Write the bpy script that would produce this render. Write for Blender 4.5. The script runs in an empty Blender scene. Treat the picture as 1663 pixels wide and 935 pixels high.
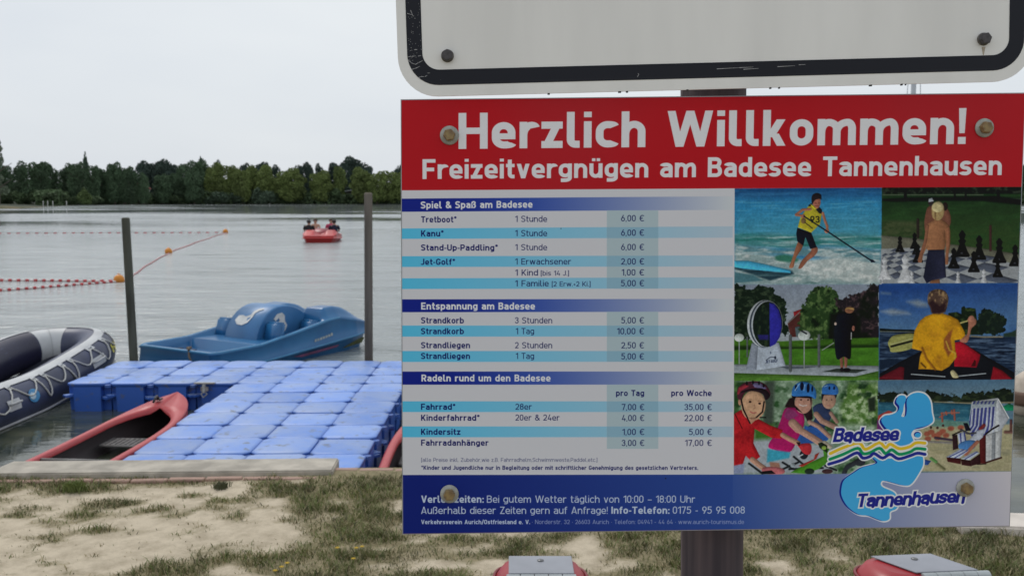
import bpy, bmesh, math, random
import numpy as np
from mathutils import Vector, Matrix
SC = bpy.context.scene
COL = SC.collection
# ------------------------------------------------------------------ camera
PITCH = 0.0967
cam = bpy.data.cameras.new('camera'); cam_ob = bpy.data.objects.new('camera', cam); COL.objects.link(cam_ob)
cam_ob.location = (0, 0, 1.6); cam_ob.rotation_euler = (math.pi/2-PITCH, 0, 0)
cam.sensor_width = 36; cam.lens = 36*1500/1663; cam.clip_start = .05; cam.clip_end = 5000
cam.dof.use_dof = True; cam.dof.focus_distance = 1.27; cam.dof.aperture_fstop = 15
SC.camera = cam_ob
# ------------------------------------------------------------------ sky and sun
world = bpy.data.worlds.new('World'); SC.world = world; world.use_nodes = True
nt = world.node_tree; N = nt.nodes; LK = nt.links
SUN_EL, SUN_AZ = math.radians(52), math.radians(-35)
bg = N['Background']
sky = N.new('ShaderNodeTexSky'); sky.sky_type = 'NISHITA'; sky.sun_disc = False
sky.sun_elevation = SUN_EL; sky.sun_rotation = SUN_AZ; sky.air_density = 1.0; sky.dust_density = 3
sc_ = N.new('ShaderNodeVectorMath'); sc_.operation = 'SCALE'; sc_.inputs['Scale'].default_value = .075
LK.new(sky.outputs[0], sc_.inputs[0])
tc = N.new('ShaderNodeTexCoord'); mp = N.new('ShaderNodeMapping'); mp.inputs['Scale'].default_value = (1, 1, 3.2)
ns = N.new('ShaderNodeTexNoise'); ns.inputs['Scale'].default_value = 1.6; ns.inputs['Detail'].default_value = 4; ns.inputs['Roughness'].default_value = .5
LK.new(tc.outputs['Generated'], mp.inputs[0]); LK.new(mp.outputs[0], ns.inputs['Vector'])
cr = N.new('ShaderNodeValToRGB'); cr.color_ramp.elements[0].position = .3; cr.color_ramp.elements[0].color = (.68, .735, .81, 1)
cr.color_ramp.elements[1].position = .72; cr.color_ramp.elements[1].color = (.84, .88, .91, 1)
LK.new(ns.outputs['Fac'], cr.inputs[0])
mx = N.new('ShaderNodeMix'); mx.data_type = 'RGBA'; mx.inputs['Factor'].default_value = .9
LK.new(sc_.outputs[0], mx.inputs['A']); LK.new(cr.outputs[0], mx.inputs['B']); LK.new(mx.outputs['Result'], bg.inputs['Color'])
bg.inputs['Strength'].default_value = 1.0
sun = bpy.data.lights.new('sun', 'SUN'); sun.energy = 1.1; sun.angle = math.radians(16); sun.color = (1, .96, .9)
sun_ob = bpy.data.objects.new('sun', sun); COL.objects.link(sun_ob)
d = Vector((math.sin(SUN_AZ)*math.cos(SUN_EL), math.cos(SUN_AZ)*math.cos(SUN_EL), math.sin(SUN_EL)))
sun_ob.rotation_euler = d.to_track_quat('Z', 'Y').to_euler()
SC.view_settings.view_transform = 'Standard'; SC.view_settings.look = 'None'
SC.view_settings.exposure = 0; SC.view_settings.gamma = 1
WATER = -.89
R_ = random.Random(11)
# ------------------------------------------------------------------ helpers
def lin(c): return tuple(((v/255/12.92) if v/255 <= .04045 else ((v/255+.055)/1.055)**2.4) for v in c)
MATS = {}
def mat(name, col, rough=.5, var=.0, scale=6, bump=0, bscale=40, metal=0, spec=.5, col2=None, stretch=None, lo=.35, hi=.65):
    if name in MATS: return MATS[name]
    m = bpy.data.materials.new(name); m.use_nodes = True; n = m.node_tree.nodes; l = m.node_tree.links
    b = n['Principled BSDF']; b.inputs['Roughness'].default_value = rough; b.inputs['Metallic'].default_value = metal
    b.inputs['Specular IOR Level'].default_value = spec; b.inputs['Base Color'].default_value = (*col, 1)
    t = n.new('ShaderNodeTexCoord'); v = t.outputs['Object']
    if stretch:
        mm = n.new('ShaderNodeMapping'); mm.inputs['Scale'].default_value = stretch; l.new(v, mm.inputs[0]); v = mm.outputs[0]
    x = n.new('ShaderNodeTexNoise'); x.inputs['Scale'].default_value = scale; x.inputs['Detail'].default_value = 5; l.new(v, x.inputs['Vector'])
    r = n.new('ShaderNodeValToRGB'); c2 = col2 or tuple(c*(1-var) for c in col); c1 = col if col2 else tuple(min(1, c*(1+var)) for c in col)
    r.color_ramp.elements[0].position = lo; r.color_ramp.elements[1].position = hi
    r.color_ramp.elements[0].color = (*c1, 1); r.color_ramp.elements[1].color = (*c2, 1)
    l.new(x.outputs['Fac'], r.inputs[0]); l.new(r.outputs[0], b.inputs['Base Color'])
    if bump:
        y = n.new('ShaderNodeTexNoise'); y.inputs['Scale'].default_value = bscale; y.inputs['Detail'].default_value = 4; l.new(v, y.inputs['Vector'])
        q = n.new('ShaderNodeBump'); q.inputs['Strength'].default_value = min(1, bump*20); q.inputs['Distance'].default_value = bump; l.new(y.outputs['Fac'], q.inputs['Height']); l.new(q.outputs[0], b.inputs['Normal'])
    MATS[name] = m; return m
def link(o, parent=None):
    COL.objects.link(o)
    if parent: o.parent = parent
    return o
def mesh(name, verts, faces, m, parent=None, smooth=False):
    me = bpy.data.meshes.new(name); me.from_pydata([tuple(v) for v in verts], [], faces)
    if m: me.materials.append(m)
    if smooth: me.shade_smooth()
    me.update(); return link(bpy.data.objects.new(name, me), parent)
def bmo(name, bm, m, parent=None, smooth=False):
    bmesh.ops.recalc_face_normals(bm, faces=bm.faces[:])
    me = bpy.data.meshes.new(name); bm.to_mesh(me); bm.free()
    if m: me.materials.append(m)
    if smooth: me.shade_smooth()
    return link(bpy.data.objects.new(name, me), parent)
def tag(o, label=None, cat=None, group=None, kind=None):
    if label: o['label'] = label
    if cat: o['category'] = cat
    if group: o['group'] = group
    if kind: o['kind'] = kind
    return o
def empty(name, loc=(0, 0, 0), rz=0):
    o = bpy.data.objects.new(name, None); o.empty_display_size = .1; COL.objects.link(o); o.location = loc; o.rotation_euler = (0, 0, rz); return o
def copy_tree(o, parent=None):
    c = o.copy(); link(c, parent)
    for ch in list(o.children): copy_tree(ch, c)
    return c
def add_box(bm, x0, x1, y0, y1, z0, z1, M=None, bev=0):
    vs = [bm.verts.new((x, y, z)) for x in (x0, x1) for y in (y0, y1) for z in (z0, z1)]
    fs = [bm.faces.new([vs[i] for i in f]) for f in ((0, 1, 3, 2), (4, 6, 7, 5), (0, 4, 5, 1), (2, 3, 7, 6), (0, 2, 6, 4), (1, 5, 7, 3))]
    if bev:
        es = list({e for f in fs for e in f.edges}); bmesh.ops.bevel(bm, geom=es, offset=bev, segments=2, affect='EDGES')
        if M: pass
    if M:
        for v in vs:
            if v.is_valid: v.co = M @ v.co
    return vs
def tube_geo(path, rad, n=8, cap=True, squash=1.0):
    """a swept tube; rad is a number or one radius per point"""
    P = [Vector(p) for p in path]; V = []; F = []; up0 = Vector((0, 0, 1))
    for i, p in enumerate(P):
        t = (P[min(i+1, len(P)-1)]-P[max(i-1, 0)]).normalized()
        a = t.cross(up0)
        if a.length < .05: a = t.cross(Vector((0, 1, 0)))
        a.normalize(); b = a.cross(t).normalized(); r = rad[i] if hasattr(rad, '__len__') else rad
        for k in range(n):
            th = k*math.tau/n; V.append(p+a*math.cos(th)*r+b*math.sin(th)*r*squash)
    for i in range(len(P)-1):
        for k in range(n):
            q = (k+1) % n; F.append((i*n+k, i*n+q, (i+1)*n+q, (i+1)*n+k))
    if cap: F.append(tuple(range(n))[::-1]); F.append(tuple(range((len(P)-1)*n, len(P)*n)))
    return V, F
def tube(name, path, rad, m, parent=None, n=8, cap=True, smooth=True, squash=1.0):
    V, F = tube_geo(path, rad, n, cap, squash); return mesh(name, V, F, m, parent, smooth)
class Geo:
    def __init__(s): s.v = []; s.f = []
    def add(s, V, F): k = len(s.v); s.v += [tuple(q) for q in V]; s.f += [tuple(i+k for i in f) for f in F]
    def tube(s, *a, **k): s.add(*tube_geo(*a, **k))
    def box(s, x0, x1, y0, y1, z0, z1, M=None):
        V = [Vector((x, y, z)) for x in (x0, x1) for y in (y0, y1) for z in (z0, z1)]
        if M: V = [M @ v for v in V]
        s.add(V, [(0, 1, 3, 2), (4, 6, 7, 5), (0, 4, 5, 1), (2, 3, 7, 6), (0, 2, 6, 4), (1, 5, 7, 3)])
    def build(s, name, m, parent=None, smooth=False): return mesh(name, s.v, s.f, m, parent, smooth)
def lathe(name, prof, m, parent=None, n=24, axis='z', loc=(0, 0, 0)):
    V = []; F = []
    for r, z in prof:
        for k in range(n):
            t = k*math.tau/n; p = (r*math.cos(t), r*math.sin(t), z)
            if axis == 'y': p = (p[0], -p[2], p[1])
            V.append((p[0]+loc[0], p[1]+loc[1], p[2]+loc[2]))
    for i in range(len(prof)-1):
        for k in range(n): q = (k+1) % n; F.append((i*n+k, i*n+q, (i+1)*n+q, (i+1)*n+k))
    F.append(tuple(range(n))[::-1]); F.append(tuple(range((len(prof)-1)*n, len(prof)*n)))
    return mesh(name, V, F, m, parent, True)
def vnoise(seed=0):
    r = np.random.default_rng(seed); T = r.random((128, 128))
    def f(x, y, s=1.0, oct=3):
        x = np.asarray(x, float)/s; y = np.asarray(y, float)/s; o = 0; a = 1; tot = 0
        for k in range(oct):
            i = np.floor(x).astype(int); j = np.floor(y).astype(int); u = x-i; v = y-j; u = u*u*(3-2*u); v = v*v*(3-2*v)
            i %= 128; j %= 128; i2 = (i+1) % 128; j2 = (j+1) % 128
            o = o+a*((T[j, i]*(1-u)+T[j, i2]*u)*(1-v)+(T[j2, i]*(1-u)+T[j2, i2]*u)*v); tot += a; a *= .5; x = x*2.03+5.1; y = y*2.03+1.7
        return o/tot
    return f
NZ = vnoise(3)
def sstep(a, b, x): t = np.clip((np.asarray(x, float)-a)/(b-a), 0, 1); return t*t*(3-2*t)
GAIN = 2.02
TREES = [(-113.5,205.0,14.7,2.3,'birch'),
(-197.4,361.4,15.5,3.4,'dark'),
(-187.8,352.8,14.6,3.0,'dark'),
(-172.6,330.7,16.1,3.7,'dark'),
(-168.7,332.1,16.1,3.3,'dark'),
(-172.3,345.0,15.4,3.2,'dark'),
(-176.1,361.4,14.3,2.6,'dark'),
(-162.6,342.8,15.8,3.2,'dark'),
(-157.1,335.7,16.3,2.9,'dark'),
(-161.2,352.1,18.8,1.9,'spire'),
(-156.1,345.0,15.8,2.8,'dark'),
(-155.9,351.4,14.2,3.0,'dark'),
(-153.1,352.8,14.2,2.8,'dark'),
(-150.0,350.7,15.8,3.0,'dark'),
(-146.8,352.1,15.1,3.0,'dark'),
(-145.1,352.0,14.9,3.1,'dark'),
(-167.5,421.4,19.6,4.5,'oak'),
(-164.4,427.8,20.4,4.5,'oak'),
(-157.8,420.7,20.4,4.8,'oak'),
(-152.7,417.1,17.5,3.3,'oak'),
(-134.0,380.0,17.4,4.1,'dark'),
(-130.6,386.4,18.4,4.4,'dark'),
(-129.3,386.8,18.9,1.8,'spire'),
(-129.0,390.7,17.1,2.3,'dark'),
(-140.5,354.1,12.9,2.3,'dark'),
(-140.2,372.0,11.8,3.5,'dark'),
(-135.6,376.4,13.6,3.0,'dark'),
(-128.3,374.8,13.7,3.5,'dark'),
(-124.1,385.7,17.4,3.6,'olive'),
(-118.9,385.1,17.6,3.8,'olive'),
(-114.4,385.0,16.4,3.3,'olive'),
(-136.0,431.4,20.3,2.3,'oak'),
(-124.3,432.8,20.0,2.3,'oak'),
(-110.5,380.7,15.2,3.5,'olive'),
(-107.8,387.1,16.6,3.9,'olive'),
(-102.2,385.0,16.4,4.4,'olive'),
(-117.0,431.4,19.5,5.2,'oak'),
(-111.3,432.8,18.0,3.4,'oak'),
(-90.6,382.7,15.3,5.6,'olive'),
(-97.1,432.1,19.2,4.3,'oak'),
(-92.3,425.0,17.6,2.6,'oak'),
(-95.7,385.4,12.8,3.6,'olive'),
(-79.0,384.8,14.3,4.3,'olive'),
(-87.5,425.7,18.4,2.6,'oak'),
(-82.0,432.1,20.0,4.3,'oak'),
(-72.3,430.0,22.0,5.7,'oak'),
(-75.7,426.4,19.8,3.4,'oak'),
(-71.7,386.8,15.6,3.3,'tall'),
(-61.4,383.7,15.3,4.6,'olive'),
(-65.4,422.1,17.1,3.4,'oak'),
(-55.5,382.0,13.8,4.1,'olive'),
(-50.7,385.4,13.8,4.1,'olive'),
(-52.2,432.8,19.2,3.4,'oak'),
(-45.1,384.7,14.6,4.4,'olive'),
(-146.8,320.1,6.4,2.3,'bushg'),
(-152.6,322.0,3.5,1.7,'bush'),
(-148.7,331.4,3.5,2.6,'bush'),
(-152.1,328.8,4.4,2.0,'bush'),
(-157.2,318.7,3.9,3.0,'bush'),
(-151.6,362.1,6.2,3.4,'bush'),
(-146.4,358.0,4.6,2.9,'bush'),
(-144.5,367.4,4.6,3.2,'bush'),
(-139.7,372.8,6.1,3.5,'bush'),
(-134.3,374.7,4.7,3.5,'bush'),
(-123.7,380.1,5.4,4.3,'bushb'),
(-118.0,379.0,5.7,3.8,'bushb'),
(-113.2,381.4,5.7,3.8,'bushb'),
(-107.4,382.8,7.5,4.3,'bushb'),
(-102.4,380.7,7.2,3.8,'bushb'),
(-99.1,381.1,6.2,3.0,'bushb'),
(-95.6,384.0,5.7,3.8,'bush'),
(-88.4,387.4,6.8,4.6,'bush'),
(-81.7,388.8,7.3,4.4,'bush'),
(-75.1,386.7,6.8,4.1,'bush'),
(-69.5,388.1,4.7,4.1,'bush'),
(-62.3,386.0,4.2,4.4,'bush'),
(-55.4,387.4,6.3,4.4,'bush'),
(-47.7,388.8,6.5,4.4,'bush'),
(-179.7,330.7,5.7,3.5,'bush'),
(-171.4,327.1,5.2,3.5,'bush'),
(-164.7,322.0,5.6,3.4,'bush'),
(-152.3,351.4,5.4,2.8,'bush'),
(-42.2,393.4,16.6,4.0,'olive'),
(-39.4,382.7,6.0,4.1,'bush'),
(-38.2,398.5,17.8,4.2,'dark'),
(-34.9,382.0,6.0,4.1,'bush'),
(-31.4,388.4,16.5,4.3,'dark'),
(-29.0,384.8,6.0,4.1,'bush'),
(-27.4,397.6,17.9,4.1,'olive'),
(-24.4,384.1,6.0,4.1,'bush'),
(-20.7,387.2,15.5,3.9,'dark'),
(-18.4,383.4,6.0,4.1,'bush'),
(-14.8,396.9,15.7,3.8,'dark'),
(-12.4,382.7,6.0,4.1,'bush'),
(-9.1,385.7,16.3,3.9,'dark'),
(-7.0,382.0,6.0,4.1,'bush'),
(-3.0,399.8,15.3,4.8,'olive'),
(-0.9,384.8,6.0,4.1,'bush'),
(2.6,390.2,15.5,4.7,'oak'),
(4.6,384.1,6.0,4.1,'bush'),
(8.2,387.5,18.5,4.2,'oak'),
(10.1,383.4,6.0,4.1,'bush'),
(14.4,396.1,17.7,3.8,'olive'),
(16.1,382.7,6.0,4.1,'bush'),
(19.0,386.7,14.9,4.4,'dark'),
(21.0,382.0,6.0,4.1,'bush'),
(25.3,394.8,17.7,4.2,'oak'),
(26.6,384.8,6.0,4.1,'bush'),
(30.6,394.1,16.7,4.1,'dark'),
(31.8,384.1,6.0,4.1,'bush'),
(35.6,394.7,15.7,3.8,'olive'),
(36.5,383.4,6.0,4.1,'bush'),
(39.5,387.0,14.8,4.4,'oak'),
(41.4,382.7,6.0,4.1,'bush'),
(46.2,390.5,15.5,4.2,'olive'),
(47.6,382.0,6.0,4.1,'bush'),
(50.0,383.7,15.3,4.5,'dark'),
(52.1,384.8,6.0,4.1,'bush'),
(57.0,398.2,16.8,4.7,'olive'),
(57.0,384.1,6.0,4.1,'bush'),
(63.4,398.1,17.9,4.1,'oak'),
(63.0,383.4,6.0,4.1,'bush'),
(66.8,390.8,15.5,4.1,'oak'),
(67.9,382.7,6.0,4.1,'bush'),
(72.6,398.2,17.8,4.3,'dark'),
(72.2,382.0,6.0,4.1,'bush'),
(78.6,401.1,15.9,4.5,'olive'),
(77.3,384.8,6.0,4.1,'bush'),
(80.4,383.7,16.3,3.7,'olive'),
(82.5,384.1,6.0,4.1,'bush'),
(87.2,392.5,16.7,4.5,'olive'),
(87.1,383.4,6.0,4.1,'bush'),
(93.0,398.7,17.8,3.9,'dark'),
(92.1,382.7,6.0,4.1,'bush'),
(96.9,392.0,16.6,4.3,'oak'),
(97.2,382.0,6.0,4.1,'bush'),
(103.3,395.1,16.7,4.2,'oak'),
(102.5,384.8,6.0,4.1,'bush'),
(105.5,383.4,16.3,4.2,'olive'),
(107.7,384.1,6.0,4.1,'bush'),
(112.4,389.5,15.0,3.9,'oak'),
(112.5,383.4,6.0,4.1,'bush'),
(118.1,395.0,15.6,3.7,'dark'),
(117.3,382.7,6.0,4.1,'bush'),
(124.0,393.0,18.7,4.9,'olive'),
(123.6,382.0,6.0,4.1,'bush'),
(127.8,389.5,16.5,4.8,'oak'),
(128.1,384.8,6.0,4.1,'bush'),
(135.5,394.5,15.7,4.7,'oak'),
(133.8,384.1,6.0,4.1,'bush'),
(143.3,399.2,15.9,4.2,'olive'),
(139.4,383.4,6.0,4.1,'bush'),
(141.8,385.6,15.3,4.8,'oak'),
(143.9,382.7,6.0,4.1,'bush'),
(152.3,396.1,16.7,4.7,'dark'),
(150.0,382.0,6.0,4.1,'bush'),
(156.1,393.6,16.7,4.6,'olive'),
(154.5,384.8,6.0,4.1,'bush'),
(159.3,386.5,18.4,3.9,'olive'),
(160.3,384.1,6.0,4.1,'bush'),
(165.5,389.1,15.0,4.8,'olive'),
(164.9,383.4,6.0,4.1,'bush'),
(175.2,400.6,18.9,4.9,'olive'),
(170.8,382.7,6.0,4.1,'bush'),
(180.5,400.6,15.3,4.2,'olive'),
(175.5,382.0,6.0,4.1,'bush'),
(182.2,392.2,17.6,3.7,'olive'),
(180.7,384.8,6.0,4.1,'bush'),
(187.4,389.2,15.0,4.6,'olive'),
(186.7,384.1,6.0,4.1,'bush'),
(197.6,397.1,15.3,4.9,'dark'),
(192.6,383.4,6.0,4.1,'bush'),
(199.5,391.7,17.5,4.9,'olive'),
(198.6,382.7,6.0,4.1,'bush'),
(210.1,399.5,15.8,4.2,'olive'),
(204.5,382.0,6.0,4.1,'bush'),
(212.0,392.6,17.6,3.8,'dark'),
(209.6,384.8,6.0,4.1,'bush'),
(218.4,394.2,18.8,3.8,'oak'),
(214.8,384.1,6.0,4.1,'bush'),
(222.1,388.7,18.6,4.2,'oak'),
(221.0,383.4,6.0,4.1,'bush'),
(225.7,389.5,16.4,4.0,'dark'),
(225.6,382.7,6.0,4.1,'bush'),
(236.2,395.8,17.7,4.6,'olive'),
(231.9,382.0,6.0,4.1,'bush'),
(239.5,392.9,17.7,4.3,'olive'),
(236.4,384.8,6.0,4.1,'bush'),
(241.6,386.8,18.5,4.7,'dark'),
(241.8,384.1,6.0,4.1,'bush'),
(-195.7,343.5,14.9,3.7,'dark'),
(-198.7,342.3,14.8,3.6,'oak'),
(-200.2,338.9,16.8,3.6,'olive'),
(-208.5,343.0,14.8,3.7,'oak'),
(-207.0,334.9,16.6,3.6,'oak'),
(-222.3,349.7,15.1,3.7,'oak'),
(-219.6,340.1,16.9,3.6,'dark'),
(-227.5,346.3,14.9,3.7,'dark'),
(-226.7,336.4,14.6,3.6,'dark'),
(-235.0,343.6,17.0,3.6,'dark'),
(-240.2,342.4,17.1,3.7,'olive'),
(-241.7,339.5,15.5,3.6,'dark')]
# ------------------------------------------------------------------ ground
def quay_y(x):                                   # where the land ends: a straight quay, then a nearer edge to the right
    return np.where(x < 1.55, 5.40+.012*x, 4.52-.11*(x-2.5))
def grass_amount(x, y):
    x = np.asarray(x, float); y = np.asarray(y, float)
    big = NZ(x+7, y*1.2, .62, 3); fine = NZ(x*1.0+31, y*1.5, .16, 3)
    g = sstep(-1.75, -.55, x+.22*(4.6-y))*.62 + sstep(4.9, 5.2, y)*.30 + sstep(4.75, 5.1, y)*sstep(-1.5, -.9, x)*.35 + sstep(-2.0, -3.0, x+.5*(4.3-y))*.34
    sandy = np.exp(-((x+.0)**2/.30+(y-4.05)**2/.05))*.45 + np.exp(-((x-1.35)**2/.25+(y-3.95)**2/.05))*.45
    return np.clip(g+(big-.5)*1.15+(fine-.5)*1.9+.15-sandy, 0, 1)
def ground_z(x, y): return (NZ(x+3, y, .8, 3)-.5)*.035+(NZ(x, y+9, .13, 2)-.5)*.012-.012
gx = np.concatenate([[-400, -120, -60, -30, -15, -9], np.arange(-6, 6.01, .06), [9, 15, 30, 60, 120, 400]])
gt = np.concatenate([[-400, -120, -40, -12, -4, 0, 1.5, 2.6], np.arange(3.1, 5.41, .05)])
XX, TT = np.meshgrid(gx, gt)
QY = quay_y(XX); YY = np.where(TT > 3.1, 3.1+(TT-3.1)/(5.4-3.1)*(QY-3.1), TT)
near = sstep(5.42, 5.2, TT)*(np.abs(XX) < 7)*(TT > 2)
ZZ = np.where(near > 0, ground_z(XX, YY)*near, -.01)
V = np.stack([XX.ravel(), YY.ravel(), ZZ.ravel()], 1); nx = len(gx); ny = len(gt)
F = [(j*nx+i, j*nx+i+1, (j+1)*nx+i+1, (j+1)*nx+i) for j in range(ny-1) for i in range(nx-1)]
gm = bpy.data.materials.new('sandy_grass'); gm.use_nodes = True; n = gm.node_tree.nodes; l = gm.node_tree.links; b = n['Principled BSDF']
b.inputs['Roughness'].default_value = .95; b.inputs['Specular IOR Level'].default_value = .1
at = n.new('ShaderNodeAttribute'); at.attribute_name = 'grass'; tc = n.new('ShaderNodeTexCoord')
def rmp(c0, c1, p0, p1, src):
    r = n.new('ShaderNodeValToRGB'); r.color_ramp.elements[0].position = p0; r.color_ramp.elements[0].color = (*c0, 1); r.color_ramp.elements[1].position = p1; r.color_ramp.elements[1].color = (*c1, 1); l.new(src, r.inputs[0]); return r.outputs[0]
def nse(s, dt=5, rough=.6):
    x = n.new('ShaderNodeTexNoise'); x.inputs['Scale'].default_value = s; x.inputs['Detail'].default_value = dt; x.inputs['Roughness'].default_value = rough; l.new(tc.outputs['Object'], x.inputs['Vector']); return x.outputs['Fac']
def mixc(f, a, c):
    x = n.new('ShaderNodeMix'); x.data_type = 'RGBA'; l.new(f, x.inputs['Factor']); l.new(a, x.inputs['A']); l.new(c, x.inputs['B']); return x.outputs['Result']
sand = rmp((.62, .53, .40), (.44, .37, .27), .42, .66, nse(9, 8, .7)); soil = rmp((.36, .30, .19), (.19, .17, .095), .35, .65, nse(30, 6, .7))
fl = n.new('ShaderNodeMath'); fl.operation = 'MULTIPLY_ADD'; l.new(nse(55, 4), fl.inputs[0]); fl.inputs[1].default_value = .55
mm = n.new('ShaderNodeMath'); mm.operation = 'SUBTRACT'; l.new(at.outputs['Fac'], mm.inputs[0]); mm.inputs[1].default_value = .25; l.new(mm.outputs[0], fl.inputs[2])
f1 = rmp((0, 0, 0), (1, 1, 1), .14, .56, fl.outputs[0])
l.new(mixc(f1, sand, soil), b.inputs['Base Color'])
bp = n.new('ShaderNodeBump'); bp.inputs['Strength'].default_value = .8; bp.inputs['Distance'].default_value = .012; l.new(nse(60, 6, .7), bp.inputs['Height']); l.new(bp.outputs[0], b.inputs['Normal'])
g = mesh('ground', V, F, gm, smooth=True); tag(g, kind='structure')
ca = g.data.attributes.new('grass', 'FLOAT', 'POINT'); ca.data.foreach_set('value', grass_amount(XX, YY).ravel().astype(np.float32))
# quay wall below the land edge
xs = [-400, -60, -8, -4, 0, 1.549, 1.551, 3, 8, 60, 400]
V = []; F = []
for x in xs: y = float(quay_y(np.array(x))); V += [(x, y+.012, -.02), (x, y+.012, -2.2)]
for i in range(len(xs)-1): F.append((2*i, 2*i+1, 2*i+3, 2*i+2))
tag(mesh('quay_wall', V, F, mat('quay_concrete', (.16, .15, .12), .9, .3, 5, .01)), kind='structure')
# grass: curved blades, one mass
def blades(nm, area, count, seed, hmin, hmax, mats, keep):
    r = np.random.default_rng(seed); x0, x1, y0, y1 = area
    x = r.uniform(x0, x1, count); y = r.uniform(y0, y1, count); g_ = grass_amount(x, y); qy = quay_y(x)
    clump = NZ(x+2, y+4, .09, 2)
    ok = (r.random(count) < np.clip(keep(g_, clump), 0, 1)) & (y < qy-.16)
    x = x[ok]; y = y[ok]; g_ = g_[ok]; k = len(x); z = ground_z(x, y)*sstep(0, .2, qy[ok]-y)-.004
    h = r.uniform(hmin, hmax, k)*(.38+.95*g_)*(.6+.8*NZ(x+9, y, .2, 2)); th = r.uniform(0, math.tau, k); w = r.uniform(.0012, .0028, k); ln = r.uniform(.2, 1.3, k)*h; la = r.uniform(0, math.tau, k)
    ax, ay = np.cos(th)*w, np.sin(th)*w; lx, ly = np.cos(la)*ln, np.sin(la)*ln
    P = np.stack([np.stack([x-ax, y-ay, z], 1), np.stack([x+ax, y+ay, z], 1), np.stack([x+ax*.8+lx*.35, y+ay*.8+ly*.35, z+h*.6], 1), np.stack([x-ax*.8+lx*.35, y-ay*.8+ly*.35, z+h*.6], 1), np.stack([x+lx, y+ly, z+h*.95], 1)], 1).reshape(-1, 3)
    me = bpy.data.meshes.new(nm); me.vertices.add(len(P)); me.vertices.foreach_set('co', P.ravel().astype(np.float32))
    base = np.arange(k)[:, None]*5; L = np.concatenate([base+np.array([0, 1, 2, 3]), base+np.array([3, 2, 4])], 1).ravel()
    me.loops.add(len(L)); me.loops.foreach_set('vertex_index', L.astype(np.int32)); me.polygons.add(2*k)
    ls = np.empty(2*k, np.int32); ls[0::2] = np.arange(k)*7; ls[1::2] = np.arange(k)*7+4; me.polygons.foreach_set('loop_start', ls)
    mi = r.choice(len(mats), k, p=[.42, .28, .18, .12]); dry = (r.random(k) > g_*1.5) & (r.random(k) < .75); mi = np.repeat(np.where(dry, r.choice([1, 2, 2], k), mi), 2).astype(np.int32)
    for m_ in mats: me.materials.append(m_)
    me.polygons.foreach_set('material_index', mi); me.update(calc_edges=True)
    return tag(link(bpy.data.objects.new(nm, me)), 'short dry grass growing in patches on the pale sand before the quay', 'grass', kind='stuff')
GM = [mat('blade_green', (.13, .165, .042), .7, .3, 3), mat('blade_olive', (.19, .175, .075), .7, .3, 3), mat('blade_straw', (.36, .30, .17), .8, .25, 3), mat('blade_dark', (.07, .075, .035), .7, .3, 3)]
blades('grass', (-4.6, 4.6, 2.0, 5.4), 620000, 5, .010, .040, GM, lambda g_, c: np.clip(g_-.10, 0, 1)**1.1*np.where(c > .42, 1.0, .35)+.10*(c > .60)*(.25+g_))
# weeds: leafier dark tufts along the slab, one by one
def tuft(x, y, h, nb, m, label):
    G = Geo(); r = random.Random(int(x*1000))
    for k in range(nb):
        a = r.uniform(0, math.tau); l_ = r.uniform(.5, 1)*h; bx, by = r.gauss(0, h*.35), r.gauss(0, h*.3); ox, oy = math.cos(a)*l_*.5, math.sin(a)*l_*.5; w = .0022
        G.add([(bx-w, by, 0), (bx+w, by, 0), (bx+ox*.4+w, by+oy*.4, l_*.6), (bx+ox*.4-w, by+oy*.4, l_*.6), (bx+ox, by+oy, l_*.9)], [(0, 1, 2, 3), (3, 2, 4)])
    o = G.build('grass_tuft', m); o.location = (x, y, -.01); tag(o, label, 'grass tuft')
tuft(-2.42, 4.98, .075, 170, GM[0], 'dark green grass tuft left of centre against the concrete slab')
tuft(-1.62, 5.02, .05, 110, GM[3], 'low dark grass tuft against the middle of the concrete slab')
# yellow flowers
fm = mat('petal_yellow', (.62, .42, .03), .6, .15, 20); stm = GM[0]
fl0 = None
FLOW = [(-.704, 4.018, 'small yellow flower, farther left of the pair near the sign corner'), (-.677, 4.04, 'small yellow flower closest to the sign corner'), (-.79, 4.02, 'small yellow flower standing alone left of the pair'), (-.69, 3.90, 'small yellow flower lowest of those by the sign corner'), (-.999, 3.77, 'small yellow flower nearest the bottom edge of the photo'), (-.984, 3.81, 'small yellow flower in the middle of the lower left three'), (-.972, 3.85, 'small yellow flower at the top of the lower left three')]
for x, y, lb in FLOW:
    if fl0 is None:
        fl0 = empty('yellow_flower', (x, y, -.005)); tube('stem', [(0, 0, 0), (.003, 0, .02), (.004, .002, .042)], .0012, stm, fl0, 5)
        G = Geo()
        for k in range(12):
            a = k*math.tau/12; c, s = math.cos(a), math.sin(a); G.add([(.004, .002, .042), (.004+c*.006-s*.003, .002+s*.006+c*.003, .045), (.004+c*.012, .002+s*.012, .043+.002*(k % 2)), (.004+c*.006+s*.003, .002+s*.006-c*.003, .045)], [(0, 1, 2, 3)])
        G.build('petals', fm, fl0); f_ = fl0
    else: f_ = copy_tree(fl0); f_.location = (x, y, -.005); f_.rotation_euler.z = x*40
    tag(f_, lb, 'flower', 'small yellow flowers in the grass')
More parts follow.
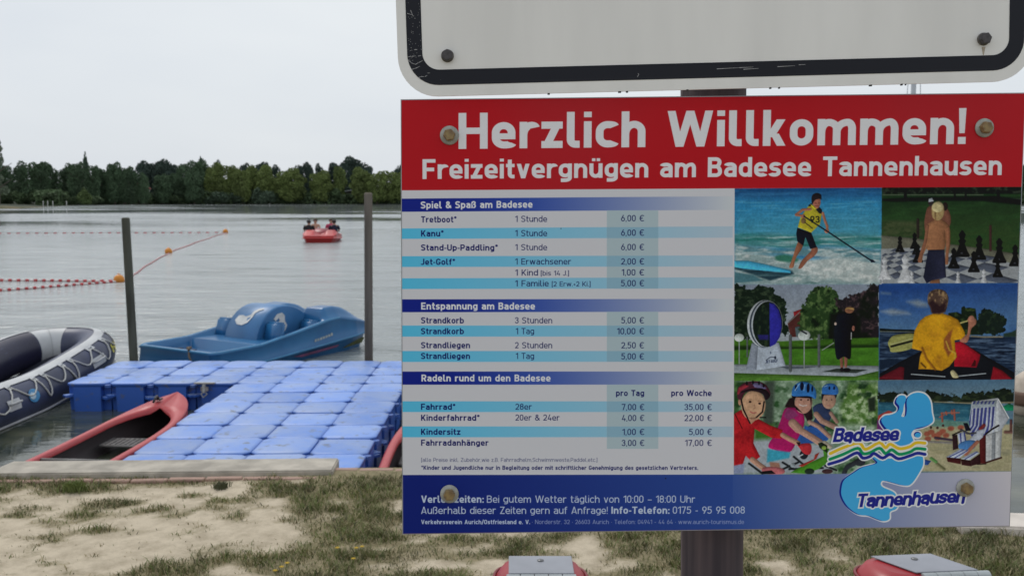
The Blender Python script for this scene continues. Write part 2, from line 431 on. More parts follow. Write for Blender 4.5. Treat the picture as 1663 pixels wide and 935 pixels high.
# concrete slab at the water's edge and the red brick edging
sm = mat('slab_concrete', (.42, .38, .32), .9, .24, 7, .005, 90)
bm = bmesh.new(); add_box(bm, -1.0, 1.0, -.13, .13, -.05, .040)
for v in bm.verts: v.co.x += (.05 if v.co.x < 0 and v.co.y > 0 else 0) + (-.05 if v.co.x > 0 and v.co.y < 0 else 0)*0
bmesh.ops.bevel(bm, geom=bm.edges[:], offset=.008, segments=2, affect='EDGES')
sl = bmo('concrete_slab', bm, sm); sl.location = (-2.05, 5.345, -.014); sl.rotation_euler.z = .035
tag(sl, 'long pale concrete slab lying along the quay edge left of the sign', 'slab')
bm = bmesh.new(); add_box(bm, -3.0, 3.0, -.11, .11, -.08, .035); bmesh.ops.bevel(bm, geom=bm.edges[:], offset=.01, segments=2, affect='EDGES')
s2 = bmo('concrete_slab', bm, mat('slab_light', (.62, .56, .5), .9, .12, 9, .003, 80)); s2.location = (5.15, 4.10, 0); s2.rotation_euler.z = -.11
tag(s2, 'near white concrete edging beside the water behind the right sign corner', 'slab')
ke = empty('brick_edging', (0, 0, 0)); tag(ke, 'thin row of reddish bricks set along the quay edge at grass level', 'edging')
bm = bmesh.new(); add_box(bm, -.102, .102, -.022, .022, -.04, .018); bmesh.ops.bevel(bm, geom=bm.edges[:], offset=.005, segments=1, affect='EDGES')
brm = mat('red_brick', (.36, .235, .185), .9, .35, 4, .003, 60); br = bmo('brick', bm, brm, ke); k = 0
for i in range(24):
    x = -3.35+i*.212; y = 5.10 if x < -1.05 else 5.34
    y = 5.165+.035*(x+2.05) if x < -1.02 else 5.36
    o = br if i == 0 else link(br.copy(), ke); o.location = (x, y, -.016+R_.uniform(-.004, .004)); o.rotation_euler.z = .03+R_.uniform(-.02, .02)
# ------------------------------------------------------------------ lake
wm = bpy.data.materials.new('lake_water'); wm.use_nodes = True; n = wm.node_tree.nodes; l = wm.node_tree.links; b = n['Principled BSDF']
b.inputs['Base Color'].default_value = (.018, .026, .018, 1); b.inputs['IOR'].default_value = 1.5;  b.inputs['Specular IOR Level'].default_value = .5
tc = n.new('ShaderNodeTexCoord')
def wn(sx, sy, dt, rough=.55, rot=0.0):
    m_ = n.new('ShaderNodeMapping'); m_.inputs['Scale'].default_value = (sx, sy, 1); m_.inputs['Rotation'].default_value = (0, 0, rot); l.new(tc.outputs['Object'], m_.inputs[0])
    x = n.new('ShaderNodeTexNoise'); x.inputs['Scale'].default_value = 1; x.inputs['Detail'].default_value = dt; x.inputs['Roughness'].default_value = rough; l.new(m_.outputs[0], x.inputs['Vector']); return x.outputs['Fac']
band = rmp((.03, .03, .03), (1, 1, 1), .49, .60, wn(.010, .026, 4, .6)); spY = n.new('ShaderNodeSeparateXYZ'); l.new(tc.outputs['Object'], spY.inputs[0])
def mrange(a, c_, lo, hi):
    x = n.new('ShaderNodeMapRange'); x.inputs['From Min'].default_value = a; x.inputs['From Max'].default_value = c_; x.inputs['To Min'].default_value = lo; x.inputs['To Max'].default_value = hi; l.new(spY.outputs['Y'], x.inputs['Value']); return x.outputs[0]
def mth(op, a, c_):
    x = n.new('ShaderNodeMath'); x.operation = op; l.new(a, x.inputs[0]); l.new(c_, x.inputs[1]); return x.outputs[0]
band = mth('MULTIPLY', mth('MAXIMUM', band, mrange(45, 95, 1, 0)), mrange(9.5, 15, .06, 1))
def bump(h, dist, prev=None, strg=None, s=1.0):
    q = n.new('ShaderNodeBump'); q.inputs['Distance'].default_value = dist; q.inputs['Strength'].default_value = s; l.new(h, q.inputs['Height'])
    if strg: l.new(strg, q.inputs['Strength'])
    if prev: l.new(prev, q.inputs['Normal'])
    return q.outputs[0]
p = bump(wn(.30, .75, 3, .5, .3), .22, None, band); p = bump(wn(1.6, 4.2, 4, .62, -.2), .085, p, band); p = bump(wn(9, 16, 2, .5), .006, p, band)
l.new(p, b.inputs['Normal']); rr_ = n.new('ShaderNodeMapRange'); rr_.inputs['To Min'].default_value = .05; rr_.inputs['To Max'].default_value = .25; rv = n.new('ShaderNodeMapRange'); rv.inputs['From Min'].default_value = .35; rv.inputs['From Max'].default_value = .62; rv.inputs['To Min'].default_value = .35; rv.inputs['To Max'].default_value = 1.0; l.new(wn(.22, .9, 5, .7, .12), rv.inputs['Value']); l.new(mth('MULTIPLY', band, rv.outputs[0]), rr_.inputs['Value']); l.new(rr_.outputs[0], b.inputs['Roughness'])
# shallow bottom shows green-brown close to the quay
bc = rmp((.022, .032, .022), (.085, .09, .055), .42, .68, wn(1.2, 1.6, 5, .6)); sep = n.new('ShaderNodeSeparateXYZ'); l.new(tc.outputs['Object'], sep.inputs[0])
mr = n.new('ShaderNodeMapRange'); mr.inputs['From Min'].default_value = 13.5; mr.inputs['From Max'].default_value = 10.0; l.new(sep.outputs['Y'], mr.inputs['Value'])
deep = n.new('ShaderNodeRGB'); deep.outputs[0].default_value = (.275, .305, .305, 1); l.new(mixc(mr.outputs[0], deep.outputs[0], bc), b.inputs['Base Color'])  # pale base colour of the open water stands in for reflected sky brightness
tag(mesh('lake_water', [(-900, 3.6, WATER), (900, 3.6, WATER), (900, 900, WATER), (-900, 900, WATER)], [(0, 1, 2, 3)], wm), kind='structure')
# far bank
SH = [(-900, 120), (-300, 155), (-180, 186), (-135, 197), (-118, 204), (-121, 228), (-129, 255), (-146, 305), (-160, 345), (-150, 368), (-110, 378), (-40, 381), (60, 382), (300, 376), (900, 340)]
V = []; F = []; offs = [(-.5, -1.3), (0, -.90), (1.0, -.82), (4, -.74), (14, -.6)]
seg = []
for (xa, ya), (xb, yb) in zip(SH[:-1], SH[1:]):
    m_ = max(1, int(math.hypot(xb-xa, yb-ya)/8)) if abs(xa) < 500 and abs(xb) < 500 else 3
    seg += [(xa+(xb-xa)*q/m_, ya+(yb-ya)*q/m_) for q in range(m_)]
seg.append(SH[-1])
for i, (x, y) in enumerate(seg):
    xa, ya = seg[max(0, i-1)]; xb, yb = seg[min(len(seg)-1, i+1)]; L_ = math.hypot(xb-xa, yb-ya); nx2, ny2 = -(yb-ya)/L_, (xb-xa)/L_
    mound = 2.6*math.exp(-((x+134)/17)**2-((y-205)/28)**2); jit = R_.uniform(-.5, .5)
    for o, z in offs: V.append((x+nx2*(o+jit*(o < 2)), y+ny2*(o+jit*(o < 2)), z+(mound if o > 10 else mound*.7 if o > 2 else mound*.2 if o > .5 else 0)))
    V.append((x-260, y+140, 2.5) if y < 346 else (x*4, 2600, 6))
k = len(offs)+1
for i in range(len(seg)-1):
    for j in range(k-1): F.append((i*k+j, (i+1)*k+j, (i+1)*k+j+1, i*k+j+1))
tag(mesh('far_bank', V, F, mat('bank_grass', (.17, .12, .055), 1, .3, .10, 0, col2=(.055, .065, .025)), smooth=True), kind='structure')
fbk = bpy.data.objects['far_bank']; at_ = fbk.data.attributes.new('sandy', 'FLOAT', 'POINT'); at_.data.foreach_set('value', [float(v[1] < 262 and v[1] > 180 and -175 < v[0] < -110 and v[2] != 2.5) for v in V])
n = fbk.data.materials[0].node_tree.nodes; l = fbk.data.materials[0].node_tree.links; aa = n.new('ShaderNodeAttribute'); aa.attribute_name = 'sandy'; old = n['Principled BSDF'].inputs['Base Color'].links[0].from_socket; dk = n.new('ShaderNodeRGB'); dk.outputs[0].default_value = (.03, .038, .018, 1); l.new(mixc(aa.outputs['Fac'], dk.outputs[0], old), n['Principled BSDF'].inputs['Base Color'])
# ------------------------------------------------------------------ far trees
LEAF = {'dark': mat('leaf_dark', (0.064, 0.106, 0.054), .9, .45, .25), 'spire': mat('leaf_spire', (0.061, 0.097, 0.066), .9, .4, .25), 'oak': mat('leaf_oak', (0.042, 0.068, 0.053), .9, .35, .25),
        'olive': mat('leaf_olive', (0.133, 0.173, 0.049), .9, .4, .25), 'tall': mat('leaf_tall', (0.103, 0.139, 0.039), .9, .4, .25), 'bush': mat('leaf_bush', (0.078, 0.119, 0.053), .9, .4, .3),
        'bushg': mat('leaf_bush_light', (0.092, 0.132, 0.044), .9, .35, .3), 'bushb': mat('leaf_bush_blue', (0.091, 0.133, 0.085), .9, .35, .3), 'birch': mat('leaf_birch', (0.121, 0.150, 0.099), .9, .35, .3)}
barkm = mat('bark', (.09, .075, .06), .95, .3, 3)
def crown_mesh(kind, seed):
    """unit crown: radius 1, height 0..1 (of the tree); leaf clumps set on lobes"""
    r = np.random.default_rng(seed)
    if kind == 'spire': lobes = [(r.normal(0, .16)*(1-h), r.normal(0, .16)*(1-h), .12+h*.84, .80*(1-h)**.8+.10, .10) for h in np.linspace(0, 1, 13)]; cnt = 2600; lf = .12
    elif kind in ('bush', 'bushg', 'bushb'): lobes = [(r.uniform(-.62, .62), r.uniform(-.5, .5), r.uniform(.18, .66), r.uniform(.28, .46), r.uniform(.22, .34)) for _ in range(9)]; cnt = 2400; lf = .085
    elif kind == 'birch': lobes = [(r.uniform(-.5, .5)*(1.15-h), r.uniform(-.5, .5)*(1.15-h), .2+h*.74, r.uniform(.22, .36), r.uniform(.05, .09)) for h in np.linspace(0, 1, 18)]; cnt = 3000; lf = .05
    elif kind == 'tall': lobes = [(r.uniform(-.3, .3), r.uniform(-.3, .3), .2+h*.66, r.uniform(.5, .72)*(1.0-.35*h), .13) for h in np.linspace(0, 1, 10)]; cnt = 3000; lf = .09
    else:
        lobes = [(0, 0, .54, .70, .33), (0, 0, .30, .8, .24)]
        for _ in range(20):
            a = r.uniform(0, math.tau); z = r.uniform(.08, .92); rr = .66*math.sqrt(max(.05, 1-((z-.52)/.48)**2)); lobes.append((math.cos(a)*rr, math.sin(a)*rr, z*.94, r.uniform(.24, .40), r.uniform(.07, .125)))
        cnt = 9500; lf = .050
    wts = np.array([q[3]**2*q[4]**.5 for q in lobes]); wts /= wts.sum(); li = r.choice(len(lobes), cnt, p=wts); L = np.array(lobes)[li]
    u = r.normal(size=(cnt, 3)); u /= np.linalg.norm(u, axis=1)[:, None]; rad = r.uniform(.72, 1.08, cnt)[:, None]
    C_ = L[:, :3]+u*rad*np.stack([L[:, 3], L[:, 3], L[:, 4]], 1); C_[:, 2] = np.clip(C_[:, 2], .03, 1.0)
    a = r.normal(size=(cnt, 3)); a /= np.linalg.norm(a, axis=1)[:, None]; b_ = np.cross(a, r.normal(size=(cnt, 3))); b_ /= np.linalg.norm(b_, axis=1)[:, None]
    s = r.uniform(.6, 1.4, (cnt, 1))*lf; sz = np.array([1, 1, .38])     # leaves are shaped for a crown taller than wide
    P = np.stack([C_-a*s*sz, C_+b_*s*sz*.8, C_+a*s*sz, C_-b_*s*sz*.8], 1).reshape(-1, 3)
    me = bpy.data.meshes.new('crown'); me.vertices.add(4*cnt); me.vertices.foreach_set('co', P.ravel().astype(np.float32)); me.loops.add(4*cnt); me.loops.foreach_set('vertex_index', np.arange(4*cnt, dtype=np.int32))
    me.polygons.add(cnt); me.polygons.foreach_set('loop_start', np.arange(cnt, dtype=np.int32)*4); me.materials.append(LEAF[kind]); me.update(calc_edges=True); return me
CR = {}
for kd, ns_ in (('dark', 4), ('oak', 3), ('olive', 4), ('spire', 2), ('tall', 1), ('bush', 3), ('bushg', 1), ('bushb', 2), ('birch', 1)): CR[kd] = [crown_mesh(kd, 50+i*7+len(kd)) for i in range(ns_)]
TRK = None
LB = {'dark': ('tree', 'dark green broadleaf tree in the left half of the far shore wood', 'dark broadleaf trees on the far shore', 'tree'),
      'oak': ('tree', 'tall blackish round-topped tree rising behind the nearer shore trees', 'blackish trees standing behind the shore trees', 'tree'),
      'olive': ('tree', 'rounded olive green tree in the front row of the far shore', 'olive green trees on the far shore', 'tree'),
      'spire': ('conifer', 'narrow pointed dark tree standing up out of the far shore wood', 'pointed trees on the far shore', 'tree'),
      'tall': ('tree', 'tall narrow olive green tree between two round ones on the far shore', None, 'tree'),
      'bush': ('bush', 'low dark green bush along the foot of the far shore trees', 'dark bushes on the far shore', 'bush'),
      'bushg': ('bush', 'small bright green bush at the foot of the far left trees', None, 'bush'),
      'bushb': ('bush', 'rounded grey-green bush overhanging the water on the far shore', 'grey-green waterside bushes', 'bush'),
      'birch': ('birch_tree', 'tall feathery pale birch cut off by the left edge of the photo', None, 'tree')}
ORD = 'first second third fourth fifth sixth seventh eighth ninth tenth eleventh twelfth thirteenth fourteenth fifteenth sixteenth seventeenth eighteenth nineteenth twentieth'.split()
ORD += ['twenty-'+w for w in ORD[:9]]+['thirtieth']
SEEN = {}; LBL = {}
for i, (x, y, h, r, kd) in sorted(enumerate(TREES), key=lambda q: q[1][0]/q[1][1]):
    px = 831.5+1500*x/y
    if px < -12: LBL[i] = 'broadleaf tree of the far wood continuing beyond the left edge of the photo'; continue
    if px > 655: LBL[i] = ('far shore bush' if kd == 'bush' else 'far shore tree')+' standing behind the two signs, out of sight in the photo'; continue
    SEEN[kd] = SEEN.get(kd, 0)+1; what = {'dark': 'dark green broadleaf tree', 'oak': 'blackish round-topped tree of the back row', 'olive': 'rounded olive green tree', 'spire': 'narrow pointed dark tree', 'bush': 'low dark green bush', 'bushb': 'grey-green waterside bush'}.get(kd)
    LBL[i] = what and '%s on far shore, %s from the left' % (what, ORD[SEEN[kd]-1])
for i, (x, y, h, r, kd) in enumerate(TREES):
    nm, lb, gr, ct = LB[kd]; t = empty(nm, (x, y, -.66 if y > 300 else .3), i*1.7)
    tag(t, LBL[i] or lb, ct, gr if -12 <= 831.5+1500*x/y <= 655 else ('far trees beyond the left edge' if x < -100 else 'far bushes behind the signs' if kd == 'bush' else 'far trees behind the signs'))
    c = bpy.data.objects.new('crown', CR[kd][i % len(CR[kd])]); link(c, t); c.scale = (r*1.22, r*1.22, h*1.02)
    if TRK is None:
        V, F = tube_geo([(0, 0, 0), (.01, 0, .2), (-.02, .01, .45), (.02, 0, .75)], [.03, .024, .016, .006], 7)
        for a in range(5): V2, F2 = tube_geo([(0, 0, .25+a*.09), (math.cos(a*2.4)*.25, math.sin(a*2.4)*.25, .42+a*.09)], [.011, .004], 5); k = len(V); V += V2; F += [tuple(q+k for q in f) for f in F2]
        TRK = bpy.data.meshes.new('trunk'); TRK.from_pydata([tuple(v) for v in V], [], F); TRK.materials.append(barkm)
    k = bpy.data.objects.new('trunk', TRK); link(k, t); k.scale = (max(h, 5)*.9, max(h, 5)*.9, h*(.9 if kd[:4] != 'bush' else .6))
# undergrowth closing the foot of the wood: one mass
r = np.random.default_rng(77); sh = np.array([p for p in SH if -320 < p[0] < 320 and p[1] > 190]); dl = np.r_[0, np.cumsum(np.hypot(*np.diff(sh, axis=0).T))]; cnt = 60000
u = r.uniform(0, dl[-1], cnt); bx = np.interp(u, dl, sh[:, 0]); by = np.interp(u, dl, sh[:, 1]); e_ = 4.; tx = np.interp(u+e_, dl, sh[:, 0])-np.interp(u-e_, dl, sh[:, 0]); ty = np.interp(u+e_, dl, sh[:, 1])-np.interp(u-e_, dl, sh[:, 1]); tl = np.hypot(tx, ty)+1e-6
mound_ = by < 300; o_ = r.uniform(3, 9, cnt)+np.where(mound_, 24, 0); top = 2.6+3.4*NZ(u, u*0, 9., 3)+np.where(mound_, -.8, 0); C_ = np.stack([bx-ty/tl*o_, by+tx/tl*o_, -.9+r.uniform(0, 1, cnt)**.8*top], 1)
a = r.normal(size=(cnt, 3)); a /= np.linalg.norm(a, axis=1)[:, None]; b_ = np.cross(a, r.normal(size=(cnt, 3))); b_ /= np.linalg.norm(b_, axis=1)[:, None]; s_ = r.uniform(.35, .8, (cnt, 1)); P = np.stack([C_-a*s_, C_+b_*s_*.8, C_+a*s_, C_-b_*s_*.8], 1).reshape(-1, 3)
me = bpy.data.meshes.new('undergrowth'); me.vertices.add(4*cnt); me.vertices.foreach_set('co', P.ravel().astype(np.float32)); me.loops.add(4*cnt); me.loops.foreach_set('vertex_index', np.arange(4*cnt, dtype=np.int32)); me.polygons.add(cnt); me.polygons.foreach_set('loop_start', np.arange(cnt, dtype=np.int32)*4); me.materials.append(LEAF['bush']); me.update(calc_edges=True)
tag(link(bpy.data.objects.new('undergrowth', me)), 'dark undergrowth closing the foot of the far shore wood', 'undergrowth', kind='stuff')
# houses glimpsed between the trees
def house(loc, w, dpt, hw, hr, wallm, roofm, label, rz=0):
    t = empty('house', loc, rz); tag(t, label, 'house')
    V = [(-w, -dpt, 0), (w, -dpt, 0), (w, dpt, 0), (-w, dpt, 0), (-w, -dpt, hw), (w, -dpt, hw), (w, dpt, hw), (-w, dpt, hw), (0, -dpt, hw+hr), (0, dpt, hw+hr)]
    mesh('wall', V, [(0, 1, 5, 8, 4), (2, 3, 7, 9, 6), (1, 2, 6, 5), (3, 0, 4, 7)], wallm, t)
    G = Geo(); e = .5
    for s in (-1, 1):
        k = hr/w; G.add([(s*(w+e), -dpt-e, hw-k*e), (0, -dpt-e, hw+hr), (0, dpt+e, hw+hr), (s*(w+e), dpt+e, hw-k*e), (s*(w+e), -dpt-e, hw-k*e+.25), (0, -dpt-e, hw+hr+.25), (0, dpt+e, hw+hr+.25), (s*(w+e), dpt+e, hw-k*e+.25)], [(0, 1, 2, 3), (4, 7, 6, 5), (0, 4, 5, 1), (3, 2, 6, 7), (0, 3, 7, 4)])
    G.build('roof', roofm, t)
    for x in (-w*.45, w*.45):
        G = Geo(); G.box(x-.5, x+.5, -dpt-.06, -dpt-.01, hw*.45, hw*.8); wd = G.build('window', mat('white_paint', (.75, .75, .72), .5, .05), t)
        G = Geo(); G.box(x-.4, x+.4, -dpt-.09, -dpt-.062, hw*.5, hw*.77); G.build('pane', mat('dark_glass', (.03, .035, .04), .1, .1), wd)
    return t
house((-156.5, 392, -.4), 3.2, 4, 6.2, 2.6, mat('house_white', (.55, .53, .5), .8, .1), mat('roof_red', (.20, .06, .04), .8, .2), 'white gabled house with red roof glimpsed between the left trees', .3)
house((-66.0, 402, -.4), 5.2, 4, 5.0, .6, mat('cafe_dark', (.05, .045, .04), .8, .2), mat('roof_white', (.62, .64, .66), .6, .1), 'low dark building with white roof edge behind the right-hand post')
pl = None
for x, y in ((-120.8, 239), (-119.9, 239.5), (-118.9, 240.2), (-117.2, 244)):
    o = tube('white_stake', [(0, 0, -1.0), (0, 0, .95)], .085, mat('stake_paint', (.5, .5, .47), .6, .1), None, 8) if pl is None else link(pl.copy())
    pl = pl or o; o.location = (x, y, 0)
    tag(o, 'slim white stake standing at the water below the far left trees', 'stake', 'white stakes at the far left bank')
# ---------------------------------------------------------------- flat print: lettering and picture raster
def qpath(spec, n=7):
    pts=[]; i=0
    while i < len(spec):
        k=spec[i]; x,y=spec[i+1],spec[i+2]; i+=3
        if k in 'ML': pts.append((x,y))
        else:
            x0,y0=pts[-1]
            for j in range(1,n+1):
                t=j/n*math.pi/2
                if k=='h': pts.append((x0+(x-x0)*math.sin(t), y0+(y-y0)*(1-math.cos(t))))
                else: pts.append((x0+(x-x0)*(1-math.cos(t)), y0+(y-y0)*math.sin(t)))
    return pts
def ringp(x0,x1,y0,y1,f=.12):
    m=(y0+y1)/2; c=(x0+x1)/2; d=(y1-y0)*f
    return ['M',x0,m,'L',x0,m+d,'v',c,y1,'h',x1,m+d,'L',x1,m-d,'v',c,y0,'h',x0,m-d,'L',x0,m]
def glyph(ch, s):
    """advance width and strokes of one character of a plain technical sans; cap height 1, stroke s"""
    a=s/2; X=.735; P=[]; D=-.2
    def p(*spec): P.append(('p',qpath(list(spec))))
    def ring(*z): P.append(('r',qpath(ringp(*z))))
    def bx(x0,y0,x1,y1): P.append(('g',[(x0,y0),(x1,y0),(x1,y1),(x0,y1)]))
    def band(x0,y0,x1,y1):
        t=s*math.hypot(x1-x0,y1-y0)/abs(y1-y0)/2
        P.append(('g',[(x0-t,y0),(x0+t,y0),(x1+t,y1),(x1-t,y1)]))
    def dots(w):
        for x in (w*.5-.02-s*.85, w*.5+.02-s*.0): bx(x,.86,x+s*.85,.86+s*.8)
    base={'ü':'u','ö':'o','ä':'a'}.get(ch)
    if base:
        w,P=glyph(base,s); 
        for x in (w*.5-.03-s*.85, w*.5+.03): P.append(('g',[(x,.84),(x+s*.85,.84),(x+s*.85,.84+s*.8),(x,.84+s*.8)]))
        return w,P
    w=.56
    if ch==' ': return .31+s*.2,[]
    if ch=='o': w=.56+s*.2; ring(a,w-a,a,X-a)
    elif ch in 'nh':
        w=.54+s*.35; bx(0,0,s,1 if ch=='h' else X); p('M',a,X*.5,'v',w*.52,X-a,'h',w-a,X*.6,'L',w-a,0)
    elif ch=='m':
        w=.86+s*.6; bx(0,0,s,X); h=w/2; p('M',a,X*.5,'v',h*.58,X-a,'h',h,X*.62,'L',h,0); p('M',h,X*.5,'v',h*1.56,X-a,'h',w-a,X*.62,'L',w-a,0)
    elif ch=='r': w=.36+s*.45; bx(0,0,s,X); p('M',a,X*.5,'v',w*.66,X-a,'h',w-a*.4,X-a-.06)
    elif ch=='u': w=.54+s*.35; bx(w-s,0,w,X); p('M',w-a,X*.5,'v',w*.48,a,'h',a,X*.4,'L',a,X)
    elif ch=='a':
        w=.52+s*.3; p('M',.05+a*.3,X-a-.07,'v',w*.5,X-a,'h',w-a,X*.68,'L',w-a,0)
        p('M',w-a,X*.575,'L',w*.46,X*.575,'h',a,X*.31,'v',w*.44,a,'h',w-a,X*.26)
    elif ch=='e':
        w=.54+s*.3; p('M',w-a,X*.42,'L',w-a,X*.6,'v',w/2,X-a,'h',a,X*.6,'L',a,X*.4,'v',w*.52,a,'h',w-a*.75,X*.2)
        bx(a,X*.46-a*.85,w,X*.46+a*.85)
    elif ch=='c': w=.48+s*.35; p('M',w-a*.6,X-X*.2,'v',w*.55,X-a,'h',a,X*.6,'L',a,X*.4,'v',w*.55,a,'h',w-a*.6,X*.2)
    elif ch=='d': w=.55+s*.3; ring(a,w-a,a,X-a); bx(w-s,0,w,1)
    elif ch=='b': w=.55+s*.3; ring(a,w-a,a,X-a); bx(0,0,s,1)
    elif ch=='p': w=.55+s*.3; ring(a,w-a,a,X-a); bx(0,D,s,X)
    elif ch=='g':
        w=.55+s*.3; ring(a,w-a,a+.03,X-a); bx(w-s,0,w,X); p('M',w-a,.02,'L',w-a,D+.22,'v',w*.5,D+a,'L',.1,D+a)
    elif ch=='s':
        w=.47+s*.35; t=(X-a+X/2)/2; b=(a+X/2)/2
        p('M',w-a*.7,X-a*1.8,'v',w*.5,X-a,'h',a,t,'v',w*.5,X/2+.01,'h',w-a,b,'v',w*.48,a,'h',a*.6,a*1.8)
    elif ch=='i': w=s; bx(0,0,s,X); bx(0,1-s*.78,s,1)
    elif ch=='l': w=.2+s*.65; p('M',a,1,'L',a,a+.13,'v',a+.13,a,'L',w,a)
    elif ch=='t': w=.32+s*.4; x=.08+a; p('M',x,.95,'L',x,a+.13,'v',x+.13,a,'L',w,a); bx(0,X-s*.9,w,X)
    elif ch=='f': w=.32+s*.4; x=.08+a; p('M',w,1-a,'L',x+.12,1-a,'h',x,.84-a*.5,'L',x,0); bx(0,X-s*.9,w*.95,X)
    elif ch=='k': w=.46+s*.6; bx(0,0,s,1); band(w-s*.62,X,s*.9,.24); band(s+.10,.34,w-s*.55,0)
    elif ch=='v': w=.5+s*.5; t=a*1.06; band(t,X,w/2,0); band(w-t,X,w/2,0)
    elif ch=='w': w=.8+s*.6; t=a*1.04; h=w/2; band(t,X,w*.27,0); band(h,X,w*.27,0); band(h,X,w*.73,0); band(w-t,X,w*.73,0)
    elif ch=='z': w=.46+s*.4; bx(0,X-s,w,X); bx(0,0,w,s); band(w-s*.75,X-a,s*.75,a)
    elif ch=='ß': w=.54+s*.4; p('M',a,0,'L',a,.75,'v',w*.48,1-a,'h',w-a-.03,.78,'v',w*.5,.55,'L',w*.42,.55); p('M',w*.45,.55,'L',w*.55,.55,'h',w-a,.29,'v',w*.55,a,'L',w*.4,a)
    # capitals
    elif ch=='H': w=.62+s*.6; bx(0,0,s,1); bx(w-s,0,w,1); bx(a,.5-a*.9,w-a,.5+a*.9)
    elif ch=='F': w=.55+s*.25; bx(0,0,s,1); bx(0,1-s*.95,w,1); bx(0,.48-a,w*.9,.48+a)
    elif ch=='E': w=.55+s*.25; bx(0,0,s,1); bx(0,1-s*.95,w,1); bx(0,0,w,s*.95); bx(0,.5-a,w*.92,.5+a)
    elif ch=='L': w=.5+s*.25; bx(0,0,s,1); bx(0,0,w,s*.95)
    elif ch=='T': w=.62+s*.2; bx(0,1-s*.95,w,1); bx(w/2-a,0,w/2+a,1)
    elif ch=='I': w=s; bx(0,0,s,1)
    elif ch=='B':
        w=.6+s*.3; bx(0,0,s,1); p('M',a,1-a,'L',w*.55,1-a,'h',w-a-.03,.76,'v',w*.55,.53,'L',a,.53); p('M',a,.53,'L',w*.58,.53,'h',w-a,.27,'v',w*.58,a,'L',a,a)
    elif ch=='P': w=.6+s*.25; bx(0,0,s,1); p('M',a,1-a,'L',w*.58,1-a,'h',w-a,.7,'v',w*.58,.42,'L',a,.42)
    elif ch=='R': w=.6+s*.35; bx(0,0,s,1); p('M',a,1-a,'L',w*.56,1-a,'h',w-a-.02,.71,'v',w*.56,.45,'L',a,.45); band(w*.48,.45,w-s*.55,0)
    elif ch=='S':
        w=.58+s*.35; p('M',w-a*.8,1-a-.12,'v',w*.5,1-a,'h',a,.75,'v',w*.5,.51,'h',w-a,.26,'v',w*.48,a,'h',a*.8,a+.1)
    elif ch=='G': w=.62+s*.3; p('M',w-a,.72,'v',w*.52,1-a,'h',a,.68,'L',a,.32,'v',w*.5,a,'h',w-a,.3,'L',w-a,.5); bx(w*.5,.5-s*.9,w,.5)
    elif ch in 'OU0':
        w=(.62 if ch!='0' else .5)+s*.35
